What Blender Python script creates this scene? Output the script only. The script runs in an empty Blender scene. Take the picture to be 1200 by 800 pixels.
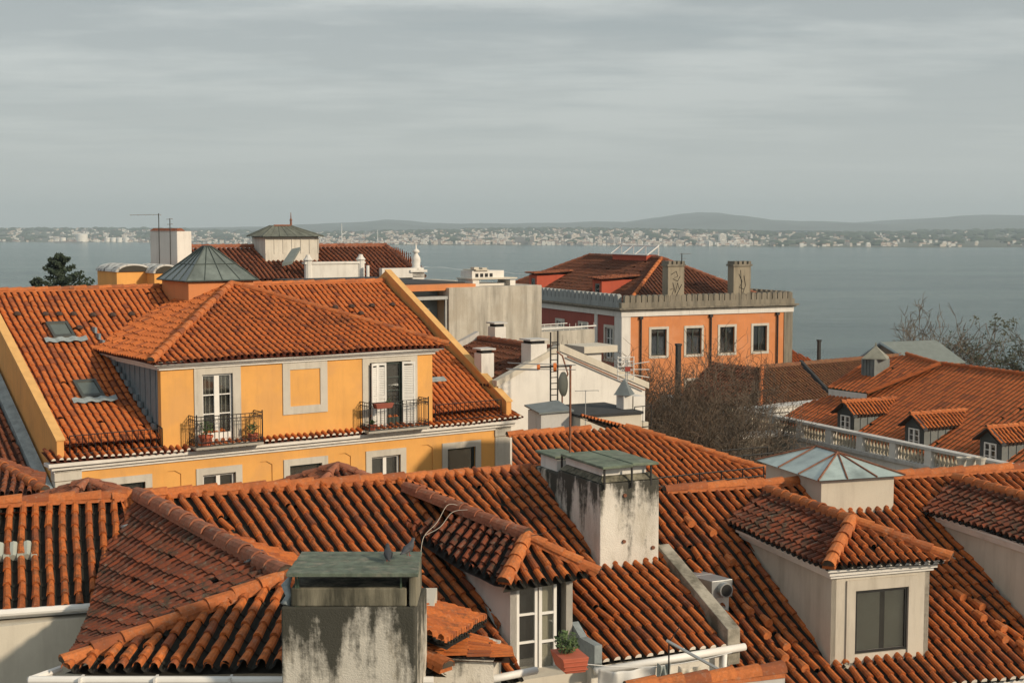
import bpy, bmesh, math, random
from mathutils import Vector
# ------------------------------------------------------------------ scene basics
SC = bpy.context.scene
COL = SC.collection
EYE = 75.0
F = 1667.0
PI = math.pi
_p = math.atan(136 / F)
cp, sp = math.cos(_p), math.sin(_p)
RND = random.Random(7)

def ray(px, py):
    a = (px - 600) / F; b = (py - 400) / F
    return (a, cp - b * sp, -sp - b * cp)

def atY(px, py, Y):
    d = ray(px, py)
    return (d[0] * Y / d[1], Y, d[2] * Y / d[1])

class Fr:
    """a building's own axes: x along its front, y away from the viewer, z relative to eye height"""
    def __init__(s, theta, ox, oy, zb=-17.0):
        s.t = math.radians(theta); s.c = math.cos(s.t); s.s = math.sin(s.t)
        s.ox = ox; s.oy = oy; s.zb = zb
    def ld(s, d): return (d[0] * s.c + d[1] * s.s, -d[0] * s.s + d[1] * s.c, d[2])
    def lp(s, w): return s.ld((w[0] - s.ox, w[1] - s.oy, w[2]))
    def hit(s, px, py, P, n):
        o = s.lp((0, 0, 0)); d = s.ld(ray(px, py))
        t = sum((P[i] - o[i]) * n[i] for i in range(3)) / sum(d[i] * n[i] for i in range(3))
        return tuple(o[i] + d[i] * t for i in range(3))
    def hy(s, px, py, y=0): return s.hit(px, py, (0, y, 0), (0, 1, 0))
    def hx(s, px, py, x=0): return s.hit(px, py, (x, 0, 0), (1, 0, 0))
    def hz(s, px, py, z=0): return s.hit(px, py, (0, 0, z), (0, 0, 1))
    def world(s, x, y): return (s.ox + x * s.c - y * s.s, s.oy + x * s.s + y * s.c)
    def sub(s, x, y, z, dt=0.0):
        w = s.world(x, y)
        return Fr(math.degrees(s.t) + dt, w[0], w[1], z)

def tag(o, label=None, cat=None, group=None, kind=None):
    if label: o['label'] = label
    if cat: o['category'] = cat
    if group: o['group'] = group
    if kind: o['kind'] = kind
    return o

def place(o, fr):
    o.location = (fr.ox, fr.oy, EYE + fr.zb); o.rotation_euler = (0, 0, fr.t)

def root(fr, name, label, cat, group=None):
    o = bpy.data.objects.new(name, None); COL.objects.link(o)
    o.empty_display_size = .3
    place(o, fr)
    return tag(o, label, cat, group)

def copy_tree(o, parent=None):
    c = o.copy(); COL.objects.link(c); c.parent = parent
    for ch in list(o.children): copy_tree(ch, c)
    return c

class MB:
    def __init__(s, fr):
        s.fr = fr; s.V = []; s.F = []; s.M = []; s.T = []; s.C = []
    def add(s, pts, faces, m=0, tr=0.5, ch=0.0):
        n = len(s.V); s.V.extend(pts)
        for f in faces:
            s.F.append([n + i for i in f]); s.M.append(m); s.T.append(tr); s.C.append(ch)
        return s
    def hexa(s, p, m=0):
        return s.add(p, [(0, 3, 2, 1), (4, 5, 6, 7), (0, 1, 5, 4), (1, 2, 6, 5), (2, 3, 7, 6), (3, 0, 4, 7)], m)
    def box(s, x0, x1, y0, y1, z0, z1, m=0, face=None):
        if x0 > x1: x0, x1 = x1, x0
        if y0 > y1: y0, y1 = y1, y0
        if z0 > z1: z0, z1 = z1, z0
        p = [(x0, y0, z0), (x1, y0, z0), (x1, y1, z0), (x0, y1, z0), (x0, y0, z1), (x1, y0, z1), (x1, y1, z1), (x0, y1, z1)]
        if face: p = [face(*q) for q in p]
        return s.hexa(p, m)
    def quad(s, a, b, c, d, m=0): return s.add([a, b, c, d], [(0, 1, 2, 3)], m)
    def prism(s, poly, vec, m=0, cap=True):
        n = len(poly)
        q = [(a[0] + vec[0], a[1] + vec[1], a[2] + vec[2]) for a in poly]
        fs = [(i, (i + 1) % n, n + (i + 1) % n, n + i) for i in range(n)]
        if cap: fs += [tuple(range(n))[::-1], tuple(range(n, 2 * n))]
        return s.add(list(poly) + q, fs, m)
    def tube(s, pts, r, n=6, m=0, caps=True, tr=0.5):
        P = [Vector(p) for p in pts]; rs = r if isinstance(r, (list, tuple)) else [r] * len(P)
        V = []; fs = []
        ref = None
        for i, p in enumerate(P):
            d = (P[min(i + 1, len(P) - 1)] - P[max(i - 1, 0)])
            if d.length < 1e-9: d = Vector((0, 0, 1))
            d.normalize()
            if ref is None:
                ref = Vector((0, 0, 1)) if abs(d.z) < .9 else Vector((1, 0, 0))
            a = d.cross(ref)
            if a.length < 1e-6: a = d.orthogonal()
            a.normalize(); b = d.cross(a)
            ref = -b if False else ref
            for k in range(n):
                t = 2 * PI * k / n
                q = p + (a * math.cos(t) + b * math.sin(t)) * rs[i]
                V.append(tuple(q))
        for i in range(len(P) - 1):
            for k in range(n):
                fs.append((i * n + k, i * n + (k + 1) % n, (i + 1) * n + (k + 1) % n, (i + 1) * n + k))
        if caps:
            fs.append(tuple(range(n))[::-1]); fs.append(tuple((len(P) - 1) * n + k for k in range(n)))
        return s.add(V, fs, m, tr)
    def lathe(s, c, prof, n=14, m=0):
        V = []; fs = []
        for (r, z) in prof:
            for k in range(n):
                t = 2 * PI * k / n
                V.append((c[0] + r * math.cos(t), c[1] + r * math.sin(t), c[2] + z))
        for i in range(len(prof) - 1):
            for k in range(n):
                fs.append((i * n + k, i * n + (k + 1) % n, (i + 1) * n + (k + 1) % n, (i + 1) * n + k))
        fs.append(tuple(range(n))[::-1]); fs.append(tuple((len(prof) - 1) * n + k for k in range(n)))
        return s.add(V, fs, m)
    def build(s, name, mats, parent=None, smooth=False, bevel=0, attrs=False, fix=True, **tg):
        if not isinstance(mats, (list, tuple)): mats = [mats]
        me = bpy.data.meshes.new(name)
        zb = s.fr.zb
        me.from_pydata([(v[0], v[1], v[2] - zb) for v in s.V], [], s.F)
        for m in mats: me.materials.append(m)
        me.polygons.foreach_set('material_index', s.M)
        if attrs:
            a = me.attributes.new('tr', 'FLOAT', 'FACE'); a.data.foreach_set('value', s.T)
            a = me.attributes.new('ch', 'FLOAT', 'FACE'); a.data.foreach_set('value', s.C)
        if smooth: me.polygons.foreach_set('use_smooth', [True] * len(s.F))
        if fix:
            bm = bmesh.new(); bm.from_mesh(me)
            bmesh.ops.recalc_face_normals(bm, faces=bm.faces); bm.to_mesh(me); bm.free()
        me.update()
        o = bpy.data.objects.new(name, me); COL.objects.link(o)
        if bevel:
            b = o.modifiers.new('bevel', 'BEVEL'); b.width = bevel; b.segments = 2; b.limit_method = 'ANGLE'
        if parent is not None: o.parent = parent
        else: place(o, s.fr)
        return tag(o, **tg)

# ------------------------------------------------------------------ materials
def nt(name):
    m = bpy.data.materials.new(name); m.use_nodes = True
    n = m.node_tree.nodes; l = m.node_tree.links
    return m, n, l, n['Principled BSDF']

def N(n, typ, **kw):
    x = n.new(typ)
    for k, v in kw.items():
        if k.startswith('i_'): x.inputs[k[2:].replace('_', ' ')].default_value = v
        else: setattr(x, k, v)
    return x

def noise(n, l, scale, vec=None, detail=6, rough=.6, mapscale=None):
    t = N(n, 'ShaderNodeTexNoise'); t.inputs['Scale'].default_value = scale
    t.inputs['Detail'].default_value = detail; t.inputs['Roughness'].default_value = rough
    if vec is None:
        vec = n.new('ShaderNodeTexCoord').outputs['Object']
    if mapscale:
        mp = n.new('ShaderNodeMapping'); mp.inputs['Scale'].default_value = mapscale
        l.new(vec, mp.inputs['Vector']); vec = mp.outputs['Vector']
    l.new(vec, t.inputs['Vector'])
    return t.outputs['Fac']

def ramp(n, l, fac, p0, p1, v0=0., v1=1.):
    r = n.new('ShaderNodeMapRange'); r.inputs['From Min'].default_value = p0; r.inputs['From Max'].default_value = p1
    r.inputs['To Min'].default_value = v0; r.inputs['To Max'].default_value = v1
    l.new(fac, r.inputs['Value']); return r.outputs['Result']

def mix(n, l, fac, a, b, mode='MIX'):
    x = n.new('ShaderNodeMix'); x.data_type = 'RGBA'; x.blend_type = mode
    if isinstance(fac, (int, float)): x.inputs[0].default_value = fac
    else: l.new(fac, x.inputs[0])
    for s_, v in ((6, a), (7, b)):
        if isinstance(v, tuple): x.inputs[s_].default_value = (*v, 1) if len(v) == 3 else v
        else: l.new(v, x.inputs[s_])
    return x.outputs[2]

def mul(n, l, a, b, op='MULTIPLY'):
    x = n.new('ShaderNodeMath'); x.operation = op
    for i, v in enumerate((a, b)):
        if isinstance(v, (int, float)): x.inputs[i].default_value = v
        else: l.new(v, x.inputs[i])
    return x.outputs[0]

def bump(n, l, bs, fac, strength=.3, dist=.01):
    b = n.new('ShaderNodeBump'); b.inputs['Strength'].default_value = strength; b.inputs['Distance'].default_value = dist
    l.new(fac, b.inputs['Height']); l.new(b.outputs['Normal'], bs.inputs['Normal'])

def plain(name, col, rough=.7, metal=0., var=.12, scale=3., dirt=None, dirtamt=.3, bmp=.15):
    m, n, l, bs = nt(name)
    a = noise(n, l, scale); f = ramp(n, l, a, .3, .7)
    dk = tuple(c * (1 - var) for c in col); lt = tuple(min(1, c * (1 + var)) for c in col)
    c = mix(n, l, f, dk, lt)
    if dirt:
        b = noise(n, l, scale * .6 + .5, detail=9, rough=.7, mapscale=(1, 1, .5))
        c = mix(n, l, ramp(n, l, b, .52, .75, 0, dirtamt), c, dirt)
    l.new(c, bs.inputs['Base Color']); bs.inputs['Roughness'].default_value = rough; bs.inputs['Metallic'].default_value = metal
    if bmp: bump(n, l, bs, noise(n, l, scale * 8), bmp, .01)
    return m

def plaster(name, col, stain=(.12, .11, .09), amt=.5, lo=.5, hi=.72, fine=14., streak=(2.2, 2.2, .28), patch=None, patch_amt=.0):
    """render with soft mottling, vertical run-down streaks and blotches"""
    m, n, l, bs = nt(name)
    f = ramp(n, l, noise(n, l, .9, detail=5), .3, .7)
    c = mix(n, l, f, tuple(x * .9 for x in col), tuple(min(1, x * 1.07) for x in col))
    s = noise(n, l, 1.6, detail=9, rough=.68, mapscale=streak)
    c = mix(n, l, ramp(n, l, s, lo, hi, 0, amt), c, stain)
    s2 = noise(n, l, fine * .25, detail=8, rough=.75)
    c = mix(n, l, ramp(n, l, s2, .55, .8, 0, amt * .7), c, tuple(x * 1.3 for x in stain))
    if patch:
        s3 = noise(n, l, .7, detail=6, rough=.6)
        c = mix(n, l, ramp(n, l, s3, .5, .62, 0, patch_amt), c, patch)
    l.new(c, bs.inputs['Base Color']); bs.inputs['Roughness'].default_value = .9
    bump(n, l, bs, noise(n, l, fine * 3), .25, .01)
    return m

def tile_mat(name, c1, c2, chan, dirt=(.035, .032, .022), d0=.5, d1=.72, damt=.75, lichen=(.32, .33, .26), lamt=.25, dscale=.8, burnt=(.16, .05, .03)):
    m, n, l, bs = nt(name)
    tr = N(n, 'ShaderNodeAttribute', attribute_name='tr').outputs['Fac']
    ch = N(n, 'ShaderNodeAttribute', attribute_name='ch').outputs['Fac']
    c = mix(n, l, tr, c1, c2)
    # a few burnt tiles
    c = mix(n, l, ramp(n, l, tr, .84, .96, 0, .6), c, burnt)
    fine = noise(n, l, 16, detail=6, rough=.75)
    c = mix(n, l, ramp(n, l, fine, .42, .66, 0, .6), c, tuple(x * .45 for x in c1))
    pale = noise(n, l, 11, detail=5, rough=.7)
    c = mix(n, l, ramp(n, l, pale, .57, .72, 0, .28), c, tuple(min(1, x * 1.35 + .02) for x in c1))
    big = noise(n, l, dscale, detail=8, rough=.7)
    small = noise(n, l, 6, detail=6, rough=.75)
    dd = mul(n, l, ramp(n, l, big, d0, d1 - .06, .12, 1), ramp(n, l, small, .44, .6, 0, 1))
    c = mix(n, l, mul(n, l, dd, damt), c, dirt)
    lic = noise(n, l, 9, detail=7, rough=.8)
    c = mix(n, l, ramp(n, l, lic, .54, .66, 0, lamt), c, lichen)
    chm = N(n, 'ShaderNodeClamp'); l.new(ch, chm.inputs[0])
    cc = mix(n, l, ramp(n, l, small, .3, .7), chan, tuple(x * 1.8 for x in chan))  # groove colour holds moss and dirt, and also the shade between covers
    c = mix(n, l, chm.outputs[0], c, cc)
    mo = ramp(n, l, ch, 1.4, 1.6)
    c = mix(n, l, mo, c, (.78, .72, .63))
    l.new(c, bs.inputs['Base Color']); bs.inputs['Roughness'].default_value = .85
    bs.inputs['Specular IOR Level'].default_value = .3
    bs.inputs['Roughness'].default_value = .8
    bump(n, l, bs, noise(n, l, 60, detail=4), .35, .006)
    return m

def glass_mat(name, tint=(.75, .8, .8), refl=.3, rough=.04):
    m = bpy.data.materials.new(name); m.use_nodes = True
    n = m.node_tree.nodes; l = m.node_tree.links; n.clear()
    o = n.new('ShaderNodeOutputMaterial'); mx = n.new('ShaderNodeMixShader')
    t = n.new('ShaderNodeBsdfTransparent'); t.inputs[0].default_value = (*tint, 1)
    g = n.new('ShaderNodeBsdfGlossy'); g.inputs['Roughness'].default_value = rough
    lw = n.new('ShaderNodeLayerWeight'); lw.inputs[0].default_value = refl
    r = n.new('ShaderNodeMapRange'); r.inputs['To Min'].default_value = refl * .45; r.inputs['To Max'].default_value = .95
    l.new(lw.outputs['Fresnel'], r.inputs['Value'])
    l.new(r.outputs['Result'], mx.inputs[0]); l.new(t.outputs[0], mx.inputs[1]); l.new(g.outputs[0], mx.inputs[2]); l.new(mx.outputs[0], o.inputs[0])
    return m

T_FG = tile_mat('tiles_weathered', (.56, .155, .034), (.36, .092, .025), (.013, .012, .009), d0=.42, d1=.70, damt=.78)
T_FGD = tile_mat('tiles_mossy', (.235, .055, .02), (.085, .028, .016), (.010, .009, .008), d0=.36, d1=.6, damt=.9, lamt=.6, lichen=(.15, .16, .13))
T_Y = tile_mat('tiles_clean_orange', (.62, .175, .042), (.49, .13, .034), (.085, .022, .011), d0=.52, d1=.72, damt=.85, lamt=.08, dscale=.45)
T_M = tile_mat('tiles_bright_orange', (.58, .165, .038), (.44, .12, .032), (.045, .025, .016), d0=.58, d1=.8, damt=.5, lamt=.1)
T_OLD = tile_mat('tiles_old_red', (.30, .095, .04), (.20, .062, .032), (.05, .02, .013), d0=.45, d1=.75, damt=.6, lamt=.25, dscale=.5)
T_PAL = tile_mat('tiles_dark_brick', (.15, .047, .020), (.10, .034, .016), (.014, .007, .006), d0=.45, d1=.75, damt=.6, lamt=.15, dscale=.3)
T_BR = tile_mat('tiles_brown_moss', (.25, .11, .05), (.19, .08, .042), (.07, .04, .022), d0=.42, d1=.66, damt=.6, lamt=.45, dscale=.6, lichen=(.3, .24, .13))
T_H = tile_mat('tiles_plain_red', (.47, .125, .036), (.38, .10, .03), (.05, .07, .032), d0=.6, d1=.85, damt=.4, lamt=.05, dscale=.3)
T_CAP = tile_mat('ridge_tiles_orange', (.56, .175, .05), (.41, .12, .038), (.05, .04, .03), d0=.5, d1=.78, damt=.5, lamt=.3)
T_CAPD = tile_mat('ridge_tiles_brown', (.36, .13, .07), (.28, .1, .055), (.05, .04, .03), d0=.42, d1=.75, damt=.55, lamt=.4)

OCHRE = plaster('ochre_plaster', (.70, .36, .10), stain=(.40, .21, .075), amt=.4, lo=.5, hi=.8, patch=(.58, .31, .115), patch_amt=.5)
OCHRE2 = plaster('ochre_plaster_gable', (.66, .33, .10), stain=(.3, .17, .08), amt=.45)
WHITE = plaster('white_plaster', (.66, .64, .60), stain=(.3, .28, .25), amt=.35)
CREAM = plaster('cream_plaster', (.54, .50, .42), stain=(.28, .24, .2), amt=.35)
DORMW = plaster('dormer_plaster', (.53, .485, .41), stain=(.26, .22, .17), amt=.55, lo=.48, hi=.75)
GREYW = plaster('grey_plaster', (.5, .49, .47), stain=(.16, .15, .13), amt=.5)
STONE = plaster('limestone', (.52, .49, .43), stain=(.25, .23, .19), amt=.45, fine=20)
CORN = plain('white_cornice', (.68, .66, .62), var=.08, dirt=(.3, .28, .24), dirtamt=.35)
CHIM = plaster('stained_chimney_plaster', (.58, .55, .49), stain=(.045, .045, .035), amt=.8, lo=.46, hi=.66, streak=(2.6, 2.6, .5), patch=(.3, .28, .22), patch_amt=.45)
CHIMD = plaster('mossy_chimney_plaster', (.52, .48, .40), stain=(.025, .025, .016), amt=.93, lo=.43, hi=.6, streak=(2.4, 2.4, .35), patch=(.16, .13, .07), patch_amt=.5)
MOSSY = plaster('mossy_lip', (.24, .22, .16), stain=(.03, .03, .02), amt=.9, lo=.4, hi=.6)
CONC = plaster('streaked_concrete', (.47, .44, .38), stain=(.11, .10, .08), amt=.75, lo=.44, hi=.68, streak=(1.1, 1.1, .1), patch=(.33, .29, .23), patch_amt=.5)
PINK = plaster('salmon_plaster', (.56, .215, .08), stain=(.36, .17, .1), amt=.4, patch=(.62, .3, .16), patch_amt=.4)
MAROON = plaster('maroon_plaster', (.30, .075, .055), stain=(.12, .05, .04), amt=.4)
BATT = plaster('weathered_battlement', (.215, .19, .148), stain=(.08, .075, .06), amt=.8, lo=.45, hi=.66)
ZINC = plain('zinc_sheet', (.17, .19, .19), rough=.5, metal=.3, var=.15, dirt=(.08, .09, .09), dirtamt=.4)
ZINCL = plain('pale_zinc_sheet', (.19, .215, .20), rough=.55, metal=.2, var=.12)
BLUEG = plain('blue_grey_sheet', (.17, .22, .245), rough=.6, var=.15, dirt=(.1, .12, .13), dirtamt=.5)
SLAB = plain('mossy_green_slab', (.115, .145, .105), rough=.85, var=.35, scale=4, dirt=(.3, .29, .24), dirtamt=.55, bmp=.4)
IRON = plain('dark_iron', (.025, .025, .025), rough=.55, metal=.4, var=.2, bmp=0)
RUST = plain('rusty_iron', (.19, .075, .04), rough=.8, var=.35, scale=9)
STEEL = plain('galvanised_steel', (.36, .37, .37), rough=.45, metal=.6, bmp=0)
PAINTW = plain('white_paint', (.72, .71, .68), rough=.5, var=.05, dirt=(.4, .38, .34), dirtamt=.2, bmp=.05)
FADED = plain('weathered_white_paint', (.6, .57, .51), rough=.7, var=.12, scale=6, dirt=(.28, .24, .18), dirtamt=.5)
DKGREEN = plain('dark_green_paint', (.025, .04, .033), rough=.5, bmp=0)
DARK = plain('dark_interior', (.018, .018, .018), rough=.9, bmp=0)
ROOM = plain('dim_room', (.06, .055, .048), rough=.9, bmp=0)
CURT = plain('curtain_cloth', (.42, .40, .34), rough=.9, var=.15, scale=8)
CURTD = plain('beige_blind', (.52, .465, .35), rough=.9, var=.08)
TERRA = plain('terracotta', (.42, .105, .055), rough=.8, var=.15)
TERRAD = plain('dark_terracotta', (.26, .07, .045), rough=.8, var=.15)
LEAF = plain('leaf_green', (.06, .10, .03), rough=.7, var=.4, scale=12, bmp=0)
NEEDLE = plain('conifer_green', (.022, .038, .02), rough=.8, var=.4, scale=3, bmp=0)
DRYLEAF = plain('dry_leaf', (.12, .09, .045), rough=.8, var=.4, scale=3, bmp=0)
OLIVE = plain('olive_leaf', (.05, .055, .03), rough=.8, var=.4, scale=3, bmp=0)
BARK = plain('bark_grey_brown', (.13, .105, .08), rough=.95, var=.3, scale=4)
TWIG = plain('twig_brown', (.095, .066, .045), rough=.95, var=.35, scale=2, bmp=0)
BLACKR = plain('black_felt', (.03, .032, .034), rough=.9)
ORG = plain('orange_plastic', (.6, .16, .03), rough=.5, bmp=0)
REDP = plain('red_paint', (.32, .05, .035), rough=.6)
REDW = plaster('red_lime_wall', (.44, .085, .045), stain=(.2, .05, .035), amt=.4)
CLOTHW = plain('washed_white_cloth', (.6, .6, .58), rough=.95, var=.1)
CLOTHG = plain('grey_green_cloth', (.24, .27, .26), rough=.95, var=.15)
FEATHER = plain('dark_feathers', (.035, .037, .042), rough=.6, var=.3, scale=20, bmp=0)
FEATHG = plain('grey_feathers', (.055, .06, .068), rough=.6, var=.4, scale=14, bmp=0)
ASPH = plain('asphalt', (.06, .06, .058), rough=.95)
EARTH = plain('dry_earth', (.12, .10, .075), rough=.95, var=.3, scale=.2)
LEAD = plain('grey_flashing', (.25, .29, .30), rough=.6, var=.25, scale=5, dirt=(.1, .1, .1), dirtamt=.5)
GLASS = glass_mat('window_glass', tint=(.92, .94, .94))
GLASSP = glass_mat('pale_glass', tint=(.62, .74, .72), refl=.35, rough=.12)
GLASSD = glass_mat('roof_light_glass', tint=(.5, .58, .55), refl=.3, rough=.1)

def grimy(name, col, ztop, drop, stain=(.02, .021, .014), ochre=(.14, .105, .05)):
    """render blackened from the top down in runs, with ochre lichen between"""
    m, n, l, bs = nt(name)
    co_ = n.new('ShaderNodeTexCoord').outputs['Object']
    sp_ = n.new('ShaderNodeSeparateXYZ'); l.new(co_, sp_.inputs[0])
    h = ramp(n, l, sp_.outputs[2], ztop - drop, ztop)
    runs = noise(n, l, 2.6, co_, detail=7, rough=.62, mapscale=(1, 1, .14))
    blot = noise(n, l, 5.5, co_, detail=9, rough=.75)
    f = mul(n, l, mul(n, l, mul(n, l, runs, 1.7), mul(n, l, blot, .6), 'ADD'), mul(n, l, mul(n, l, h, 1.6, 'POWER'), .42), 'ADD')
    base = mix(n, l, ramp(n, l, noise(n, l, 1.3, co_, detail=6), .3, .7), tuple(x * .85 for x in col), tuple(x * 1.08 for x in col))
    base = mix(n, l, ramp(n, l, noise(n, l, 2.1, co_, detail=8, rough=.7, mapscale=(1, 1, .35)), .48, .7, 0, .75), base, ochre)
    c = mix(n, l, ramp(n, l, f, 1.24, 1.46, 0, .94), base, stain)
    l.new(c, bs.inputs['Base Color']); bs.inputs['Roughness'].default_value = .95
    bump(n, l, bs, mul(n, l, blot, noise(n, l, 40, co_), 'ADD'), .6, .02)
    return m
CHIM = grimy('stained_chimney_plaster', (.62, .59, .53), 12.35, 1.3, ochre=(.33, .30, .23))
CHIMD = grimy('mossy_chimney_plaster', (.56, .53, .46), 12.5, 1.6)
# ------------------------------------------------------------------ tiled roofs
def tile_sheet(fr, name, parent, mat, A, B, C, D, clip=None, pitch=.215, course=.36, amp=.08, seg=5, ends=True, mortar=False, jit=1., flare=0., seed=1, chd=.05, label=None, cw=.49, step=.018):
    """half-round cover tiles over channels on the bilinear patch A(top left) B(top right) C(bottom right) D(bottom left)"""
    rn = random.Random(seed)
    A, B, C, D = map(Vector, (A, B, C, D))
    nS = max(1, round((B - A).length / pitch)); nT = max(1, round((D - A).length / course))
    lenT = (D - A).length; lenS = (B - A).length; wav = jit if pitch > .19 else 0
    nrm = (B - A).cross(D - A)
    if nrm.z < 0: nrm = -nrm
    nrm.normalize()
    U = (B - A).normalized()
    pl = []
    if clip:
        cx = sum(c[0] for c in clip) / len(clip); cy = sum(c[1] for c in clip) / len(clip)
        for i in range(len(clip)):
            a = clip[i]; b = clip[(i + 1) % len(clip)]
            nx, ny = (b[1] - a[1]), -(b[0] - a[0])
            if (cx - a[0]) * nx + (cy - a[1]) * ny > 0: nx, ny = -nx, -ny
            L_ = math.hypot(nx, ny)
            if L_ < 1e-6: continue
            pl.append((a[0], a[1], nx / L_, ny / L_))
    def P(s, t, h):
        b = (A * (1 - s) + B * s) * (1 - t) + (D * (1 - s) + C * s) * t
        if flare:
            d = max(0., (t - 1) * lenT + .8)
            b = b + Vector((0, 0, flare * d * d))
        if wav:
            xs = s * lenS; ts = t * lenT
            h += wav * (.022 * math.sin(xs * 1.15 + seed) + .016 * math.sin(ts * 1.9 + xs * .7 + seed * 2.3) + .008 * math.sin(xs * 4.1 + ts * 1.3)) * min(1, 3 * t)
            b = b + U * (wav * .02 * math.sin(ts * 1.4 + seed + xs * .3))
        return b + nrm * h
    mb = MB(fr)
    for i in range(nS):
        colph = rn.uniform(-.12, .12) * jit
        coff = rn.uniform(-.03, .03) * jit
        for j in range(nT):
            s0 = i / nS; t0 = (j + (colph if j else 0)) / nT; t1 = (j + 1 + (colph if j < nT - 1 else 0)) / nT
            if pl:
                c = P(s0 + .5 / nS, (t0 + t1) / 2, 0)
                if any((c.x - a) * nx + (c.y - b) * ny > max(pitch, course) * 1.1 for a, b, nx, ny in pl): continue
            tr = rn.random(); k_ = coff + rn.uniform(-.035, .035) * jit; lift = rn.uniform(0, .012) * jit; lf2 = step + rn.uniform(0, .014) * jit
            tw = rn.uniform(-.028, .028) * jit
            w0, w1 = cw, cw + .1
            if rn.random() < .022 * jit and 0 < j < nT - 1:
                q_ = rn.uniform(.1, .4) / nT; t0 += q_; t1 += q_; tw = rn.choice((-.13, -.08, .09, .14)); lift += .012
            pts = []
            for (tt, w, hh, lf, tws) in ((t0, w0, amp * .86, lift, -tw), (min(1, t1 + .02 / nT), w1, amp, lift + lf2, tw)):
                for k in range(seg + 1):
                    a = PI * k / seg
                    pts.append(tuple(P(s0 + (.38 - w / 2 * math.cos(a) + k_ + tws) / nS, tt, hh * math.sin(a) ** .9 + lf)))
            n1 = seg + 1
            mb.add(pts, [(k, k + 1, n1 + k + 1, n1 + k) for k in range(seg)], 0, tr, 0)
            if ends:
                last = (j == nT - 1)
                tt = min(1, t1 + .02 / nT)
                pe = pts[n1:]
                if last and mortar:
                    fs = [tuple(range(n1))]
                    mb.add([tuple(Vector(q) + U * 0) for q in pe], fs, 0, tr, 2)
                else:
                    pe2 = [tuple(P(s0 + (.38 - w1 / 2 * .86 * math.cos(PI * k / seg) + k_ + tw) / nS, tt, (amp - .017) * math.sin(PI * k / seg) ** .9 * .9 + lift + lf2 * .4)) for k in range(n1)]
                    mb.add(pe + pe2, [(k, k + 1, n1 + k + 1, n1 + k) for k in range(seg)], 0, tr, 0)
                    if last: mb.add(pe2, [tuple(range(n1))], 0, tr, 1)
            # channel
            cs = []
            for (tt, lf) in ((t0, 0), (t1, step * .75)):
                for k in range(4):
                    x = .38 + cw / 2 - .02 + (1 - cw + .06) * k / 3
                    cs.append(tuple(P(s0 + x / nS, tt, -chd * math.sin(PI * k / 3) + lf + .004)))
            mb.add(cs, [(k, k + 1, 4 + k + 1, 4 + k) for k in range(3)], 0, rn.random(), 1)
        # a first channel at the left border
    # bedding sheet under everything
    e = -.07; g_ = 6; te = 1 - .05 / lenT
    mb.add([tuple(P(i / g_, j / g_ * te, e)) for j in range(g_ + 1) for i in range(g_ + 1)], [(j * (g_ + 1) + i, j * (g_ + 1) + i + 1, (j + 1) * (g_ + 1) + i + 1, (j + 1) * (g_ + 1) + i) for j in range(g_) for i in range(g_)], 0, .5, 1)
    me = bpy.data.meshes.new(name)
    me.from_pydata([(v[0], v[1], v[2] - fr.zb) for v in mb.V], [], mb.F)
    a = me.attributes.new('tr', 'FLOAT', 'FACE'); a.data.foreach_set('value', mb.T)
    a = me.attributes.new('ch', 'FLOAT', 'FACE'); a.data.foreach_set('value', mb.C)
    if pl:
        bm = bmesh.new(); bm.from_mesh(me)
        for (a_, b_, nx, ny) in pl:
            g = bm.verts[:] + bm.edges[:] + bm.faces[:]
            bmesh.ops.bisect_plane(bm, geom=g, plane_co=(a_, b_, 0), plane_no=(nx, ny, 0), clear_outer=True)
        bm.to_mesh(me); bm.free()
    me.materials.append(mat)
    o = bpy.data.objects.new(name, me); COL.objects.link(o)
    if parent is not None: o.parent = parent
    else: place(o, fr)
    if label: o['label'] = label
    return o

def slope(fr, name, parent, mat, poly, axis, zf, rot=0., **kw):
    """planar tiled slope: poly in plan (x,y), zf(x,y)->z, axis = downhill direction in plan"""
    ax = math.hypot(*axis); dx, dy = axis[0] / ax, axis[1] / ax
    ux, uy = -dy, dx   # across
    ss = [p[0] * ux + p[1] * uy for p in poly]; ts = [p[0] * dx + p[1] * dy for p in poly]
    s0, s1, t0, t1 = min(ss), max(ss), min(ts), max(ts)
    def W(s, t):
        x = ux * s + dx * t; y = uy * s + dy * t
        return (x, y, zf(x, y))
    rect = len(poly) == 4 and all(min(abs(s - s0), abs(s - s1)) < .02 and min(abs(t - t0), abs(t - t1)) < .02 for s, t in zip(ss, ts))
    return tile_sheet(fr, name, parent, mat, W(s0, t0), W(s1, t0), W(s1, t1), W(s0, t1), clip=None if rect else poly, **kw)

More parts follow.
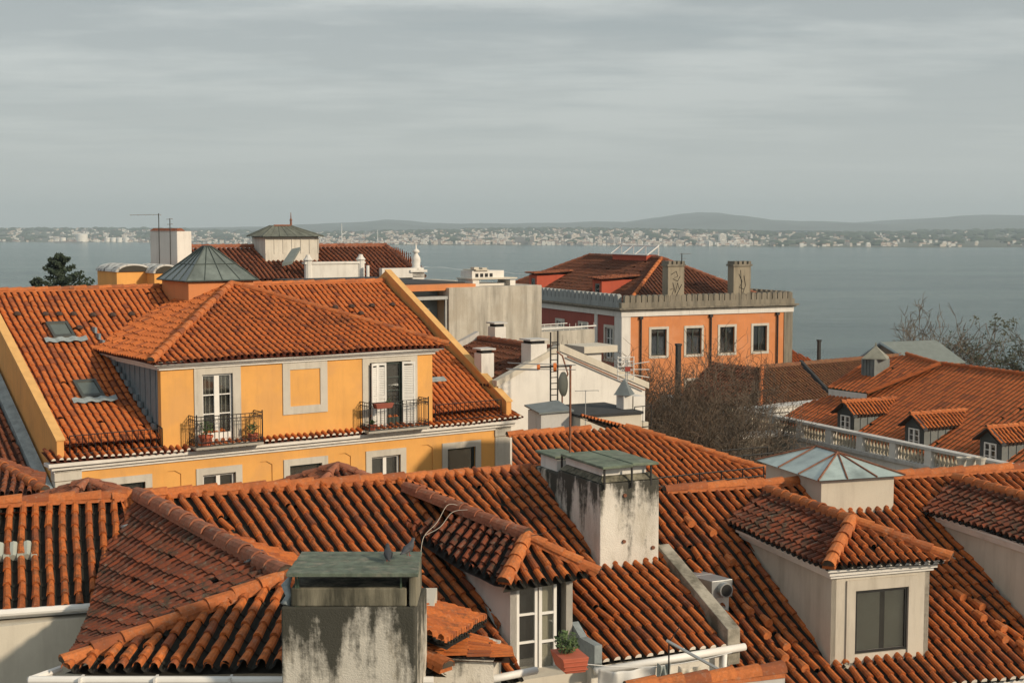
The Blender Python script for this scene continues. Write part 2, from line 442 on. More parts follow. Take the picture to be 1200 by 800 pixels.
def ridge(fr, parent, P, Q, mat=None, r=.115, L=.42, name='ridge_tiles', seed=3, seg=6, jit=1., mortar=False):
    """lapped half-round caps from P down to Q on a mortar bed"""
    rn = random.Random(seed)
    P = Vector(P); Q = Vector(Q); d = Q - P; n = max(1, round(d.length / L)); d.normalize()
    side = d.cross(Vector((0, 0, 1))).normalized(); up = side.cross(d).normalized()
    if up.z < 0: up = -up
    mb = MB(fr); Lx = (Q - P).length / n
    for i in range(n):
        a = P + d * (i * Lx - .03); b = P + d * ((i + 1) * Lx + .03)
        o = side * rn.uniform(-.012, .012) * jit + up * rn.uniform(-.006, .01) * jit
        tr = rn.random()
        V = []
        for (c, rr, l_) in ((a, r * .86, 0), (b, r, .02)):
            for k in range(seg + 1):
                t = PI * k / seg
                V.append(tuple(c + o + side * (-rr * math.cos(t)) + up * (rr * .95 * math.sin(t) + l_ - .035)))
        n1 = seg + 1
        mb.add(V, [(k, k + 1, n1 + k + 1, n1 + k) for k in range(seg)], 0, tr, 0)
        V2 = V[n1:] + [tuple(b + o + side * (-r * .82 * math.cos(PI * k / seg)) + up * (r * .78 * math.sin(PI * k / seg) - .02)) for k in range(n1)]
        mb.add(V2, [(k, k + 1, n1 + k + 1, n1 + k) for k in range(seg)], 0, tr, 0)
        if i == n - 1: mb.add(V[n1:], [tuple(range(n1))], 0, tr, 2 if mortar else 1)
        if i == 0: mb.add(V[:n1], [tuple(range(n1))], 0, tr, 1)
    # mortar bed
    w = r * .95
    q = [P - side * w - up * .09, P + side * w - up * .09, P + side * w * .8 + up * .0, P - side * w * .8 + up * .0]
    mb.prism([tuple(v) for v in q], tuple(Q - P), 0)
    for k in range(6): mb.C[-1 - k] = 0; mb.T[-1 - k] = .8
    return mb.build(name, mat or T_CAP, parent, attrs=True, fix=False)

# ------------------------------------------------------------------ walls and openings
def front(y0): return lambda u, d, z: (u, y0 + d, z)
def left(x0): return lambda u, d, z: (x0 + d, u, z)       # wall facing -x
def right(x0): return lambda u, d, z: (x0 - d, u, z)      # wall facing +x

def wallgrid(mb, face, u0, u1, z0, z1, holes, m=0, mback=1, solid=True):
    """holes: (a,b,c,d,depth)"""
    us = sorted(set([u0, u1] + [h[0] for h in holes] + [h[1] for h in holes]))
    zs = sorted(set([z0, z1] + [h[2] for h in holes] + [h[3] for h in holes]))
    us = [u for u in us if u0 <= u <= u1]; zs = [z for z in zs if z0 <= z <= z1]
    for i in range(len(us) - 1):
        for j in range(len(zs) - 1):
            cu = (us[i] + us[i + 1]) / 2; cz = (zs[j] + zs[j + 1]) / 2
            if any(h[0] < cu < h[1] and h[2] < cz < h[3] for h in holes): continue
            mb.quad(face(us[i], 0, zs[j]), face(us[i + 1], 0, zs[j]), face(us[i + 1], 0, zs[j + 1]), face(us[i], 0, zs[j + 1]), m)
    for h in holes:
        a, b, c, d, dp = h[:5]; c = max(c, z0); d = min(d, z1)
        mb.quad(face(a, 0, c), face(a, dp, c), face(a, dp, d), face(a, 0, d), m)
        mb.quad(face(b, 0, c), face(b, dp, c), face(b, dp, d), face(b, 0, d), m)
        mb.quad(face(a, 0, d), face(b, 0, d), face(b, dp, d), face(a, dp, d), m)
        mb.quad(face(a, 0, c), face(b, 0, c), face(b, dp, c), face(a, dp, c), m)
        mb.quad(face(a, dp, c), face(b, dp, c), face(b, dp, d), face(a, dp, d), h[5] if len(h) > 5 else mback)

def bars(mb, face, u0, u1, z0, z1, d0, d1, w, cols=2, rows=3, wm=None, hm=None, m=0, mid=None):
    """a glazed leaf frame: outer members of width w, meeting stile mid, glazing bars"""
    wm = wm or w * .5
    mb.box(u0, u0 + w, d0, d1, z0, z1, m, face); mb.box(u1 - w, u1, d0, d1, z0, z1, m, face)
    mb.box(u0 + w, u1 - w, d0, d1, z1 - w, z1, m, face); mb.box(u0 + w, u1 - w, d0, d1, z0, z0 + (hm or w), m, face)
    for c in range(1, cols):
        u = u0 + (u1 - u0) * c / cols; ww = mid if (mid and c * 2 == cols) else wm
        mb.box(u - ww / 2, u + ww / 2, d0 - .004, d1 - .003, z0 + (hm or w), z1 - w, m, face)
    for r_ in range(1, rows):
        z = z0 + (hm or w) + (z1 - w - z0 - (hm or w)) * r_ / rows
        mb.box(u0 + w, u1 - w, d0 + .003, d1 - .006, z - wm / 2, z + wm / 2, m, face)

def window(fr, parent, face, u0, u1, z0, z1, depth=.16, w=.06, cols=2, rows=1, mid=.09, fm=None, gm=None, curtain=None, surround=None, sw=.16, hm=None, sill=False, name='window', label=None, dark=None):
    a = MB(fr); bars(a, face, u0, u1, z0, z1, depth - .07, depth - .02, w, cols, rows, mid=mid, hm=hm)
    o = a.build(name, fm or PAINTW, parent)
    if label: o['label'] = label
    g = MB(fr); g.box(u0 + w * .5, u1 - w * .5, depth - .04, depth - .03, z0 + (hm or w) * .6, z1 - w * .5, 0, face); g.build('pane', gm or GLASS, o)
    if curtain:
        c = MB(fr)
        for (s0, s1) in curtain:
            a0 = u0 + (u1 - u0) * s0; b0 = u0 + (u1 - u0) * s1; k = max(4, int((b0 - a0) / .045))
            pts = []
            for i in range(k + 1):
                u = a0 + (b0 - a0) * i / k; dd = depth + .05 + .018 * math.sin(i * 2.1)
                pts += [face(u, dd, z0 + .03), face(u, dd, z1 - .03)]
            c.add(pts, [(2 * i, 2 * i + 2, 2 * i + 3, 2 * i + 1) for i in range(k)])
        c.build('curtain', CURT, o)
    if surround:
        s_ = MB(fr)
        zb = z0 if surround == 'open' else z0 - sw
        s_.box(u0 - sw, u0, -.035, .02, zb, z1 + sw, 0, face); s_.box(u1, u1 + sw, -.035, .02, zb, z1 + sw, 0, face)
        s_.box(u0, u1, -.033, .02, z1, z1 + sw, 0, face)
        if surround != 'open': s_.box(u0, u1, -.033, .02, zb, z0, 0, face)
        if sill: s_.box(u0 - sw - .04, u1 + sw + .04, -.09, .02, z0 - sw - .07, z0 - sw - .002, 0, face)
        s_.build('surround', STONE, o)
    return o

def railing(mb, pts, h, r=.012, gap=.12, rails=(0., 1.), m=0, post=None, deco=False):
    """pts: foot points; upright bars every gap"""
    for a, b in zip(pts[:-1], pts[1:]):
        a = Vector(a); b = Vector(b); L = (b - a).length; n = max(1, round(L / gap))
        for q in rails:
            mb.tube([tuple(a + Vector((0, 0, h * q))), tuple(b + Vector((0, 0, h * q)))], r * 1.3, 5, m)
        for i in range(n + 1):
            c = a + (b - a) * (i / n)
            mb.tube([tuple(c), tuple(c + Vector((0, 0, h)))], r if not (i in (0, n)) else r * 1.6, 4, m)
            if deco and i < n:
                c2 = a + (b - a) * ((i + .5) / n)
                t = (b - a).normalized() * gap * .3
                for zz in (.18, .82):
                    cc = c2 + Vector((0, 0, h * zz)); ring = []
                    for k in range(7):
                        an = 2 * PI * k / 6; ring.append(tuple(cc + t * math.cos(an) + Vector((0, 0, gap * .36 * math.sin(an)))))
                    mb.tube(ring, r * .6, 3, m, caps=False)

def crown_leaves(mb, c, rad, n, size, rn, m=0, squash=1.):
    for _ in range(n):
        while True:
            v = Vector((rn.uniform(-1, 1), rn.uniform(-1, 1), rn.uniform(-1, 1)))
            if v.length < 1: break
        p = Vector(c) + Vector((v.x * rad, v.y * rad, v.z * rad * squash))
        a = Vector((rn.gauss(0, 1), rn.gauss(0, 1), rn.gauss(0, 1))).normalized(); b = a.orthogonal().normalized()
        s_ = size * rn.uniform(.6, 1.3)
        mb.add([tuple(p - a * s_), tuple(p + b * s_ * .45), tuple(p + a * s_), tuple(p - b * s_ * .45)], [(0, 1, 2, 3)], m)
# ------------------------------------------------------------------ camera, sun, sky
cam = bpy.data.cameras.new('camera'); co = bpy.data.objects.new('camera', cam); COL.objects.link(co)
cam.lens = 50.0; cam.sensor_width = 36.0; cam.clip_start = .5; cam.clip_end = 90000
co.location = (0, 0, EYE); co.rotation_euler = (PI / 2 - _p, 0, 0); SC.camera = co
SUN_AZ, SUN_EL = 122.0, 25.0
sl = bpy.data.lights.new('sun', 'SUN'); so = bpy.data.objects.new('sun', sl); COL.objects.link(so)
sl.energy = 3.8; sl.angle = math.radians(3.6); sl.color = (1.0, .82, .60)
saz = math.radians(SUN_AZ); sel = math.radians(SUN_EL)
sd = Vector((math.sin(saz) * math.cos(sel), math.cos(saz) * math.cos(sel), math.sin(sel)))
so.rotation_euler = sd.to_track_quat('Z', 'Y').to_euler(); so.location = (0, 0, 200)
w = bpy.data.worlds.new('World'); SC.world = w; w.use_nodes = True
n = w.node_tree.nodes; l = w.node_tree.links; bg = n['Background']
sky = n.new('ShaderNodeTexSky'); sky.sky_type = 'NISHITA'; sky.sun_disc = False
sky.sun_elevation = sel; sky.sun_rotation = saz; sky.air_density = 1.0; sky.dust_density = 2.0; sky.altitude = 75
# layered grey cloud sheets, laid out by direction on a high flat layer
geo = n.new('ShaderNodeTexCoord')
sep = n.new('ShaderNodeSeparateXYZ'); l.new(geo.outputs['Generated'], sep.inputs[0])
zz = mul(n, l, mul(n, l, sep.outputs[2], 0.0, 'MAXIMUM'), .055, 'ADD')
cx = mul(n, l, sep.outputs[0], zz, 'DIVIDE'); cy = mul(n, l, sep.outputs[1], zz, 'DIVIDE')
cb = n.new('ShaderNodeCombineXYZ'); l.new(cx, cb.inputs[0]); l.new(cy, cb.inputs[1])
c1 = noise(n, l, .42, cb.outputs[0], detail=8, rough=.55, mapscale=(.8, 1.0, 1))
c2 = noise(n, l, .9, cb.outputs[0], detail=9, rough=.6, mapscale=(.7, 1.1, 1))
cl = mul(n, l, mul(n, l, c1, .6), mul(n, l, c2, .4), 'ADD')
f1 = ramp(n, l, cl, .455, .545)
cloud = mix(n, l, f1, (4.75, 5.25, 5.35), (7.7, 8.1, 7.9))
# the cloud deck is darker overhead and paler low over the water
up = ramp(n, l, sep.outputs[2], .02, .19)
cloud2 = mix(n, l, up, (6.55, 6.95, 6.75), cloud)
streak = ramp(n, l, noise(n, l, 1.5, cb.outputs[0], detail=8, rough=.6, mapscale=(.4, 1.0, 1)), .52, .64, 0, .5)
cloud3 = mix(n, l, mul(n, l, streak, up), cloud2, (4.1, 4.8, 5.0))
fin = mix(n, l, .9, sky.outputs[0], cloud3)
l.new(fin, bg.inputs['Color']); bg.inputs['Strength'].default_value = .085
vs = SC.view_settings; vs.view_transform = 'Standard'; vs.look = 'None'; vs.exposure = 0; vs.gamma = 1
SC.cycles.use_denoising = True
SC.cycles.max_bounces = 8; SC.cycles.transparent_max_bounces = 12; SC.cycles.volume_bounces = 0

# ------------------------------------------------------------------ terrain, water, far shore, hills
G0 = Fr(0, 0, 0, -EYE)
def grid(name, mat, xs, ys, zf, **tg):
    mb = MB(G0); V = [(x, y, zf(x, y)) for y in ys for x in xs]; nx = len(xs)
    fs = [(j * nx + i, j * nx + i + 1, (j + 1) * nx + i + 1, (j + 1) * nx + i) for j in range(len(ys) - 1) for i in range(nx - 1)]
    mb.add(V, fs); return mb.build(name, mat, None, smooth=True, fix=False, **tg)
def sm(a, b, x):
    t = max(0., min(1., (x - a) / (b - a))); return t * t * (3 - 2 * t)
def terr(x, y):
    z = -17.0 - 58.5 * sm(118, 330, y) - 3.5 * sm(50, 118, y) * sm(-5, 50, x)
    return z + .8 * math.sin(x * .05) * sm(40, 120, y)
grid('terrain', EARTH, [-400 + 20 * i for i in range(41)], [-60 + 10 * i for i in range(41)], terr, kind='structure')
m, n, l, bs = nt('river_water')
wn = noise(n, l, .5, detail=8, rough=.62, mapscale=(.35, 1, 1)); wb = noise(n, l, .004, detail=6, rough=.6, mapscale=(.3, 1.3, 1))
wb = mul(n, l, mul(n, l, wb, .6), mul(n, l, noise(n, l, .035, detail=9, rough=.75, mapscale=(.4, 1.4, 1)), .4), 'ADD')
wc = mix(n, l, ramp(n, l, wb, .43, .57), (.045, .108, .115), (.125, .205, .205)); l.new(wc, bs.inputs['Base Color'])  # light and dark ripples painted into the water colour
bs.inputs['Roughness'].default_value = .12; bs.inputs['IOR'].default_value = 1.33
wv = noise(n, l, .12, detail=9, rough=.7, mapscale=(.5, 1, 1))
wv = mul(n, l, wv, mul(n, l, noise(n, l, .028, detail=9, rough=.72, mapscale=(.45, 1, 1)), 3.2), 'ADD')
b1 = n.new('ShaderNodeBump'); b1.inputs['Strength'].default_value = 1.0; b1.inputs['Distance'].default_value = 9
l.new(wv, b1.inputs['Height'])
l.new(b1.outputs[0], bs.inputs['Normal'])
WATER = m
ys = [240, 400, 700, 1200, 2200, 4000, 7000, 12000, 19500]
grid('river', WATER, [-9500, -4000, -1500, 0, 1500, 4000, 9500], ys, lambda x, y: -75.0, kind='structure')
# far shore
SHORE = plain('far_shore_land', (.075, .085, .06), rough=1, var=.4, scale=.004, dirt=(.2, .18, .15), dirtamt=.5, bmp=0)
def interp(tab, x):
    for (a, b), (c, d) in zip(tab[:-1], tab[1:]):
        if x <= c: return b + (d - b) * (x - a) / (c - a) if x > a else b
    return tab[-1][1]
SHY = [(-9000, 6900), (-2600, 6400), (-1500, 6300), (-1000, 5500), (0, 5400), (900, 5000), (1500, 4800), (2300, 4900), (9000, 5200)]
def shore_z(x, y):
    s = interp(SHY, x) + 60 * math.sin(x * .004) + 30 * math.sin(x * .013)
    return -75 + 36 * sm(0, 2500, y - s) + 10 * math.sin(x * .0021 + 1) * sm(400, 2500, y - s) + (-4 if y < s else .8)
grid('far_shore', SHORE, [-5000 + 125 * i for i in range(81)], [4600 + 100 * i for i in range(50)], shore_z, kind='structure')
HILLM = plain('hill_scrub', (.075, .095, .085), rough=1, var=.5, scale=.002, dirt=(.16, .15, .12), dirtamt=.5, bmp=0)
HP = [(-400, 267), (0, 268), (100, 269), (250, 267), (340, 266), (400, 261), (440, 261), (455, 258), (470, 256.5), (485, 260), (500, 262), (560, 262), (640, 262), (700, 260), (745, 260), (765, 256), (782, 253), (800, 250.5), (825, 249.5), (850, 251), (862, 255), (880, 258.5), (910, 259), (950, 260), (1010, 262), (1060, 258), (1120, 254), (1165, 252), (1250, 255), (1600, 258)]
def hill_z(x, y):
    px = 600 + F * x / 13500
    h = (264 - interp(HP, px)) / F * 13500
    d = abs(y - 13500) / 3500
    return -42 + (h + 42) * max(0, 1 - d * d) + 9 * math.sin(x * .006) * math.sin(y * .003 + x * .001)
grid('hills', HILLM, [-8000 + 160 * i for i in range(101)], [9300 + 350 * i for i in range(25)], hill_z, kind='structure')

# ------------------------------------------------------------------ town over the water
TW = plain('town_pale_wall', (.74, .72, .67), bmp=0, scale=.02, var=.1)
TB = plain('town_beige_wall', (.62, .55, .47), bmp=0, scale=.02, var=.15)
TG = plain('town_grey_wall', (.22, .22, .22), bmp=0, scale=.02, var=.2)
TR = plain('town_roof_red', (.30, .13, .08), bmp=0, scale=.02)
TD = plain('town_window', (.05, .06, .07), bmp=0)
def town_block(kind, x, y, z, w_, d_, h_, rz):
    f = Fr(math.degrees(rz), x, y, z); mb = MB(f)
    mw = {0: 0, 1: 1, 2: 2}[kind % 3]
    mb.box(-w_ / 2, w_ / 2, -d_ / 2, d_ / 2, z - 6, z + h_, mw)
    fl = max(2, int(h_ / 3.2))
    for i in range(fl):
        zz = z + 1 + i * (h_ - 1) / fl
        mb.box(-w_ * .44, w_ * .44, -d_ / 2 - .12, -d_ / 2 + .1, zz, zz + 1.2, 4)
    if h_ < 14:
        mb.add([(-w_ / 2, -d_ / 2, z + h_ + .05), (w_ / 2, -d_ / 2, z + h_ + .05), (w_ / 2, d_ / 2, z + h_ + .05), (-w_ / 2, d_ / 2, z + h_ + .05), (-w_ * .25, 0, z + h_ + 2.6), (w_ * .25, 0, z + h_ + 2.6)],
               [(0, 1, 5, 4), (1, 2, 5), (2, 3, 4, 5), (3, 0, 4)], 3)
    else:
        mb.box(-w_ * .2, w_ * .2, -d_ * .2, d_ * .2, z + h_ + .01, z + h_ + 2.5, mw)
    return mb.build('distant_building', [TW, TB, TG, TR, TD], None, fix=False)
rt = random.Random(11)
KN = [('small pale low building with a red roof in the town across the river', 'low houses of the town across the river'),
      ('pale mid-rise block of flats in the town across the river', 'mid-rise blocks of the town across the river'),
      ('tall block of flats rising above the town across the river', 'tall blocks of the town across the river')]
protos = {}
def town_at(px, frac, kind):
    ang = (px - 600) / F
    s = interp(SHY, ang * 5500)
    y = s + 60 + frac * 1700; x = ang * y; z = shore_z(x, y)
    hs = [(11, 8, 7), (19, 12, 15), (24, 15, 34)][kind]
    key = (kind, rt.randrange(4))
    if key not in protos:
        q = random.Random(hash(key) % 1000 + kind)
        protos[key] = town_block(key[1] if key[1] < 3 else 0, 0, 0, 0, hs[0] * q.uniform(.8, 1.6), hs[1], hs[2] * q.uniform(.8, 1.3), 0)
        o = protos[key]
    else:
        o = protos[key].copy(); COL.objects.link(o)
    o.location = (x, y, EYE + z); o.rotation_euler = (0, 0, rt.uniform(-.5, .5))
    k = rt.uniform(.5, .95); o.scale = (k * rt.uniform(.8, 1.5), k, k * rt.uniform(.8, 1.2))
    tag(o, KN[kind][0], 'building', KN[kind][1])
def dens(px):
    if px < 60: return .25
    if px < 260: return .7
    if px < 370: return .35
    if px < 500: return 1
    if px < 880: return 1.5
    if px < 1060: return .3
    return .14
cnt = 0
while cnt < 290:
    px = rt.uniform(-20, 1215)
    if rt.random() * 1.5 > dens(px): continue
    kind = 2 if (rt.random() < .10 and 480 < px < 900) else (1 if rt.random() < .5 else 0)
    town_at(px, rt.random() ** 1.5, kind); cnt += 1
tm = MB(G0)
for _ in range(9500):
    px = rt.uniform(-60, 1260)
    if rt.random() * 1.5 > dens(px) * (.55 + .45 * math.sin(px * .11) * math.sin(px * .031 + 1)) * 1.5: continue
    ang = (px - 600) / F; s = interp(SHY, ang * 5500); y = s + 50 + rt.random() ** 1.3 * 2700; x = ang * y; z = shore_z(x, y)
    w_ = rt.uniform(5, 15); h_ = rt.choice((4, 5, 6, 7, 9, 13)); mt = rt.choice((0, 0, 0, 1, 1, 2))
    tm.box(x - w_ / 2, x + w_ / 2, y, y + 10, z - 5, z + h_, mt)
    if rt.random() < .5: tm.box(x - w_ / 2 - .5, x + w_ / 2 + .5, y - .5, y + 10.5, z + h_ + .01, z + h_ + 1.6, 3)
tm.build('distant_town', [TW, TB, TG, TR], None, fix=False, kind='stuff')
# dark tree belts between and behind the houses
tb = MB(G0)
for _ in range(1500):
    px = rt.uniform(-60, 1260); ang = (px - 600) / F; s = interp(SHY, ang * 5500)
    y = s + 80 + rt.random() ** .6 * 3400; x = ang * y; z = shore_z(x, y); r_ = rt.uniform(9, 26)
    tb.lathe((x, y, z - 2), [(r_, 0), (r_ * 1.3, r_ * .35), (r_ * .8, r_ * .7), (r_ * .2, r_ * .85)], 6)
tb.build('distant_woods', plain('distant_foliage', (.04, .06, .035), rough=1, bmp=0, scale=.01, var=.4), None, fix=False, kind='stuff')
def tank(px, Y, r_, h_, lab):
    x = (px - 600) / F * Y; f = Fr(0, x, Y, -75.0 + .9); mb = MB(f)
    mb.lathe((0, 0, f.zb), [(r_, -3), (r_, h_), (r_ * .97, h_ + .3), (r_ * .5, h_ + r_ * .13), (.5, h_ + r_ * .16)], 20)
    mb.build('storage_tank', TW, None, smooth=False, label=lab, cat='tank', group='white tanks on the far shore')
tank(97, 6380, 26, 34, 'largest white storage tank on the far shore at left')
for i, px in enumerate((75, 127, 134, 141, 149)):
    tank(px, 6390, 13, 18, 'low white storage tank on the far shore at left')
f = Fr(0, (80 - 600) / F * 6150, 6150, -75.0); mb = MB(f)
mb.prism([(-55, -6, -75), (60, -6, -75), (66, -6, -69), (-60, -6, -69)], (0, 12, 0), 0)
mb.box(-50, -36, -4, 4, -69.1, -58, 1); mb.box(-20, 40, -3, 3, -69.1, -67, 2)
mb.build('cargo_ship', [TG, TW, TR], None, label='grey cargo ship moored before the tanks on the far shore', cat='ship')
for px, h_, r_ in ((401, 80, 1.8), (443, 55, 1.5)):
    f = Fr(0, (px - 600) / F * 5800, 5800, -74); mb = MB(f)
    mb.lathe((0, 0, -74), [(r_ * 1.6, -2), (r_, h_ * .5), (r_ * .7, h_)], 10)
    mb.build('smokestack', TW, None, label='taller thin white mast above the far town' if px == 401 else 'shorter thin white mast above the far town', cat='mast')
# wake of a boat
FOAM = plain('wake_foam', (.6, .63, .62), rough=.8, bmp=0)
mb = MB(G0); pts = []
for i in range(25):
    q = i / 24; d = ray(494 + 130 * q, 312 + 9.5 * q + .6 * math.sin(i)); t = -74.85 / d[2]; x, y = d[0] * t, d[1] * t
    wd = 14 * (1 - q * .6) * (.7 + .3 * math.sin(i * 1.7)); pts += [(x, y - wd, -74.85), (x, y + wd, -74.85)]
mb.add(pts, [(2 * i, 2 * i + 2, 2 * i + 3, 2 * i + 1) for i in range(24)])
mb.build('boat_wake', FOAM, None, kind='stuff')
# haze
hz = MB(G0); hz.box(-9800, 9800, -150, 19800, -82, 260)
m = bpy.data.materials.new('haze_air'); m.use_nodes = True; n = m.node_tree.nodes; l = m.node_tree.links
n.remove(n['Principled BSDF']); pv = n.new('ShaderNodeVolumePrincipled')
pv.inputs['Color'].default_value = (.74, .89, 1, 1); pv.inputs['Density'].default_value = 9e-5; pv.inputs['Anisotropy'].default_value = 0
l.new(pv.outputs[0], n['Material Output'].inputs['Volume'])
ho = hz.build('haze', m, None, kind='stuff')
# ================================================================== NEAR HOUSE ON THE LEFT
k = atY(160, 584, 24.8); L = Fr(25, k[0], k[1], -17); zr = k[2]; TL = .5
zL = lambda x, y: zr + TL * y
LH = root(L, 'roofed_house', 'nearest old house with mossy orange tiled roofs, two stained chimneys and a dormer door', 'house')
DH = (.087, -.996)
slope(L, 'roof_tiles', LH, T_FG, [(-.3, 0), (5.2, 0), (5.2, -5.0), (4.5, -5.0), (-.3, -3.2)], (.17, -1), zL, seed=5)
slope(L, 'roof_tiles', LH, T_FG, [(5.2, 0), (6.62, 0), (6.62, -3.95), (5.2, -3.95)], (.17, -1), zL, seed=6)
tile_sheet(L, 'roof_tiles', LH, T_FG, (5.9, 0, zr + .01), (9.3, 0, zr + .01), (10.0, -4.98, zL(0, -4.98) + .02), (6.6, -4.98, zL(0, -4.98) + .02), clip=[(6.62, .1), (9.15, .1), (9.15, -5.2), (6.62, -5.2)], mortar=True, seed=7)
ridge(L, LH, (-.4, 0, zr + .08), (8.6, .02, zr - .04), r=.13, L=.45)
# back slope
mb = MB(L); mb.quad((-8, 0, zr - .06), (9.15, 0, zr - .06), (9.15, 4.5, zr - 2.3), (-8, 4.5, zr - 2.3)); mb.build('back_roof', T_OLD, LH, attrs=True)
# walls of the body under the eave
mb = MB(L); mb.box(-6.0, 9.0, -4.7, 4.3, -17, -7.42); mb.box(-6, 9.0, -2.5, 2.2, -7.42, -6.15)
mb.build('wall', CREAM, LH)
mb = MB(L); mb.box(6.5, 9.25, -4.86, -4.6, -7.75, -7.24); mb.box(6.52, 9.35, -4.92, -4.6, -8.0, -7.752); mb.box(6.5, 9.3, -4.88, -4.6, -8.9, -8.003)
mb.build('eave_wall', FADED, LH, bevel=.01)
mb = MB(L); mb.tube([(6.45, -5.08, -7.32), (9.4, -5.08, -7.28)], .065, 10); mb.tube([(9.0, -5.06, -7.33), (9.0, -5.02, -7.9), (8.9, -4.95, -8.6)], .05, 8)
mb.build('gutter', PAINTW, LH, smooth=True)
mb = MB(L); mb.box(6.46, 6.6, -5.05, -3.9, -7.3, -6.9); mb.hexa([(6.47, -5.05, -7.36), (6.6, -5.05, -7.36), (6.6, -4.2, -6.9), (6.47, -4.2, -6.9), (6.47, -5.05, -7.2), (6.6, -5.05, -7.2), (6.6, -4.2, -6.72), (6.47, -4.2, -6.72)])
mb.build('roof_flashing', LEAD, LH)
# verge parapet on the right edge
pa = L.hit(770, 650, (0, 0, zr + .12), (0, -TL, 1)); 
mb = MB(L)
x0, x1 = 9.10, 9.36
p = [(-2.75, zL(0, -2.75) + .12), (-5.0, zL(0, -5.0) + .34)]
mb.hexa([(x0, -5.0, -7.6), (x1, -5.0, -7.6), (x1, -2.6, -6.4), (x0, -2.6, -6.4), (x0, -5.0, p[1][1]), (x1, -5.0, p[1][1]), (x1, -2.6, zL(0, -2.6) + .14), (x0, -2.6, zL(0, -2.6) + .14)])
mb.build('parapet', plaster('parapet_stone', (.36, .33, .27), stain=(.07, .065, .045), amt=.85, lo=.42, hi=.62, streak=(1, 1, 1)), LH, bevel=.015)

# --- left section
S = Fr(17, k[0], k[1], -17); TS = .5
SX = [(-5.0, 0), (.2, 0), (.2, -2.58), (-5.0, -2.58)]
zS = lambda x, y: zr + TS * y
o = slope(S, 'roof_tiles', None, T_FG, SX, (0, -1), zS, seed=9, flare=.16, pitch=.215)
o.parent = LH
def reparent(o, rt_):
    """keep a mesh built in another frame under this thing"""
    bpy.context.view_layer.update()
    o.parent = rt_; o.matrix_parent_inverse = rt_.matrix_world.inverted()
reparent(o, LH)
o = ridge(S, None, (-5.0, 0, zr + .08), (.25, 0, zr + .08), r=.135, L=.45, seed=8); reparent(o, LH)
mb = MB(S); mb.box(-6, .6, -2.36, -2.2, -9.4, -6.12); mb.box(-6, .6, -2.3, 3, -17, -9.41)
o = mb.build('wall', GREYW, None); reparent(o, LH)
mb = MB(S); mb.tube([(-6, -2.62, -5.98), (-.75, -2.62, -6.0), (-.35, -2.9, -6.2)], .06, 10); mb.box(-6, -.7, -2.5, -2.37, -6.12, -6.0)
o = mb.build('gutter', PAINTW, None, smooth=False); reparent(o, LH)
# glass tiles at the far left
mb = MB(S)
for q in S.hit(5, 628, (0, 0, zr), (0, -TS, 1))[:1]:
    for i in range(3):
        xx = q + i * .215 - .12
        mb.tube([(xx + .06, -1.0, zS(0, -1.0) + .03), (xx + .06, -1.32, zS(0, -1.32) + .03)], .075, 8)
        mb.box(xx + .12, xx + .22, -1.36, -.98, zS(0, -1.17) - .1, zS(0, -1.17) + .03)
o = mb.build('glass_tiles', plain('clear_tile', (.36, .38, .33), rough=.15, bmp=0), None); reparent(o, LH)

# --- wing with hipped end
W0 = Fr(0, 0, 0, -17)
K = (k[0], k[1], zr); PK = atY(335, 679, 20.0); E_ = atY(75, 779, 18.0)
nl = (-.837, -.547)
Dp = (K[0] + nl[0] * 3.2, K[1] + nl[1] * 3.2, -7.25)
V_ = atY(106, 703, 21.4)
Ko = (K[0] + .25, K[1] + .1, K[2])
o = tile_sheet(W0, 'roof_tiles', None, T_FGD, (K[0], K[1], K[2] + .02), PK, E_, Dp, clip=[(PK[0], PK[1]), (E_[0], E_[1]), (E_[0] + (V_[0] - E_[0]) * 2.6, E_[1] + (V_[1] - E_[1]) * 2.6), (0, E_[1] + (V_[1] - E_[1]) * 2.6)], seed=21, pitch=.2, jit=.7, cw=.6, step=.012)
reparent(o, LH)
FR_ = (PK[0] + 2.6, 17.75, E_[2]); 
E2 = (E_[0] + .05, 17.8, E_[2]); 
yF = 17.8
# front hip end: columns run straight toward the viewer and slightly left
zt = PK[2]; run = PK[1] - yF
zf_ = lambda x, y: E_[2] + (zt - E_[2]) * (y - yF) / run
o = slope(W0, 'roof_tiles', None, T_FG, [(E_[0] - .02, yF), (PK[0] + 2.4, yF), (PK[0], PK[1])], (-.12, -1), zf_, seed=23, course=.34, pitch=.22); reparent(o, LH)
# right slope (hidden side)
o = slope(W0, 'roof_tiles', None, T_FG, [(K[0], K[1]), (PK[0], PK[1]), (PK[0] + 2.4, yF), (-.4, 22.5)], (.837, .547), lambda x, y: PK[2] - .35 * ((x - PK[0]) * .837 + (y - PK[1]) * .547) + .0, seed=24, seg=4); reparent(o, LH)
up = lambda p_, d=.09: (p_[0], p_[1], p_[2] + d)
o = ridge(W0, None, up(K, .12), up(PK, .10), T_CAPD, r=.15, L=.45, seed=31); reparent(o, LH)
o = ridge(W0, None, up(PK), up(E_, .06), T_CAP, r=.125, L=.42, seed=32, name='hip_tiles'); reparent(o, LH)
o = ridge(W0, None, up(PK), up((PK[0] + 2.4, yF, E_[2]), .06), T_CAP, r=.125, L=.42, seed=33, name='hip_tiles'); reparent(o, LH)
mb = MB(W0); gz = E_[2] - .1
mb.tube([(E_[0] - .35, yF - .1, gz), (-1.0, yF - .12, gz + .0)], .055, 10)
mb.tube([(E_[0] - .35, yF - .1, gz), (E_[0] - .1, yF + .35, gz)], .05, 8)
for i in range(5): mb.box(E_[0] + .3 + i * .95, E_[0] + .33 + i * .95, yF - .2, yF - .02, gz - .09, gz + .05)
o = mb.build('gutter', PAINTW, None); reparent(o, LH)
mb = MB(W0)
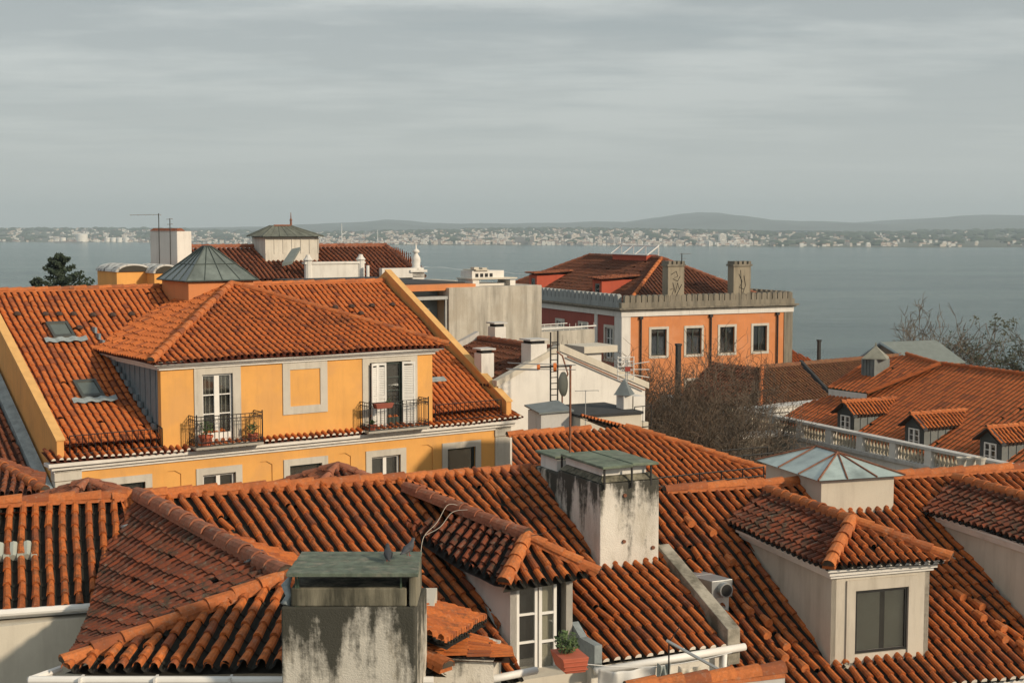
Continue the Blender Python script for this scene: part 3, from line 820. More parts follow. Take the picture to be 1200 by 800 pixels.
mb.prism([(E_[0] + .25, yF + .25, -17), (-1.2, yF + .25, -17), (-1.2, 22.4, -17), (V_[0] + .25, 22.4, -17)], (0, 0, 17 + E_[2] - .12))
o = mb.build('wall', CREAM, None); reparent(o, LH)
# lead valley flashing
mb = MB(W0)
for px, py, Y in ((148, 620, 23.9), (144, 640, 23.4), (140, 655, 23.1), (132, 672, 22.8), (122, 690, 22.5), (116, 699, 22.2)):
    q = S.hit(px, py, (0, 0, zr + .09), (0, -TS, 1)); w_ = S.world(q[0], q[1]); q = (w_[0], w_[1], q[2]); mb.tube([(q[0] - .1, q[1] + .05, q[2] + .03), (q[0] + .02, q[1] - .05, q[2] + .05), (q[0] + .12, q[1] - .08, q[2])], [.03, .06, .04], 6)
o = mb.build('valley_flashing', LEAD, None, smooth=True); reparent(o, LH)

# --- dormer with glazed doors
yd = -4.26
xa = L.hy(598, 700, yd)[0]; xb = L.hy(671, 700, yd)[0]; ze = -5.86
eb = (4.72, -2.05); efl = (5.02, -4.55); efr = (6.80, -4.55); er = (6.62, -2.1)
ap = L.hy(617, 632, -3.72); bk = (4.95, -.45, zr - .2)
bk = L.hit(476, 575, (0, 0, zr), (0, -TL, 1))
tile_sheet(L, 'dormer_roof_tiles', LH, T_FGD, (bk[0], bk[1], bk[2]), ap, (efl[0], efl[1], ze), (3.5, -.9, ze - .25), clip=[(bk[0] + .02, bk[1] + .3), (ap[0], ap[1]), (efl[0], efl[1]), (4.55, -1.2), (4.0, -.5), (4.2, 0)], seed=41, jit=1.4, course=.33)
def zfd(x, y): return ze + (ap[2] - ze) * (y - efl[1]) / (ap[1] - efl[1])
slope(L, 'dormer_roof_tiles', LH, T_FG, [(efl[0], efl[1]), (efr[0], efr[1]), (ap[0], ap[1])], (.05, -1), zfd, seed=42, course=.3)
slope(L, 'dormer_roof_tiles', LH, T_FG, [(bk[0], bk[1] + .2), (ap[0], ap[1]), (efr[0], efr[1]), (7.2, -2.0)], (1, .08), lambda x, y: ap[2] - (ap[2] - ze) / (efr[0] - ap[0]) * (x - ap[0]), seed=43, course=.33)
ridge(L, LH, (bk[0], bk[1], bk[2] + .1), (ap[0], ap[1], ap[2] + .1), T_CAPD, r=.13, L=.42, seed=44)
ridge(L, LH, (ap[0], ap[1], ap[2] + .1), (efl[0] + .03, efl[1] + .02, ze + .09), T_CAP, r=.12, L=.34, seed=45, name='hip_tiles')
ridge(L, LH, (ap[0], ap[1], ap[2] + .1), (efr[0], efr[1] + .02, ze + .07), T_CAP, r=.11, L=.38, seed=46, name='hip_tiles')
xr_ = xb - .06
mb = MB(L)
# cheeks and body
mb.prism([(xa, yd, -7.9), (xa, yd, ze + .03), (xa - .22, -1.6, ze + .03), (xa - .22, -1.6, -6.2)], (.12, 0, 0))
mb.prism([(xb, yd, -7.9), (xb, yd, ze + .03), (xb, -1.6, ze + .03), (xb, -1.6, -6.2)], (-.12, 0, 0))
mb.build('dormer_wall', WHITE, LH)
mb = MB(L); wallgrid(mb, front(yd), xa + .001, xb, -8.6, ze + .02, [(xa + .12, xb - .12, -8.5, ze - .07, .2)], 0, 1)
mb.build('door_surround', [FADED, DARK], LH)
dw = xb - xa - .24
fr_ = front(yd)
mb = MB(L); bars(mb, fr_, xa + .14, xa + .14 + dw * .42, -8.45, ze - .1, .05, .10, .05, cols=1, rows=5, wm=.035)
g = mb.build('door_leaf', PAINTW, LH)
mb = MB(L); mb.box(xa + .16, xa + .12 + dw * .42, .07, .08, -8.4, ze - .14, 0, fr_); mb.build('pane', GLASS, g)
mb = MB(L); bars(mb, fr_, xa + .15 + dw * .43, xa + .12 + dw * .82, -8.45, ze - .1, .03, .08, .055, cols=1, rows=4, wm=.04, hm=.5)
g = mb.build('door_leaf', PAINTW, LH)
mb = MB(L); mb.box(xa + .17 + dw * .43, xa + .1 + dw * .82, .05, .06, -8.0, ze - .14, 0, fr_); mb.build('pane', GLASS, g)
mb = MB(L); mb.box(xa + .2 + dw * .43, xa + .1 + dw * .8, .13, .14, -8.3, ze - .2, 0, fr_); mb.build('curtain', CURTD, LH)
# balcony floor, rail, planter
mb = MB(L); mb.box(4.4, 6.45, -5.35, yd - .01, -8.75, -8.6); mb.build('balcony_floor', GREYW, LH)
mb = MB(L); railing(mb, [(4.9, -5.3, -8.6), (6.4, -5.3, -8.6)], .98, gap=.13); mb.build('balcony_railing', IRON, LH)

# --- lean-to roof and low wall left of the dormer
A = atY(493, 768, 19.3); B = atY(493, 720, 20.6); C = atY(600, 760, 20.6); D = atY(602, 771, 19.4)
C = (C[0], C[1], C[2])
o = tile_sheet(W0, 'lean_to_tiles', None, T_M, A, B, C, D, seed=51, pitch=.16, amp=.035, course=.35, chd=.02, cw=.6, jit=.6); reparent(o, LH)
q1 = atY(494, 767, 19.35); q2 = atY(578, 770, 19.45)
mb = MB(W0); mb.hexa([(q1[0], q1[1], -9.5), (q2[0], q2[1], -9.5), (q2[0] + .1, 20.6, -9.5), (q1[0] + .1, 20.6, -9.5), (q1[0], q1[1], q1[2] - .05), (q2[0], q2[1], q2[2] - .05), (q2[0] + .1, 20.6, q2[2] - .1), (q1[0] + .1, 20.6, q1[2] + .1)])
o = mb.build('lean_to_wall', CHIM, None); reparent(o, LH)
mb = MB(W0); q1 = atY(577, 795, 19.5); q2 = atY(628, 785, 20.2); mb.tube([q1, q2], .055, 10); o = mb.build('gutter', PAINTW, None, smooth=True); reparent(o, LH)

# --- large double chimney
def cap_slab(fr, parent, x0, x1, y0, y1, z, t=.07, m=SLAB, name='cap_slab'):
    mb = MB(fr); mb.box(x0, x1, y0, y1, z, z + t); return mb.build(name, m, parent, bevel=.012)
cx0 = L.hy(703, 640, -2.845)[0]; cx1 = L.hy(772, 640, -2.845)[0]; zt = L.hy(703, 566, -2.845)[2]
mb = MB(L)
mb.box(cx0, cx1, -2.845, -1.15, -8, zt - .02)
ch = mb.build('chimney', CHIM, LH, bevel=.02)
mb = MB(L)
mb.hexa([(cx0, -2.84, zt), (cx1, -2.84, zt), (cx1, -1.2, zt), (cx0, -1.2, zt), (cx0 + .1, -2.74, zt + .09), (cx1 - .1, -2.74, zt + .09), (cx1 - .1, -1.3, zt + .09), (cx0 + .1, -1.3, zt + .09)])
mb.build('sloped_lip', MOSSY, ch)
mb = MB(L); mb.box(cx0 + .12, cx1 - .2, -2.70, -1.25, zt + .1, zt + .28); mb.build('flue_head', WHITE, ch)
zc = L.hy(690, 553, -2.9)[2] + .03
mb = MB(L)
xc0 = cx0 + .0; xc1 = cx1 - .14
mb.hexa([(xc0, -2.95, zc), (xc0 + .62, -2.95, zc), (xc0 + .62, -1.25, zc), (xc0, -1.25, zc), (xc0, -2.95, zc + .05), (xc0 + .62, -2.95, zc + .06), (xc0 + .62, -1.25, zc + .06), (xc0, -1.25, zc + .05)])
mb.hexa([(xc0 + .64, -2.9, zc + .01), (xc1 + .1, -2.9, zc), (xc1 + .1, -1.3, zc), (xc0 + .64, -1.3, zc + .01), (xc0 + .64, -2.9, zc + .07), (xc1 + .1, -2.9, zc + .05), (xc1 + .1, -1.3, zc + .05), (xc0 + .64, -1.3, zc + .07)])
mb.build('cap_slab', SLAB, ch, bevel=.012)
for xx, yy in ((xc0 + .05, -2.9), (xc0 + .62, -2.9), (xc0 + .05, -1.2), (xc1 - .05, -2.85)):
    mb = MB(L); mb.box(xx, xx + .03, yy, yy + .03, zt - .12, zc); mb.build('cap_bracket', IRON, ch)
for px, py in ((732, 580), (731, 634), (765, 641)):
    mb = MB(L); q = L.hy(px, py, -2.85); mb.tube([(q[0], q[1] + .02, q[2]), (q[0], q[1] - .03, q[2])], .035, 8); mb.build('anchor_plate', RUST, ch)
# rear lower stack
q = L.hy(638, 540, -.4); q2 = L.hy(690, 540, -.4)
mb = MB(L); mb.box(cx0 + .02, cx0 + .6, -1.2, -.1, -6, zt - .1); c2 = mb.build('chimney', CHIMD, LH, bevel=.03)
mb = MB(L); mb.box(cx0 + .1, cx0 + .5, -.9, -.2, zt - .101, zt + .14); mb.build('flue_head', WHITE, c2)
cap_slab(L, c2, cx0 + .02, cx0 + .6, -.98, -.1, zt + .16, .05)

# --- nearest chimney with planked cap
f0 = Fr(0, 0, 0, -17); Yc = 17.0
a = atY(329, 700, Yc)[0]; b = atY(486, 700, Yc)[0]; zt1 = atY(400, 711, Yc)[2]
mb = MB(f0)
mb.add([(a, Yc, -12), (b, Yc, -12), (b + .09, Yc + .95, -12), (a + .09, Yc + .95, -12), (a, Yc, zt1), (b, Yc, zt1), (b + .09, Yc + .95, zt1), (a + .09, Yc + .95, zt1)], [(0, 3, 2, 1), (4, 5, 6, 7), (0, 1, 5, 4), (1, 2, 6, 5), (2, 3, 7, 6), (3, 0, 4, 7)])
c3 = mb.build('chimney', CHIMD, None, bevel=.02); reparent(c3, LH)
def under(o, p_): bpy.context.view_layer.update(); o.parent = p_; o.matrix_parent_inverse = p_.matrix_world.inverted(); return o
zt2 = atY(400, 689, Yc)[2]
mb = MB(f0); mb.box(a + .12, b - .1, Yc + .01, Yc + .85, zt1 + .002, zt2); mb.box(b - .07, b + .03, Yc - .0, Yc + .9, zt1 + .003, zt2 + .18); under(mb.build('flue_head', MOSSY, None, bevel=.02), c3)
zc0 = atY(400, 676, Yc - .15)[2]; xl = atY(335, 676, Yc - .15)[0]; xr = atY(490, 676, Yc - .15)[0]
mb = MB(f0)
for i, (y0, y1) in enumerate(((Yc - .15, Yc + .16), (Yc + .17, Yc + .52), (Yc + .53, Yc + 1.0))):
    mb.box(xl + .01 * i, xr - .012 * i, y0, y1, zc0 + .003 * i, zc0 + .05)
under(mb.build('cap_planks', plain('mossy_planks', (.10, .125, .095), rough=.85, var=.45, scale=7, dirt=(.27, .24, .19), dirtamt=.95, bmp=.6), None, bevel=.008), c3)
GB = plain('green_bracket', (.05, .08, .05), rough=.6, bmp=0)
for xx, yy in ((a + .17, .02), (a + .2, .02), (b - .18, .02), (b - .06, .02), (a + .17, .8), (b - .2, .8)):
    mb = MB(f0); mb.box(xx, xx + .022, Yc + yy, Yc + yy + .03, zt1 - .05, zc0); under(mb.build('cap_bracket', GB, None), c3)
mb = MB(f0); mb.tube([(a + .04, Yc + .1, zt1), (a + .08, Yc + .15, zt1 + .1), (a + .03, Yc + .2, zt1 + .22), (a + .1, Yc + .2, zt1 + .34)], [.07, .05, .06, .02], 7); under(mb.build('torn_flashing', LEAD, None, smooth=True), c3)

# ================================================================== NEAR HOUSE ON THE RIGHT
r = atY(785, 577, 29.5); R = Fr(18, r[0], r[1], -18); zr2 = r[2]; TR2 = .48
zR = lambda x, y: zr2 + TR2 * y
RH = root(R, 'roofed_house', 'near cream house with weathered tiled roof, dormers and a pale glass roof lantern', 'house')
xl_ = -.9
tile_sheet(R, 'roof_tiles', RH, T_FG, (xl_ - .5, 0, zr2), (11.5, 0, zr2), (12.0, -5.62, zR(0, -5.62)), (xl_, -5.62, zR(0, -5.62)), seed=61, mortar=True)
ridge(R, RH, (-.1, 0, zr2 + .09), (3.05, 0, zr2 + .09), r=.135, L=.43, seed=62)
ridge(R, RH, (4.1, 0, zr2 + .09), (11.5, 0, zr2 + .09), r=.135, L=.43, seed=63)
mb = MB(R); mb.quad((xl_, 0, zr2 - .06), (11.5, 0, zr2 - .06), (11.5, 3.4, zr2 - 1.7), (xl_, 3.4, zr2 - 1.7)); mb.build('back_roof', T_M, RH, attrs=True)
mb = MB(R); mb.box(xl_ + .1, 11.4, -5.35, 3.2, -18, -8.35); mb.box(xl_ + .1, 11.4, -2.5, 1.2, -8.35, -6.8)
mb.build('wall', CREAM, RH)
mb = MB(R); mb.box(xl_, 11.5, -5.52, -5.355, -8.55, -8.28); mb.build('cornice', CORN, RH)
# raised ventilation tiles
mb = MB(R)
vt = [(205, 575), (262, 610), (258, 648), (318, 683), (313, 718), (375, 750), (868, 530), (928, 560), (932, 595), (995, 627), (1000, 660), (1065, 690), (22, 300), (90, 330), (150, 420)]
for (u, v) in vt:
    q = R.hit(800 + .375 * u, 500 + .375 * v, (0, 0, zr2 + .08), (0, -TR2, 1))
    mb = MB(R); mb.tube([(q[0], q[1] + .17, q[2] + TR2 * .17 - .02), (q[0], q[1] - .1, q[2] - TR2 * .1 + .05)], [.06, .085], 8, tr=.1)
    mb.build('vent_tile', T_CAP, RH, attrs=True)

def hip_dormer(name_label, dx, blind=False, seed=70):
    """cream dormer with a hipped tile roof on the right-hand house"""
    y0 = -4.92; xa = .955 + dx; xb = 3.0 + dx; ze = -6.13; yb = -1.42
    efl = (.70 + dx, -5.2); efr = (3.30 + dx, -5.2); ax_ = 2.0 + dx; ap = (ax_, -3.86, -5.60); bk = (ax_, -.55, -5.60)
    D0 = MB(R)
    wallgrid(D0, front(y0), xa, xb, -8.2, ze, [(1.44 + dx, 2.55 + dx, -7.76, -6.58, .16)], 0, 1)
    D0.prism([(xa, y0, -8.2), (xa, y0, ze), (xa, -1.2, ze), (xa, -1.2, -6.4)], (.1, 0, 0)); D0.prism([(xb, y0, -8.2), (xb, y0, ze), (xb, -1.2, ze), (xb, -1.2, -6.4)], (-.1, 0, 0))
    dm = D0.build('dormer', [DORMW, ROOM], RH)
    if name_label: dm['label'] = name_label
    m2 = MB(R)
    for (a_, b_) in ((.18, 0), (.10, .09), (.05, .15)):
        m2.box(xa - a_, xb + a_, y0 - a_, -1.5, ze - .03 - b_ + .0, ze + .03 - b_)
    m2.build('cornice', CORN, dm)
    m2 = MB(R); s_ = .18
    m2.box(1.44 + dx - s_, 1.44 + dx, y0 - .03, y0 + .01, -7.9, -6.38); m2.box(2.55 + dx, 2.55 + dx + s_, y0 - .03, y0 + .01, -7.9, -6.38); m2.box(1.44 + dx, 2.55 + dx, y0 - .028, y0 + .01, -6.58, -6.38)
    m2.build('window_surround', DORMW, dm)
    f_ = front(y0)
    m2 = MB(R); bars(m2, f_, 1.46 + dx, 2.53 + dx, -7.74, -6.60, .01, .05, .035, cols=1, rows=1); wn_ = m2.build('window', IRON, dm)
    m3 = MB(R); m3.box(1.48 + dx, 2.51 + dx, .028, .033, -7.73, -6.61, 0, f_); m3.build('pane', GLASS, wn_)
    m3 = MB(R); m3.box(1.47 + dx, 2.02 + dx, .10, .105, -7.75, -6.59, 0, f_); m3.box(2.12 + dx, 2.52 + dx, .09, .095, -7.75, -6.59, 0, f_); m3.build('blind', CURTD, dm)
    zl = lambda x, y: ze + .05 + (ap[2] - ze - .05) * (x - efl[0]) / (ax_ - efl[0])
    zrr = lambda x, y: ze + .05 + (ap[2] - ze - .05) * (efr[0] - x) / (efr[0] - ax_)
    zfr = lambda x, y: ze + .05 + (ap[2] - ze - .05) * (y - efl[1]) / (ap[1] - efl[1])
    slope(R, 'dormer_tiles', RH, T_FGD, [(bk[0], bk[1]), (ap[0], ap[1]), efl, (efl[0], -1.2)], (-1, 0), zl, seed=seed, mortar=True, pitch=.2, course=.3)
    slope(R, 'dormer_tiles', RH, T_FG, [efl, efr, (ap[0], ap[1])], (0, -1), zfr, seed=seed + 1, mortar=True, pitch=.2, course=.3)
    slope(R, 'dormer_tiles', RH, T_FG, [(bk[0], bk[1]), (ap[0], ap[1]), efr, (efr[0], -1.2)], (1, 0), zrr, seed=seed + 2, mortar=True, pitch=.2, course=.3, seg=4)
    ridge(R, RH, (bk[0], bk[1], bk[2] + .09), (ap[0], ap[1], ap[2] + .1), T_CAP, r=.12, L=.38, seed=seed + 3)
    ridge(R, RH, (ap[0], ap[1], ap[2] + .13), (efl[0] + .03, efl[1] + .03, ze + .14), T_CAP, r=.125, L=.36, seed=seed + 4, name='hip_tiles')
    ridge(R, RH, (ap[0], ap[1], ap[2] + .1), (efr[0] - .03, efr[1] + .03, ze + .12), T_CAP, r=.12, L=.36, seed=seed + 5, name='hip_tiles')
hip_dormer('dormer with the large brown window, nearer the chimneys', 0)
hip_dormer('dormer cut off by the right edge of the photo', 4.62, seed=80)

# --- glass roof lantern
LX0 = 3.02; LX1 = 4.78; LY0 = -.98; LY1 = 1.45; lz = -5.33
mb = MB(R); mb.box(LX0, LX1, LY0, LY1, -7, lz); ln = mb.build('roof_lantern', CREAM, RH, bevel=.01)
mb = MB(R); e = .17; zt = lz + .42
pa, pb = (3.9, -.15, zt), (3.9, .75, zt)
q0, q1, q2, q3 = (LX0 - e, LY0 - e, lz + .03), (LX1 + e, LY0 - e, lz + .03), (LX1 + e, LY1 + e, lz + .03), (LX0 - e, LY1 + e, lz + .03)
for qd in ((q0, q1, pa), (q1, q2, pb, pa), (q2, q3, pb), (q3, q0, pa, pb)): mb.add(list(qd), [tuple(range(len(qd)))])
mb.box(LX0 - .1, LX1 + .1, LY0 - .1, LY1 + .1, lz + .003, lz + .02, 1)
mb.build('glazing', [plain('sky_pale_lantern_glass', (.30, .37, .36), rough=.12, var=.35, scale=1.5, dirt=(.12, .15, .15), dirtamt=.5, bmp=0), LEAD], ln)  # pale sky reflection painted into the glass colour
mb = MB(R)
for a_, b_ in ((q0, pa), (q1, pa), (q2, pb), (q3, pb), (pa, pb)): mb.tube([up(a_, .012), up(b_, .012)], .024, 5)
for (c0, c1, tip) in ((q0, q1, pa),):
    for t_ in (.33, .67): mb.tube([up(tuple(c0[i] + (c1[i] - c0[i]) * t_ for i in range(3)), .012), up(tip, .012)], .02, 5)
for t_ in (.3, .62):
    c = tuple(q0[i] + (q3[i] - q0[i]) * t_ for i in range(3)); d_ = tuple(pa[i] + (pb[i] - pa[i]) * (0 if t_ < .5 else 1) for i in range(3)); mb.tube([up(c, .012), up(d_, .012)], .02, 5)
    c = tuple(q1[i] + (q2[i] - q1[i]) * t_ for i in range(3)); mb.tube([up(c, .012), up(d_, .012)], .02, 5)
mb.build('glazing_bars', RUST, ln)

# --- metal extractor vent on its white block
q = L.hy(846, 705, -3.9)
vf = L.sub(q[0] - .12, -3.3, -8.0)
vr = root(vf, 'roof_vent', 'grey metal extractor box with round outlet beside the stone parapet', 'vent')
q = vf.lp(atY(832, 690, 26.6)); zz = atY(832, 688, 26.4)[2]
gx, gy, _ = vf.lp(atY(835, 690, 26.4))
mb = MB(vf); mb.box(gx - .16, gx + .24, gy - .2, gy + .5, -8, zz - .14); mb.build('base_block', WHITE, vr, bevel=.01)
mb = MB(vf)
mb.hexa([(gx - .2, gy - .28, zz - .13), (gx + .26, gy - .28, zz - .13), (gx + .26, gy + .75, zz - .1), (gx - .2, gy + .75, zz - .1), (gx - .2, gy - .28, zz + .2), (gx + .26, gy - .28, zz + .2), (gx + .26, gy + .75, zz + .12), (gx - .2, gy + .75, zz + .12)])
for i in range(2): mb.box(gx - .205, gx + .265, gy + .1 + i * .3, gy + .115 + i * .3, zz - .12, zz + .17 - .02 * i)
mb.build('housing', STEEL, vr, bevel=.01)
mb = MB(vf); c = (gx + .05, gy - .28, zz + .03)
ring = [(c[0] + .13 * math.cos(2 * PI * i / 16), c[1], c[2] + .13 * math.sin(2 * PI * i / 16)) for i in range(17)]
mb.tube([c, (c[0], c[1] - .12, c[2])], .14, 18); sp_ = mb.build('outlet', STEEL, vr)
mb = MB(vf); mb.tube([(c[0], c[1] - .10, c[2]), (c[0], c[1] - .126, c[2])], .115, 18); mb.build('outlet_opening', DARK, sp_)
# ================================================================== MIDDLE ORANGE ROOF
M0 = atY(675, 505, 37.5); Mf = Fr(25, M0[0], M0[1], -17); zm = M0[2]
MH = root(Mf, 'roofed_house', 'low house with a bright orange hipped roof behind the near double chimney', 'house')
cM = Mf.hz(893, 556, -6.5); sM = (zm + 6.5) / (-cM[1] - 0)
sM = .36
zM = lambda x, y: zm + sM * y
hipx = 1.55
mxl = Mf.hy(600, 545, -3.2)[0]
slope(Mf, 'roof_tiles', MH, T_M, [(Mf.hy(600, 512, 0)[0], 0), (hipx, 0), (cM[0] + .6, cM[1] - .55), (cM[0] + .6, -3.2), (mxl, -3.2)], (0, -1), zM, seed=91, pitch=.2, amp=.065, ends=True)
slope(Mf, 'roof_tiles', MH, T_M, [(hipx, 0), (cM[0] + .6, cM[1] - .55), (cM[0] + .6, 3), (hipx, 2.8)], (1, 0), lambda x, y: zm - .38 * (x - hipx), seed=92, pitch=.2, amp=.065, seg=4)
ridge(Mf, MH, (-2.0, 0, zm + .06), (.4, 0, zm + .06), T_CAP, seed=93, r=.11)
ridge(Mf, MH, (hipx, 0, zm + .07), (cM[0] + .55, cM[1] - .5, zm + sM * (cM[1] - .5) + .08), T_CAP, seed=94, r=.105, L=.36, name='hip_tiles')
xb4 = Mf.hy(604, 530, 4)[0]; xb0 = Mf.hy(601, 530, 0)[0]
mb = MB(Mf); mb.prism([(mxl + .15, -3.0, -17), (cM[0] + .3, -3.0, -17), (cM[0] + .3, 4, -17), (xb4, 4, -17), (xb0, 0, -17)], (0, 0, 17 + zm - 1.55)); mb.quad((xb0, 0, zm - .05), (hipx, 0, zm - .05), (hipx, 4, zm - 1.5), (xb4, 4, zm - 1.5)); mb.build('wall', CREAM, MH)
# thin guard rail at its lower edge
mb = MB(Mf)
def zrail(px, py): return Mf.hit(px, py, (0, 0, zm + .45), (0, -sM, 1))
a_ = zrail(768, 560); b_ = zrail(895, 547)
for dz in (0, -.22): mb.tube([(a_[0], a_[1], a_[2] + dz), (b_[0], b_[1], b_[2] + dz)], .018, 5)
for i in range(6):
    t_ = i / 5; x, y, z = (a_[j] + (b_[j] - a_[j]) * t_ for j in range(3)); mb.tube([(x, y, z + .02), (x, y, z - .55)], .018, 5)
mb.build('guard_rail', IRON, MH)

# ================================================================== YELLOW HOUSE
Yp = atY(190, 525, 43.5); Y = Fr(35, Yp[0], Yp[1], -18)
YH = root(Y, 'yellow_house', 'large ochre yellow house with orange tiled roofs, two iron balconies and a glass pyramid', 'house')
YX0, YX1 = -3.3, 13.05; ZE = -6.95; YR = 8.5; ZRD = -2.3; SY = (ZRD + 6.72) / (YR + .25)
zY = lambda x, y: ZRD + SY * (y - YR)
# facade, lower storeys (plane y=0.0)
low = [((125, 172), (560, 600), 2.35), ]
def fx(px, py, y=0): q = Y.hy(px, py, y); return q[0], q[2]
wins = []
for (pxa, pxb, pyt, pxm) in ((124, 171, 563, 0), (236, 277, 553, 0), (338, 378, 542, 0), (434, 470, 534, 0), (523, 558, 525, 0)):
    ua, zt_ = fx(pxa, pyt + .0); ub, _ = fx(pxb, pyt)
    zt_ = fx((pxa + pxb) / 2, pyt)[1]
    wins.append((ua, ub, zt_))
zt_ = sum(w_[2] for w_ in wins) / len(wins)
wins = [(a_, b_, zt_) for a_, b_, _ in wins]
niches = []
for (pxr, pyt) in ((212, 549), (319, 540), (411, 530), (507, 521)):
    ub, zn = fx(pxr, pyt); niches.append((ub - .62, ub, zn))
zn = sum(q[2] for q in niches) / len(niches)
holes = [(a_, b_, zt_ - 2.0, zt_, .2) for a_, b_, _ in wins] + [(a_, b_, zt_ - 2.2, zn, .035, 0) for a_, b_, _ in niches]
mb = MB(Y)
wallgrid(mb, front(0), YX0, YX1, -18, ZE - .0, holes, 0, 1)
YW = 9.82
mb.box(YX0, YX0 + .02, .01, 16.5, -18, -7.2); mb.box(YX1 - .3, YX1, .01, 16.5, -18, -7.2, 2)
mb.box(YX0 + .4, YX1 - .4, 1.2, 15.5, -9, -6.7)
YWALL = mb.build('wall', [OCHRE, ROOM, OCHRE2], YH)
mb = MB(Y)
for (a_, b_, _) in niches:   # chamfered upper corners of the shallow blind panels
    for (x_, sgn) in ((a_, 1), (b_, -1)):
        mb.prism([(x_, .003, zn), (x_ + sgn * .2, .003, zn), (x_, .003, zn - .12)], (0, .03, 0))
mb.build('niche_corner', OCHRE, YH)
for i, (a_, b_, z_) in enumerate(wins):
    cols = 1 if i in (0, 2, 4) else 2
    fm = PAINTW if i in (1, 3) else DKGREEN
    wo = window(Y, YH, front(0), a_ + .04, b_ - .03, z_ - 1.9, z_ - .03, depth=.17, w=.075, cols=cols, rows=1 if i in (0,) else (1 if cols == 2 else 2), mid=.13, fm=fm, surround='open', sw=.22, curtain=[(.05, .95)] if i in (2, 4) else None)
# quoins
for (a_, b_) in ((YX0 - .03, YX0 + .75), (YX1 - .62, YX1 + .03)):
    mb = MB(Y); mb.box(a_, b_, -.04, .3, -18, ZE - .62); mb.box(a_ - .02, b_ + .02, -.06, .3, ZE - .60, ZE - .0); mb.build('corner_pilaster', STONE, YH, bevel=.01)
# main cornice
mb = MB(Y)
for (d_, za, zb_) in ((.06, -.36, -.26), (.16, -.26, -.14), (.28, -.14, -.03)):
    mb.box(YX0 - d_, YX1 + d_, -d_, .2, ZE + za, ZE + zb_)
mb.build('cornice', CORN, YH, bevel=.012)
# eave strip of tiles in front of the upper storey, whole width
zs_ = lambda x, y: ZE + .02 + .30 * (y + .36)
slope(Y, 'eave_tiles', YH, T_Y, [(YX0 - .25, .55), (YX1 + .35, .55), (YX1 + .35, -.36), (YX0 - .25, -.36)], (0, -1), zs_, seed=101, mortar=True, pitch=.22, course=.45, amp=.07)
# main roof, left and right parts
BW = (0.0, YW)   # box dormer storey x range
slope(Y, 'roof_tiles', YH, T_Y, [(YX0 + .3, YR), (2.2, YR), (2.2, 0.1), (YX0 + .3, 0.1)], (0, -1), zY, seed=102, pitch=.225, course=.38, amp=.055, cw=.68, chd=.03)
slope(Y, 'roof_tiles', YH, T_Y, [(7.0, YR), (YX1 - .25, YR), (YX1 - .25, 0.1), (7.0, 0.1)], (0, -1), zY, seed=103, pitch=.225, course=.38, amp=.055, cw=.68, chd=.03)
slope(Y, 'roof_tiles', YH, T_Y, [(2.2, YR), (7.0, YR), (7.0, 4.5), (2.2, 4.5)], (0, -1), zY, seed=104, pitch=.225, course=.38, amp=.055, cw=.68, chd=.03, seg=4)
ridge(Y, YH, (YX0 + .2, YR, ZRD + .08), (YX1 - .3, YR, ZRD + .08), T_CAP, r=.12, L=.45, seed=105)
mb = MB(Y); mb.quad((YX0 + .2, YR, ZRD - .05), (YX1 - .2, YR, ZRD - .05), (YX1 - .2, YR + 8, ZRD - 4.2), (YX0 + .2, YR + 8, ZRD - 4.2)); mb.build('back_roof', T_Y, YH, attrs=True)
# gable parapets
def parapet(x0, x1, nm):
    mb = MB(Y); t_ = .42
    prof = [(-.12, ZE + .05), (-.12, ZE + .62), (YR, ZRD + t_ + .04), (YR + 8, ZRD - 4.2 + t_), (YR + 8, -10), (.06, -10), (.06, ZE - .1)]
    mb.prism([(x0, y, z) for y, z in prof], (x1 - x0, 0, 0)); o = mb.build('gable_parapet', OCHRE2, YH, bevel=.015)
    mb = MB(Y)
    a = (-.15, ZE + .62); b = (YR, ZRD + t_ + .04)
    mb.hexa([(x0 - .03, a[0], a[1]), (x1 + .03, a[0], a[1]), (x1 + .03, b[0], b[1]), (x0 - .03, b[0], b[1]), (x0 - .03, a[0], a[1] + .05), (x1 + .03, a[0], a[1] + .05), (x1 + .03, b[0], b[1] + .05), (x0 - .03, b[0], b[1] + .05)])
    mb.build('coping', plain('coping_render', (.62, .36, .13), rough=.9), o)
parapet(YX0 + .02, YX0 + .24, 'l'); parapet(YX1 - .2, YX1 + .03, 'r')
# upper storey
ZU = -4.30; yU = .02
uh = []
for (pxa, pxb, pyt, pyb) in ((236, 276, 437, 523), (433, 481, 427, 508)):
    ua, zt1_ = fx(pxa, pyt); ub, _ = fx(pxb, pyt); zt1_ = fx((pxa + pxb) / 2, (pyt))[1]; uh.append((ua, ub, zt1_))
ztd = -4.62
mb = MB(Y)
wallgrid(mb, front(yU), 0, YW, ZE - .05, ZU + .05, [(a_, b_, -6.98, ztd, .18) for a_, b_, _ in uh], 0, 1)
mb.quad((YW, yU, ZE), (YW, 6.5, ZE), (YW, 6.5, ZU + .05), (YW, yU, ZU + .05)); mb.quad((0.9, yU + .02, ZU), (YW, yU + .02, ZU), (YW, 6.5, ZU), (0.9, 6.5, ZU))
mb.box(-.0, .28, yU + .001, yU + .25, ZE - .1, ZU + .04)
mb.build('upper_wall', [OCHRE, ROOM], YH)
mb = MB(Y); mb.box(.0, .1, yU + .26, 6.4, ZE - .1, ZU + .03)
for i in range(12): mb.box(-.025, 0, yU + .4 + i * .45, yU + .43 + i * .45, ZE - .1, ZU + .03)
mb.build('clad_cheek', BLUEG, YH)
mb = MB(Y)
for (d_, za, zb_) in ((.08, -.02, .07), (.18, .072, .14), (.30, .142, .22)):
    mb.box(-d_, YW + d_, yU - d_, 6.2, ZU + za - .12, ZU + zb_ - .12)
mb.build('upper_cornice', CORN, YH, bevel=.01)
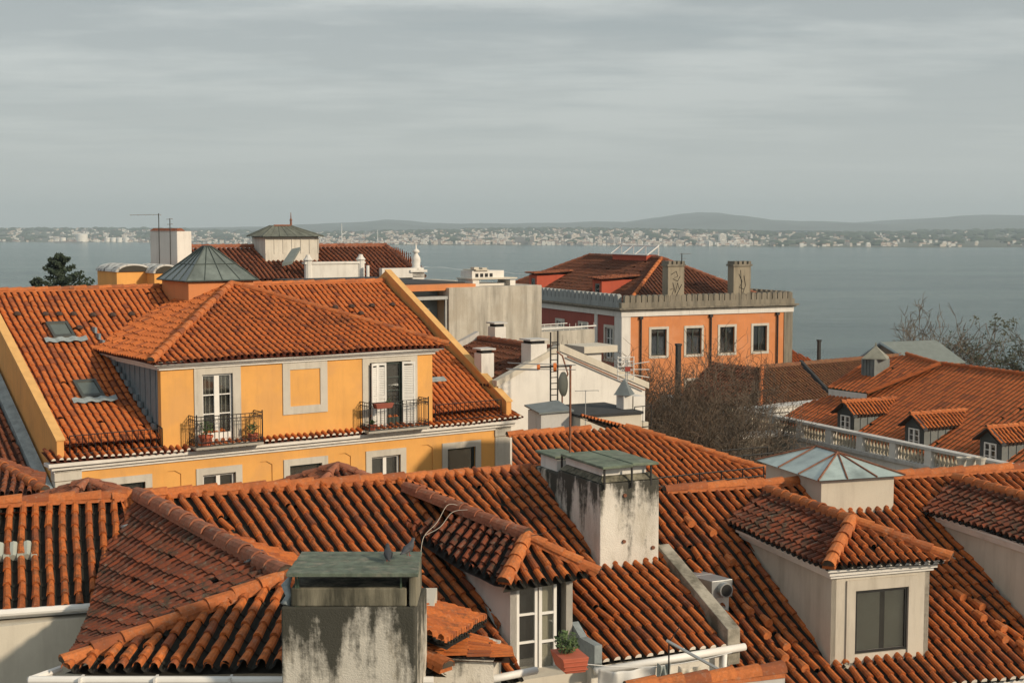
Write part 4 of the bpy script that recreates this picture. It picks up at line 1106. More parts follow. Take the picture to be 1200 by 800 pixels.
# its hipped roof
pkx, pky, pkz = 4.9, 5.7, -2.12; ex0, ex1, ey0 = -.48, YW + .45, -.42; ez = ZU + .14
slope(Y, 'upper_roof_tiles', YH, T_Y, [(ex0, ey0), (ex1, ey0), (pkx, pky)], (0, -1), lambda x, y: ez + (pkz - ez) * (y - ey0) / (pky - ey0), seed=111, mortar=True, pitch=.225, amp=.06, cw=.6, chd=.035)
slope(Y, 'upper_roof_tiles', YH, T_Y, [(ex0, ey0), (pkx, pky), (pkx, 8.2), (ex0, 5.4)], (-1, 0), lambda x, y: ez + (pkz - ez) * (x - ex0) / (pkx - ex0), seed=112, mortar=True, pitch=.225, amp=.06, cw=.6, chd=.035)
slope(Y, 'upper_roof_tiles', YH, T_Y, [(ex1, ey0), (pkx, pky), (pkx, 8.2), (ex1, 5.4)], (1, 0), lambda x, y: ez + (pkz - ez) * (ex1 - x) / (ex1 - pkx), seed=113, mortar=True, pitch=.225, amp=.06, cw=.6, chd=.035, seg=4)
ridge(Y, YH, (pkx, pky, pkz + .09), (ex0 + .03, ey0 + .03, ez + .1), T_CAP, r=.13, L=.42, seed=114, name='hip_tiles')
ridge(Y, YH, (pkx, pky, pkz + .09), (ex1 - .03, ey0 + .03, ez + .1), T_CAP, r=.12, L=.42, seed=115, name='hip_tiles')
ridge(Y, YH, (pkx, pky, pkz + .09), (pkx, YR, pkz + .07), T_CAP, r=.12, L=.42, seed=116)
# glass pyramid
g0, g1 = 3.35, 5.85; h0, h1 = 5.9, 8.4; gz = -2.0
mb = MB(Y); mb.box(g0, g1, h0, h1, -3.2, gz); lt = mb.build('lantern_base', PINK, YH, bevel=.02)
c = ((g0 + g1) / 2, (h0 + h1) / 2, gz + 1.22); e = .14
Q = [(g0 - e, h0 - e, gz + .02), (g1 + e, h0 - e, gz + .02), (g1 + e, h1 + e, gz + .02), (g0 - e, h1 + e, gz + .02)]
tp = .12
TT = [(c[0] - tp, c[1] - tp, c[2]), (c[0] + tp, c[1] - tp, c[2]), (c[0] + tp, c[1] + tp, c[2]), (c[0] - tp, c[1] + tp, c[2])]
mb = MB(Y)
for i in range(4): mb.quad(Q[i], Q[(i + 1) % 4], TT[(i + 1) % 4], TT[i])
mb.quad(*TT); mb.build('glass_pyramid', plain('pyramid_glass', (.13, .155, .145), rough=.22, var=.35, scale=1.6, bmp=0), lt)
mb = MB(Y)
lerp = lambda a, b, t: tuple(a[i] + (b[i] - a[i]) * t for i in range(3))
for i in range(4):
    a_, b_, ta, tb_ = Q[i], Q[(i + 1) % 4], TT[i], TT[(i + 1) % 4]
    mb.tube([up(a_, .01), up(ta, .02)], .028, 4); mb.tube([up(a_, .01), up(b_, .01)], .03, 4); mb.tube([up(ta, .02), up(tb_, .02)], .025, 4)
    for t_ in (.25, .5, .75): mb.tube([up(lerp(a_, b_, t_), .01), up(lerp(ta, tb_, t_), .02)], .017, 4)
    mb.tube([up(lerp(a_, ta, .48), .015), up(lerp(b_, tb_, .48), .015)], .015, 4)
mb.build('glazing_bars', plain('dark_bronze', (.045, .06, .055), rough=.5, bmp=0), lt)
# French doors upstairs
a_, b_, _ = uh[0]
w1 = window(Y, YH, front(yU), a_ + .02, b_ - .1, -6.95, ztd - .04, depth=.14, w=.06, cols=2, rows=3, mid=.17, hm=.42, fm=PAINTW, curtain=[(.08, .92)], surround='open', sw=.27, name='french_door')
mb = MB(Y); mb.box(b_ - .09, b_, .02, .15, -6.95, ztd - .02, 0, front(yU)); mb.box(a_, b_, .03, .15, ztd - .04, ztd, 0, front(yU)); mb.build('door_reveal_shade', DKGREEN, YH)  # dark strips painted as the shade in the reveal
a_, b_, _ = uh[1]
w2 = window(Y, YH, front(yU), a_ + .02 + .55, b_ - .35, -6.95, ztd - .04, depth=.14, w=.05, cols=1, rows=4, hm=.42, fm=DKGREEN, surround=None, name='french_door')
s_ = MB(Y); sw = .27; f_ = front(yU)
s_.box(a_ - sw, a_, -.035, .02, ZE, ztd + sw, 0, f_); s_.box(b_, b_ + sw, -.035, .02, ZE, ztd + sw, 0, f_); s_.box(a_, b_, -.033, .02, ztd, ztd + sw, 0, f_); s_.build('door_surround', STONE, YH)
def shutter(pa, pb, z0, z1, nm='louvred_shutter'):
    """louvred leaf between two plan points"""
    mb = MB(Y); A_ = Vector((pa[0], pa[1], 0)); B_ = Vector((pb[0], pb[1], 0)); d = (B_ - A_).normalized(); nr = Vector((-d.y, d.x, 0)) * .02; wd = (B_ - A_).length
    def bx(u0, u1, za, zb_, t=1.):
        p = [A_ + d * u0 - nr * t, A_ + d * u1 - nr * t, A_ + d * u1 + nr * t, A_ + d * u0 + nr * t]
        mb.hexa([(q.x, q.y, za) for q in p] + [(q.x, q.y, zb_) for q in p])
    bx(0, .06, z0, z1); bx(wd - .06, wd, z0, z1); bx(.06, wd - .06, z0, z0 + .1, .9); bx(.06, wd - .06, z1 - .08, z1, .9); bx(.06, wd - .06, (z0 + z1) / 2 - .04, (z0 + z1) / 2 + .04, .9)
    k_ = int((z1 - z0 - .2) / .06)
    for i in range(k_):
        z = z0 + .12 + i * .06
        p = [A_ + d * .06 - nr * .9, A_ + d * (wd - .06) - nr * .9, A_ + d * (wd - .06) + nr * .9, A_ + d * .06 + nr * .9]
        mb.hexa([(p[0].x, p[0].y, z), (p[1].x, p[1].y, z), (p[2].x, p[2].y, z + .04), (p[3].x, p[3].y, z + .04), (p[0].x, p[0].y, z + .01), (p[1].x, p[1].y, z + .01), (p[2].x, p[2].y, z + .05), (p[3].x, p[3].y, z + .05)])
    return mb.build(nm, PAINTW, YH)
shutter((a_ + .0, yU - .16), (a_ + .30, yU - .02), -6.93, ztd - .02)
shutter((a_ + .30, yU - .02), (a_ + .60, yU - .10), -6.93, ztd - .02)
shutter((b_ - .33, yU - .02), (b_ + .10, yU - .16), -6.93, ztd - .02)
mb = MB(Y); mb.box(b_ - .36, b_ - .32, 0, .14, -6.95, ztd, 0, f_); mb.build('door_reveal_shade', DKGREEN, YH)  # dark green strip stands for the shaded right reveal
# blind framed panel
ua, za = fx(331, 424); ub, zb_ = fx(384, 489); 
mb = MB(Y); x0, x1, z1, z0 = ua, ub, -4.42, -6.14; t_ = .26
mb.box(x0, x0 + t_, -.035, .01, z0, z1, 0, f_); mb.box(x1 - t_, x1, -.035, .01, z0, z1, 0, f_); mb.box(x0 + t_, x1 - t_, -.033, .01, z1 - t_, z1, 0, f_); mb.box(x0 + t_, x1 - t_, -.033, .01, z0, z0 + t_, 0, f_)
mb.build('blind_window_frame', STONE, YH)
# balconies
for i, (ux0, ux1) in enumerate(((.86, 3.12), (6.93, 9.3))):
    mb = MB(Y); mb.box(ux0, ux1, -.62, yU - .002, ZE + .03, ZE + .10); bal = mb.build('balcony', plain('balcony_slab', (.35, .33, .29), rough=.9), YH, label=('balcony with two potted plants, left of the blank framed panel', 'balcony with a planter on its rail, before open white shutters')[i])
    mb = MB(Y); railing(mb, [(ux0 + .03, yU, ZE + .13), (ux0 + .03, -.6, ZE + .13), (ux1 - .03, -.6, ZE + .13), (ux1 - .03, yU, ZE + .13)], .92, r=.011, gap=.145, rails=(0, .12, .88, 1.), deco=True)
    for (x_, y_) in ((ux0 + .03, -.6), (ux1 - .03, -.6)): mb.tube([(x_, y_, ZE + .1), (x_, y_, ZE + 1.12)], .022, 6)
    mb.build('railing', IRON, bal)
    mb = MB(Y)
    for k_ in range(9):
        x_ = ux0 + .05 + (ux1 - ux0 - .3) * k_ / 8; mb.box(x_, x_ + .16, -.56, -.35, ZE + .0, ZE + .028)
    mb.build('tile_edge', PAINTW, bal)
# eave railings beside the upper storey
mb = MB(Y); railing(mb, [(YX0 + .42, -.08, ZE + .17), (-.02, -.08, ZE + .17), (-.02, .9, ZE + .3)], .56, r=.012, gap=.19); mb.build('eave_railing', IRON, YH)
mb = MB(Y); railing(mb, [(YW + .06, -.08, ZE + .17), (YX1 - .4, -.08, ZE + .17)], .56, r=.012, gap=.17); mb.build('eave_railing', IRON, YH)
# roof windows
def skylight(px, py, label):
    q = Y.hit(px, py, (0, YR, ZRD + .1), (0, -SY, 1)); x, y, z = q
    def P_(dx, dy, dz): return (x + dx, y + dy, z + SY * dy + dz)
    mb = MB(Y); w_, h_ = .37, .44
    for (x0, x1, y0, y1) in ((-w_, -w_ + .09, -h_, h_), (w_ - .09, w_, -h_, h_), (-w_ + .09, w_ - .09, h_ - .1, h_), (-w_ + .09, w_ - .09, -h_, -h_ + .12)):
        mb.hexa([P_(x0, y0, -.08), P_(x1, y0, -.08), P_(x1, y1, -.08), P_(x0, y1, -.08), P_(x0, y0, .09), P_(x1, y0, .09), P_(x1, y1, .09), P_(x0, y1, .09)])
    o = mb.build('roof_window', plain('roof_window_frame', (.05, .055, .05), rough=.5, bmp=0), YH); o['label'] = label
    mb = MB(Y); mb.quad(P_(-w_ + .08, -h_ + .1, .05), P_(w_ - .08, -h_ + .1, .05), P_(w_ - .08, h_ - .08, .05), P_(-w_ + .08, h_ - .08, .05)); mb.build('pane', plain('roof_glass', (.10, .12, .11), rough=.06, bmp=0), o)
    mb = MB(Y); pts = []
    for i in range(13): pts += [P_(-.7 + 1.4 * i / 12, -h_ - .02, .07 + .03 * math.sin(i * 1.7)), P_(-.7 + 1.4 * i / 12, -h_ - .24, .05 + .03 * math.sin(i * 1.7))]
    mb.add(pts, [(2 * i, 2 * i + 2, 2 * i + 3, 2 * i + 1) for i in range(12)]); mb.build('apron_flashing', LEAD, o)
skylight(71, 388, 'upper roof window'); skylight(104, 457, 'lower roof window')
mb = MB(Y); q = Y.hit(512, 445, (0, YR, ZRD + .12), (0, -SY, 1)); mb.hexa([(q[0] - .35, q[1] - .1, q[2] - .05), (q[0] + .35, q[1] - .1, q[2] - .05), (q[0] + .35, q[1] + .1, q[2] + .05), (q[0] - .35, q[1] + .1, q[2] + .05), (q[0] - .35, q[1] - .1, q[2]), (q[0] + .35, q[1] - .1, q[2]), (q[0] + .35, q[1] + .1, q[2] + .1), (q[0] - .35, q[1] + .1, q[2] + .1)]); mb.build('lead_patch', LEAD, YH)
DVENT = plain('dark_vent', (.06, .035, .025), rough=.9, bmp=0)
# dark vent tiles in rows and stepped flashing at the cheek
mb = MB(Y)
for (px, py) in ((20, 368), (53, 368), (69, 368), (86, 368), (109, 369), (132, 369), (154, 368), (93, 384), (393, 360), (412, 359), (436, 358), (460, 357), (423, 367)):
    mb = MB(Y); q = Y.hit(px, py, (0, YR, ZRD + .1), (0, -SY, 1)); mb.lathe(q, [(.13, -.03), (.12, .04), (.05, .09)], 8); mb.build('vent_tile', DVENT, YH)
mb = MB(Y)
for i in range(15):
    y = .35 + i * .38; mb.box(-.11, -.03, y, y + .3, zY(0, y) + .09, zY(0, y) + .28)
mb.build('stepped_flashing', BLUEG, YH)

# pots (each its own thing)
def pot(fr, x, y, z, r_, h_, label, plant=0, cat='flower pot', group=None, mat=TERRA):
    f = fr.sub(x, y, z); mb = MB(f)
    mb.lathe((0, 0, z), [(r_ * .68, 0), (r_ * .95, h_ * .8), (r_ * 1.08, h_ * .8), (r_ * 1.1, h_), (r_ * .9, h_), (r_ * .85, h_ * .85)], 14)
    o = mb.build('flower_pot', mat, None, smooth=False, label=label, cat=cat, group=group)
    if plant:
        rn = random.Random(int(px_seed := abs(x * 100))); mb = MB(f)
        for k_ in range(7):
            a = rn.uniform(0, 6.28); mb.tube([(0, 0, z + h_ * .9), (math.cos(a) * .1, math.sin(a) * .1, z + h_ + plant * .5), (math.cos(a) * .22, math.sin(a) * .22, z + h_ + plant * rn.uniform(.6, 1))], .008, 3)
        crown_leaves(mb, (0, 0, z + h_ + plant * .55), plant * .55, 60, .06, rn)
        mb.build('plant', LEAF, o)
    return o
pot(Y, 1.28, -.38, ZE + .10, .21, .34, 'larger red pot with a leafy plant on the left balcony', .42)
pot(Y, 2.88, -.36, ZE + .10, .16, .26, 'small red pot at the right end of the left balcony', .34)
pot(Y, 7.2, -.36, ZE + .10, .14, .2, 'small red pot on the floor of the shuttered balcony', .12)
pf = Y.sub(7.25, -.66, ZE + .85); mb = MB(pf)
mb.hexa([(-.08, -.1, ZE + .86), (.5, -.1, ZE + .86), (.5, .12, ZE + .86), (-.08, .12, ZE + .86), (-.14, -.14, ZE + 1.03), (.56, -.14, ZE + 1.03), (.56, .14, ZE + 1.03), (-.14, .14, ZE + 1.03)])
pl_ = mb.build('planter_box', TERRAD, None, label='long terracotta planter hung on the shuttered balcony rail', cat='planter', bevel=.01)
mb = MB(pf); crown_leaves(mb, (.42, 0, ZE + 1.08), .1, 25, .04, random.Random(4)); mb.build('plant', LEAF, pl_)

# ================================================================== LEFT NEIGHBOUR BELOW THE YELLOW GABLE
NB = Y.sub(YX0 - .05, 0, -18); NH = root(NB, 'roofed_house', 'low old house with brown roof against the yellow gable at the left edge', 'house')
na = Y.hx(45, 530, YX0); nb_ = Y.hx(2, 437, YX0); ns = (nb_[2] - na[2]) / (nb_[1] - na[1])
zn_ = lambda x, y: na[2] - .25 + ns * (y - na[1])
slope(NB, 'roof_tiles', NH, T_OLD, [(-3.6, 6), (-.1, 6), (-.1, -.2), (-3.6, -.2)], (0, -1), zn_, seed=121, pitch=.22)
mb = MB(NB)
for (y0, y1) in ((-.3, 6),):
    mb.hexa([(-.34, y0, zn_(0, y0) - .1), (-.02, y0, zn_(0, y0) - .1), (-.02, y1, zn_(0, y1) - .1), (-.34, y1, zn_(0, y1) - .1), (-.34, y0, zn_(0, y0) + .2), (-.02, y0, zn_(0, y0) + .3), (-.02, y1, zn_(0, y1) + .3), (-.34, y1, zn_(0, y1) + .2)])
mb.build('verge_flashing', LEAD, NH)
mb = MB(NB); mb.box(-3.6, -.1, 0.2, 6, -18, zn_(0, -.2) - .25); mb.build('wall', MAROON, NH)
NB2 = Fr(17, *atY(45, 590, 33)[:2], -18); NH2 = root(NB2, 'roofed_house', 'small house with a brown hipped roof at the left edge below the yellow gable', 'house')
pz = atY(5, 545, 35.5); pL = NB2.lp(pz); e1 = NB2.lp(atY(52, 578, 33.2)); 
rz = pz[2]
rd0 = (-3.5, pL[1]); rd1 = NB2.lp(atY(-2, 546, 35.5)); ez_ = e1[2]
sl_ = (rz - ez_) / (rd1[1] - (e1[1] - .0))
slope(NB2, 'roof_tiles', NH2, T_OLD, [(-3.5, rd1[1]), (rd1[0], rd1[1]), (e1[0], e1[1]), (-3.5, e1[1])], (0, -1), lambda x, y: rz + sl_ * (y - rd1[1]), seed=125, mortar=True, pitch=.2)
slope(NB2, 'roof_tiles', NH2, T_OLD, [(rd1[0], rd1[1]), (e1[0], e1[1]), (e1[0], e1[1] + 2.5), (rd1[0], rd1[1] + .9)], (1, 0), lambda x, y: rz - (rz - ez_) / (e1[0] - rd1[0]) * (x - rd1[0]), seed=126, mortar=True, pitch=.2)
ridge(NB2, NH2, (rd1[0], rd1[1], rz + .08), (e1[0], e1[1], ez_ + .1), T_CAP, r=.12, L=.4, seed=127, name='hip_tiles')
ridge(NB2, NH2, (-3.5, rd1[1], rz + .08), (rd1[0], rd1[1], rz + .08), T_CAP, r=.12, L=.4, seed=128)
mb = MB(NB2); mb.box(-3.4, e1[0] - .3, e1[1] + .3, e1[1] + 2.4, -18, ez_ - .1); mb.build('wall', MAROON, NH2)

# low gables peeking over the near ridge
def peek(px, py, Yd, w_, label, seed):
    a = atY(px, py, Yd); f = Fr(25, a[0], a[1], -17); o = root(f, 'roofed_house', label, 'house'); z = a[2]; s_ = .48
    slope(f, 'roof_tiles', o, T_OLD, [(0, 0), (w_, -w_), (w_, w_)], (1, 0), lambda x, y: z - s_ * x, seed=seed, pitch=.2)
    slope(f, 'roof_tiles', o, T_OLD, [(0, 0), (-w_, -w_), (-w_, w_)], (-1, 0), lambda x, y: z + s_ * x, seed=seed + 1, pitch=.2)
    slope(f, 'roof_tiles', o, T_FGD, [(0, 0), (w_, -w_), (-w_, -w_)], (0, -1), lambda x, y: z + s_ * y, seed=seed + 2, pitch=.2)
    for sx_, sy_ in ((1, -1), (-1, -1), (1, 1), (-1, 1)): ridge(f, o, (0, 0, z + .06), (w_ * sx_, w_ * sy_, z - s_ * w_ + .06), T_CAPD, r=.1, seed=seed, name='hip_tiles')
    mb = MB(f); mb.box(-w_ + .2, w_ - .2, -w_ + .2, w_ - .2, -17, z - s_ * w_ - .1); mb.build('wall', CREAM, o)
peek(103, 565, 31.5, 1.3, 'hipped brown roof top peeking over the near ridge at the left pilaster', 131)
peek(396, 546, 33.5, 1.25, 'hipped brown roof top peeking over the near ridge under the yellow windows', 135)
# ================================================================== CHIMNEYS AND STAIR HEADS BEHIND THE YELLOW RIDGE
def vault(px0, px1, pyt, pyb, Yd, label, seed=0, th=25):
    a = atY(px0, pyb, Yd); b = atY(px1, pyb, Yd); wd = (b[0] - a[0]) * .98; zt = atY(px0, pyt, Yd)[2]
    f = Fr(th, a[0], a[1], -12); o = root(f, 'roof_stair_head', label, 'stair head')
    w1 = wd * .5; r_ = .42
    mb = MB(f); mb.box(0, w1 * 1.1, 0, wd * .9, -12, zt - .42); mb.build('body', OCHRE, o)
    mb = MB(f); pr = [(0 - .05, zt - .42)] + [((w1 * 1.1) / 2 - (w1 * 1.1 / 2 + .05) * math.cos(PI * i / 10), zt - .42 + r_ * math.sin(PI * i / 10)) for i in range(1, 10)] + [(w1 * 1.1 + .05, zt - .42)]
    mb.prism([(x, -.04, z) for x, z in pr], (0, wd * .95, 0)); mb.build('vaulted_top', WHITE, o)
    return f
def yb(px, py, Yd): return atY(px, py, Yd)
f = Fr(35, *atY(137, 334, 54.5)[:2], -12)
def barrel(fr, x0, x1, y0, y1, z0, zs, rise, label):
    o = root(fr, 'roof_stair_head', label, 'stair head')
    mb = MB(fr); mb.box(x0, x1, y0, y1, z0, zs); mb.build('body', OCHRE, o)
    n_ = 10; pr = [(x0 - .06 + (x1 - x0 + .12) * (1 - math.cos(PI * i / n_)) / 2, zs + .01 + rise * math.sin(PI * i / n_)) for i in range(n_ + 1)]
    xm_ = (x0 + x1) / 2
    mb = MB(fr); mb.prism([(xm_ + (x - xm_) * .84, y0 - .056, zs + .012 + (z - zs - .01) * .8) for x, z in pr], (0, .004, 0)); mb.build('vault_end_shade', plain('painted_hollow_shade', (.05, .045, .035), rough=.95), o)  # flat dark plate, painted as the shade inside the hollow vault end
    mb = MB(fr); mb.prism([(x, y0 - .05, z) for x, z in pr], (0, y1 - y0 + .1, 0)); mb.build('vaulted_top', plaster('vault_render', (.55, .55, .53), stain=(.03, .03, .025), amt=.9, lo=.5, hi=.62), o)
q = f.lp(atY(137, 320, 54.5)); zs = atY(137, 319, 54.5)[2]
barrel(f, 0, 1.35, 0, 2.2, -12, zs, .3, 'wider ochre stair head with a rounded pale top behind the yellow ridge')
f = Fr(35, *atY(181, 334, 54.5)[:2], -12)
barrel(f, 0, .95, 0, 1.9, -12, zs - .05, .34, 'narrower ochre stair head with a rounded top beside the white chimney')
f = Fr(50, *atY(208, 312, 57.5)[:2], -12)
zt = atY(208, 271, 57.5)[2]; o = root(f, 'white_chimney', 'broad white rendered chimney with aerials fixed to it behind the yellow ridge', 'chimney')
mb = MB(f); mb.box(0, .72, 0, 1.8, -12, zt); mb.build('stack', WHITE, o, bevel=.02)
mb = MB(f); mb.hexa([(-.03, -.03, zt + .01), (.4, -.03, zt + .01), (.4, 1.8, zt + .01), (-.03, 1.8, zt + .01), (.1, .1, zt + .12), (.3, .1, zt + .12), (.3, 1.7, zt + .12), (.1, 1.7, zt + .12)]); mb.build('tile_cap', T_OLD, o, attrs=True)
def aerial(name, label, px, pyb, pyt, Yd, arms, r_=.018, mat=IRON, th=0, cat='aerial', extra=None):
    """mast with crossbars; arms: (py, dx_left, dx_right, n_elements, element_len)"""
    a = atY(px, pyb, Yd); t_ = atY(px, pyt, Yd); f = Fr(th, a[0], a[1], a[2]); o = root(f, name, label, cat)
    mb = MB(f); mb.tube([(0, 0, a[2]), (0, 0, t_[2])], r_, 6); mb.build('mast', mat, o)
    mb = MB(f)
    for (py, dl, dr, ne, el) in arms:
        z = atY(px, py, Yd)[2]; mb.tube([(-dl, 0, z), (dr, 0, z + .02)], r_ * .7, 5)
        for i in range(ne):
            x = -dl + (dl + dr) * i / max(1, ne - 1); mb.tube([(x, -el / 2, z + .01), (x, el / 2, z + .01)], r_ * .45, 4); mb.tube([(x, 0, z - el * .12), (x, 0, z + el * .12)], r_ * .45, 4)
    mb.build('crossbars', STEEL if mat is not RUST else IRON, o)
    if extra: extra(f, o, a, t_)
    return o
aerial('tv_aerial', 'taller mast with one long crossbar beside the white chimney', 187, 312, 250, 56.2, [(252, 1.1, .08, 5, .25)])
aerial('tv_aerial', 'shorter thin mast on the white chimney, right of the long crossbar', 200, 312, 256, 56.2, [(257, .12, .1, 2, .1), (263, .1, .1, 2, .1)])

# ================================================================== OLD HOUSE WITH PAVILION
f = Fr(28, *atY(370, 328, 72)[:2], -15); C_ = f; zc = atY(370, 328, 72)[2]
CH = root(f, 'old_roofed_house', 'old house with rust-red roofs, pale pavilion and pinnacle behind the yellow ridge', 'house')
yr = 4.6; xr0 = f.hy(255, 290, yr)[0]; xr1 = f.hy(452, 289, yr)[0]; zr_ = f.hy(400, 289.5, yr)[2]; ze_ = zc
zz_ = lambda x, y: ze_ + (zr_ - ze_) * y / yr
xe1 = f.hy(486, 316, 1.2)[0]
slope(f, 'roof_tiles', CH, T_OLD, [(xr0 - 3, yr), (xr1, yr), (xe1, 0), (xr0 - 3, 0)], (0, -1), zz_, seed=141, pitch=.25, course=.4, amp=.09)
slope(f, 'roof_tiles', CH, T_OLD, [(xr1, yr), (xe1, 0), (xe1, 9), (xr1, 9)], (1, 0), lambda x, y: zr_ - (zr_ - ze_) * (x - xr1) / (xe1 - xr1), seed=142, pitch=.25, seg=3)
ridge(f, CH, (xr0 - 3, yr, zr_ + .1), (xr1, yr, zr_ + .1), T_CAPD, r=.14, seed=143); ridge(f, CH, (xr1, yr, zr_ + .1), (xe1, 0, ze_ + .1), T_CAPD, r=.13, seed=144, name='hip_tiles')
mb = MB(f); mb.box(xr0 - 3, xe1 - .3, .3, 9, -15, ze_ - .12); mb.quad((xr0 - 3, yr, zr_ - .05), (xr1, yr, zr_ - .05), (xr1, 9, ze_), (xr0 - 3, 9, ze_)); mb.build('wall', GREYW, CH)
# pavilion
pxa = f.hy(311, 290, 2.6)[0]; pxb = f.hy(373, 290, 2.6)[0]; zt = f.hy(340, 277, 2.6)[2]; zbm = f.hy(340, 297, 2.6)[2]
mb = MB(f); mb.box(pxa, pxb, 2.6, 4.8, ze_ - .3, zt)
for i in range(7): mb.box(pxa + (pxb - pxa) * i / 6 - .02, pxa + (pxb - pxa) * i / 6 + .02, 2.57, 2.6, zbm, zt - .1)
pv = mb.build('pavilion', [plaster('pavilion_boards', (.60, .57, .50), stain=(.2, .18, .15), amt=.6)], CH)
pcx = (pxa + pxb) / 2 - .25; zpk = f.hy(335, 264.5, 3.6)[2]
mb = MB(f); e = .22
A4 = [(pxa - e, 2.6 - e, zt), (pxb + e, 2.6 - e, zt), (pxb + e, 4.8 + e, zt), (pxa - e, 4.8 + e, zt)]
B4 = [(pcx - .45, 3.4, zpk), (pcx + .45, 3.4, zpk), (pcx + .45, 4.0, zpk), (pcx - .45, 4.0, zpk)]
for i in range(4): mb.quad(A4[i], A4[(i + 1) % 4], B4[(i + 1) % 4], B4[i])
mb.quad(*B4); mb.quad(*[(a[0], a[1], a[2] - .05) for a in A4])
for i in range(4):
    mb.tube([A4[i], B4[i]], .045, 5)
    for t_ in (.14, .28, .42, .56, .7, .84): mb.tube([lerp(A4[i], A4[(i + 1) % 4], t_), lerp(B4[i], B4[(i + 1) % 4], t_)], .03, 4)
mb.build('ribbed_roof', plain('aged_green_zinc', (.12, .13, .11), rough=.8, var=.3, scale=3), pv)
mb = MB(f); mb.tube([B4[0], B4[1]], .07, 6); mb.lathe((pcx + .55, 3.6, zpk), [(.07, 0), (.05, .25), (.08, .28), (.03, .4), (.012, .7)], 8); mb.build('finial', RUST, pv)
# white parapet dormer in front
mb = MB(f); x0 = f.hy(358, 315, .2)[0]; x1 = f.hy(424, 315, .2)[0]; zb_ = ze_ + .05
mb.box(x0, x1, .0, .35, zb_, zb_ + .75); mb.box(x0 - .12, x1 + .1, -.06, .41, zb_ + .752, zb_ + .86)
for x_ in (x0 + .1, x1 - .1): mb.lathe((x_, .1, zb_ + .8), [(.2, -.8), (.2, .1), (.26, .16), (.14, .3), (.1, .42)], 10)
mb.build('roof_parapet', WHITE, CH)
mb = MB(f)
slx = x0 - .9
mb.hexa([(slx - .2, .6, ze_ + .7), (slx + .25, .4, ze_ + .8), (slx + 1.0, 1.2, ze_ + 1.5), (slx + .6, 1.4, ze_ + 1.4), (slx - .2, .6, ze_ + .85), (slx + .25, .4, ze_ + .95), (slx + 1.0, 1.2, ze_ + 1.65), (slx + .6, 1.4, ze_ + 1.55)])
mb.build('flashing_sheet', ZINCL, CH)
# right-hand white cornice and pinnacle
x0 = f.hy(446, 316, .0)[0]; x1 = f.hy(497, 318, .0)[0]; zt = f.hy(470, 314, 0)[2]
mb = MB(f); mb.box(x0, x1 - .1, -.2, .2, zt - .5, zt); mb.box(x1 - .9, x1 + .05, -.3, .4, zt - .22, zt - .1); mb.box(x1 - .75, x1 - .08, -.2, .3, zt - 1.2, zt - .23); mb.build('white_cornice', WHITE, CH)
mb = MB(f); cx_ = f.hy(488, 310, -.0)[0]
mb.lathe((cx_, .05, zt - .1), [(.26, 0), (.27, .12), (.2, .16), (.24, .5), (.22, .62), (.11, .8), (.08, .86), (.2, .92), (.17, 1.0), (.05, 1.1), (.02, 1.35)], 12); mb.build('pinnacle', WHITE, CH, smooth=True)
# thin white stub flue
mb = MB(f); q = f.hy(431, 325, -.4); mb.tube([(q[0], -.4, ze_ - .3), (q[0], -.4, f.hy(431, 311, -.4)[2])], .09, 8); mb.build('flue_pipe', PAINTW, CH)

# ================================================================== CONCRETE-WALLED HOUSE
D = Fr(36, *atY(526, 345, 62)[:2], -16); dz = D.hy(526, 336.5, 0)[2]
DHs = root(D, 'concrete_walled_house', 'flat-roofed house with a tall bare streaked concrete wall', 'house')
xe = D.hy(635, 340, 0)[0]; zt = D.hy(600, 335, 0)[2]
mb = MB(D); mb.box(0, xe, 0, 9, -16, zt); mb.build('concrete_wall', CONC, DHs, bevel=.02)
xl0 = -2.6
mb = MB(D); mb.box(xl0, -.02, .9, 9, -16, zt - .1); mb.build('set_back_wall', BLUEG, DHs)
mb = MB(D); mb.box(-2.3, -.9, .82, .89, zt - 2.2, zt - .55); mb.build('dark_window', plain('dark_pane', (.03, .035, .04), rough=.15, bmp=0), DHs)
mb = MB(D); mb.box(xl0, -.02, .1, .9, zt - .42, zt - .36); mb.box(xl0, .0, .06, .1, zt - .5, zt - .36); mb.box(-.12, -.04, .1, .2, -12, zt - .42); mb.build('awning', STEEL, DHs)
mb = MB(D); xo = D.hy(553, 335, .5)[0]; mb.box(xl0 - .6, xo, .2, .9, zt - .12, zt + .14); mb.build('orange_fascia', PINK, DHs)
mb = MB(D); mb.box(xl0 - 1.4, xo - .1, .9, 9, zt - .05, zt + .2); mb.build('felt_roof', BLACKR, DHs)
f = D.sub(D.hy(554, 330, .6)[0], .6, zt - .1)
cr = root(f, 'rooftop_chimney', 'white rooftop chimney block with several flue openings on the concrete-walled house', 'chimney')
s_ = D.hy(604, 330, .6)[0] - D.hy(554, 330, .6)[0]
mb = MB(f); z = zt - .1
mb.box(0, .35, 0, 1.2, z, z + .42); mb.box(s_ - .3, s_, 0, 1.0, z, z + .34); mb.box(.3, s_, .3, 1.0, z, z + .2); mb.box(.1, s_ - .5, .2, 1.1, z + .37, z + .78); mb.build('block', WHITE, cr)
mb = MB(f); mb.box(-.08, s_ + .05, -.08, 1.2, z + .40, z + .46, 0); mb.box(.25, .95, .1, 1.15, z + .79, z + .84); mb.box(.15, .4, .1, .4, z + .85, z + .95); mb.box(.6, .85, .1, .4, z + .85, z + .92); mb.build('cap_slab', CREAM, cr)
mb = MB(f)
for i in range(4): mb.box(.28 + i * .26, .44 + i * .26, .185, .2, z + .5, z + .66)
mb.build('flue_opening', DARK, cr)
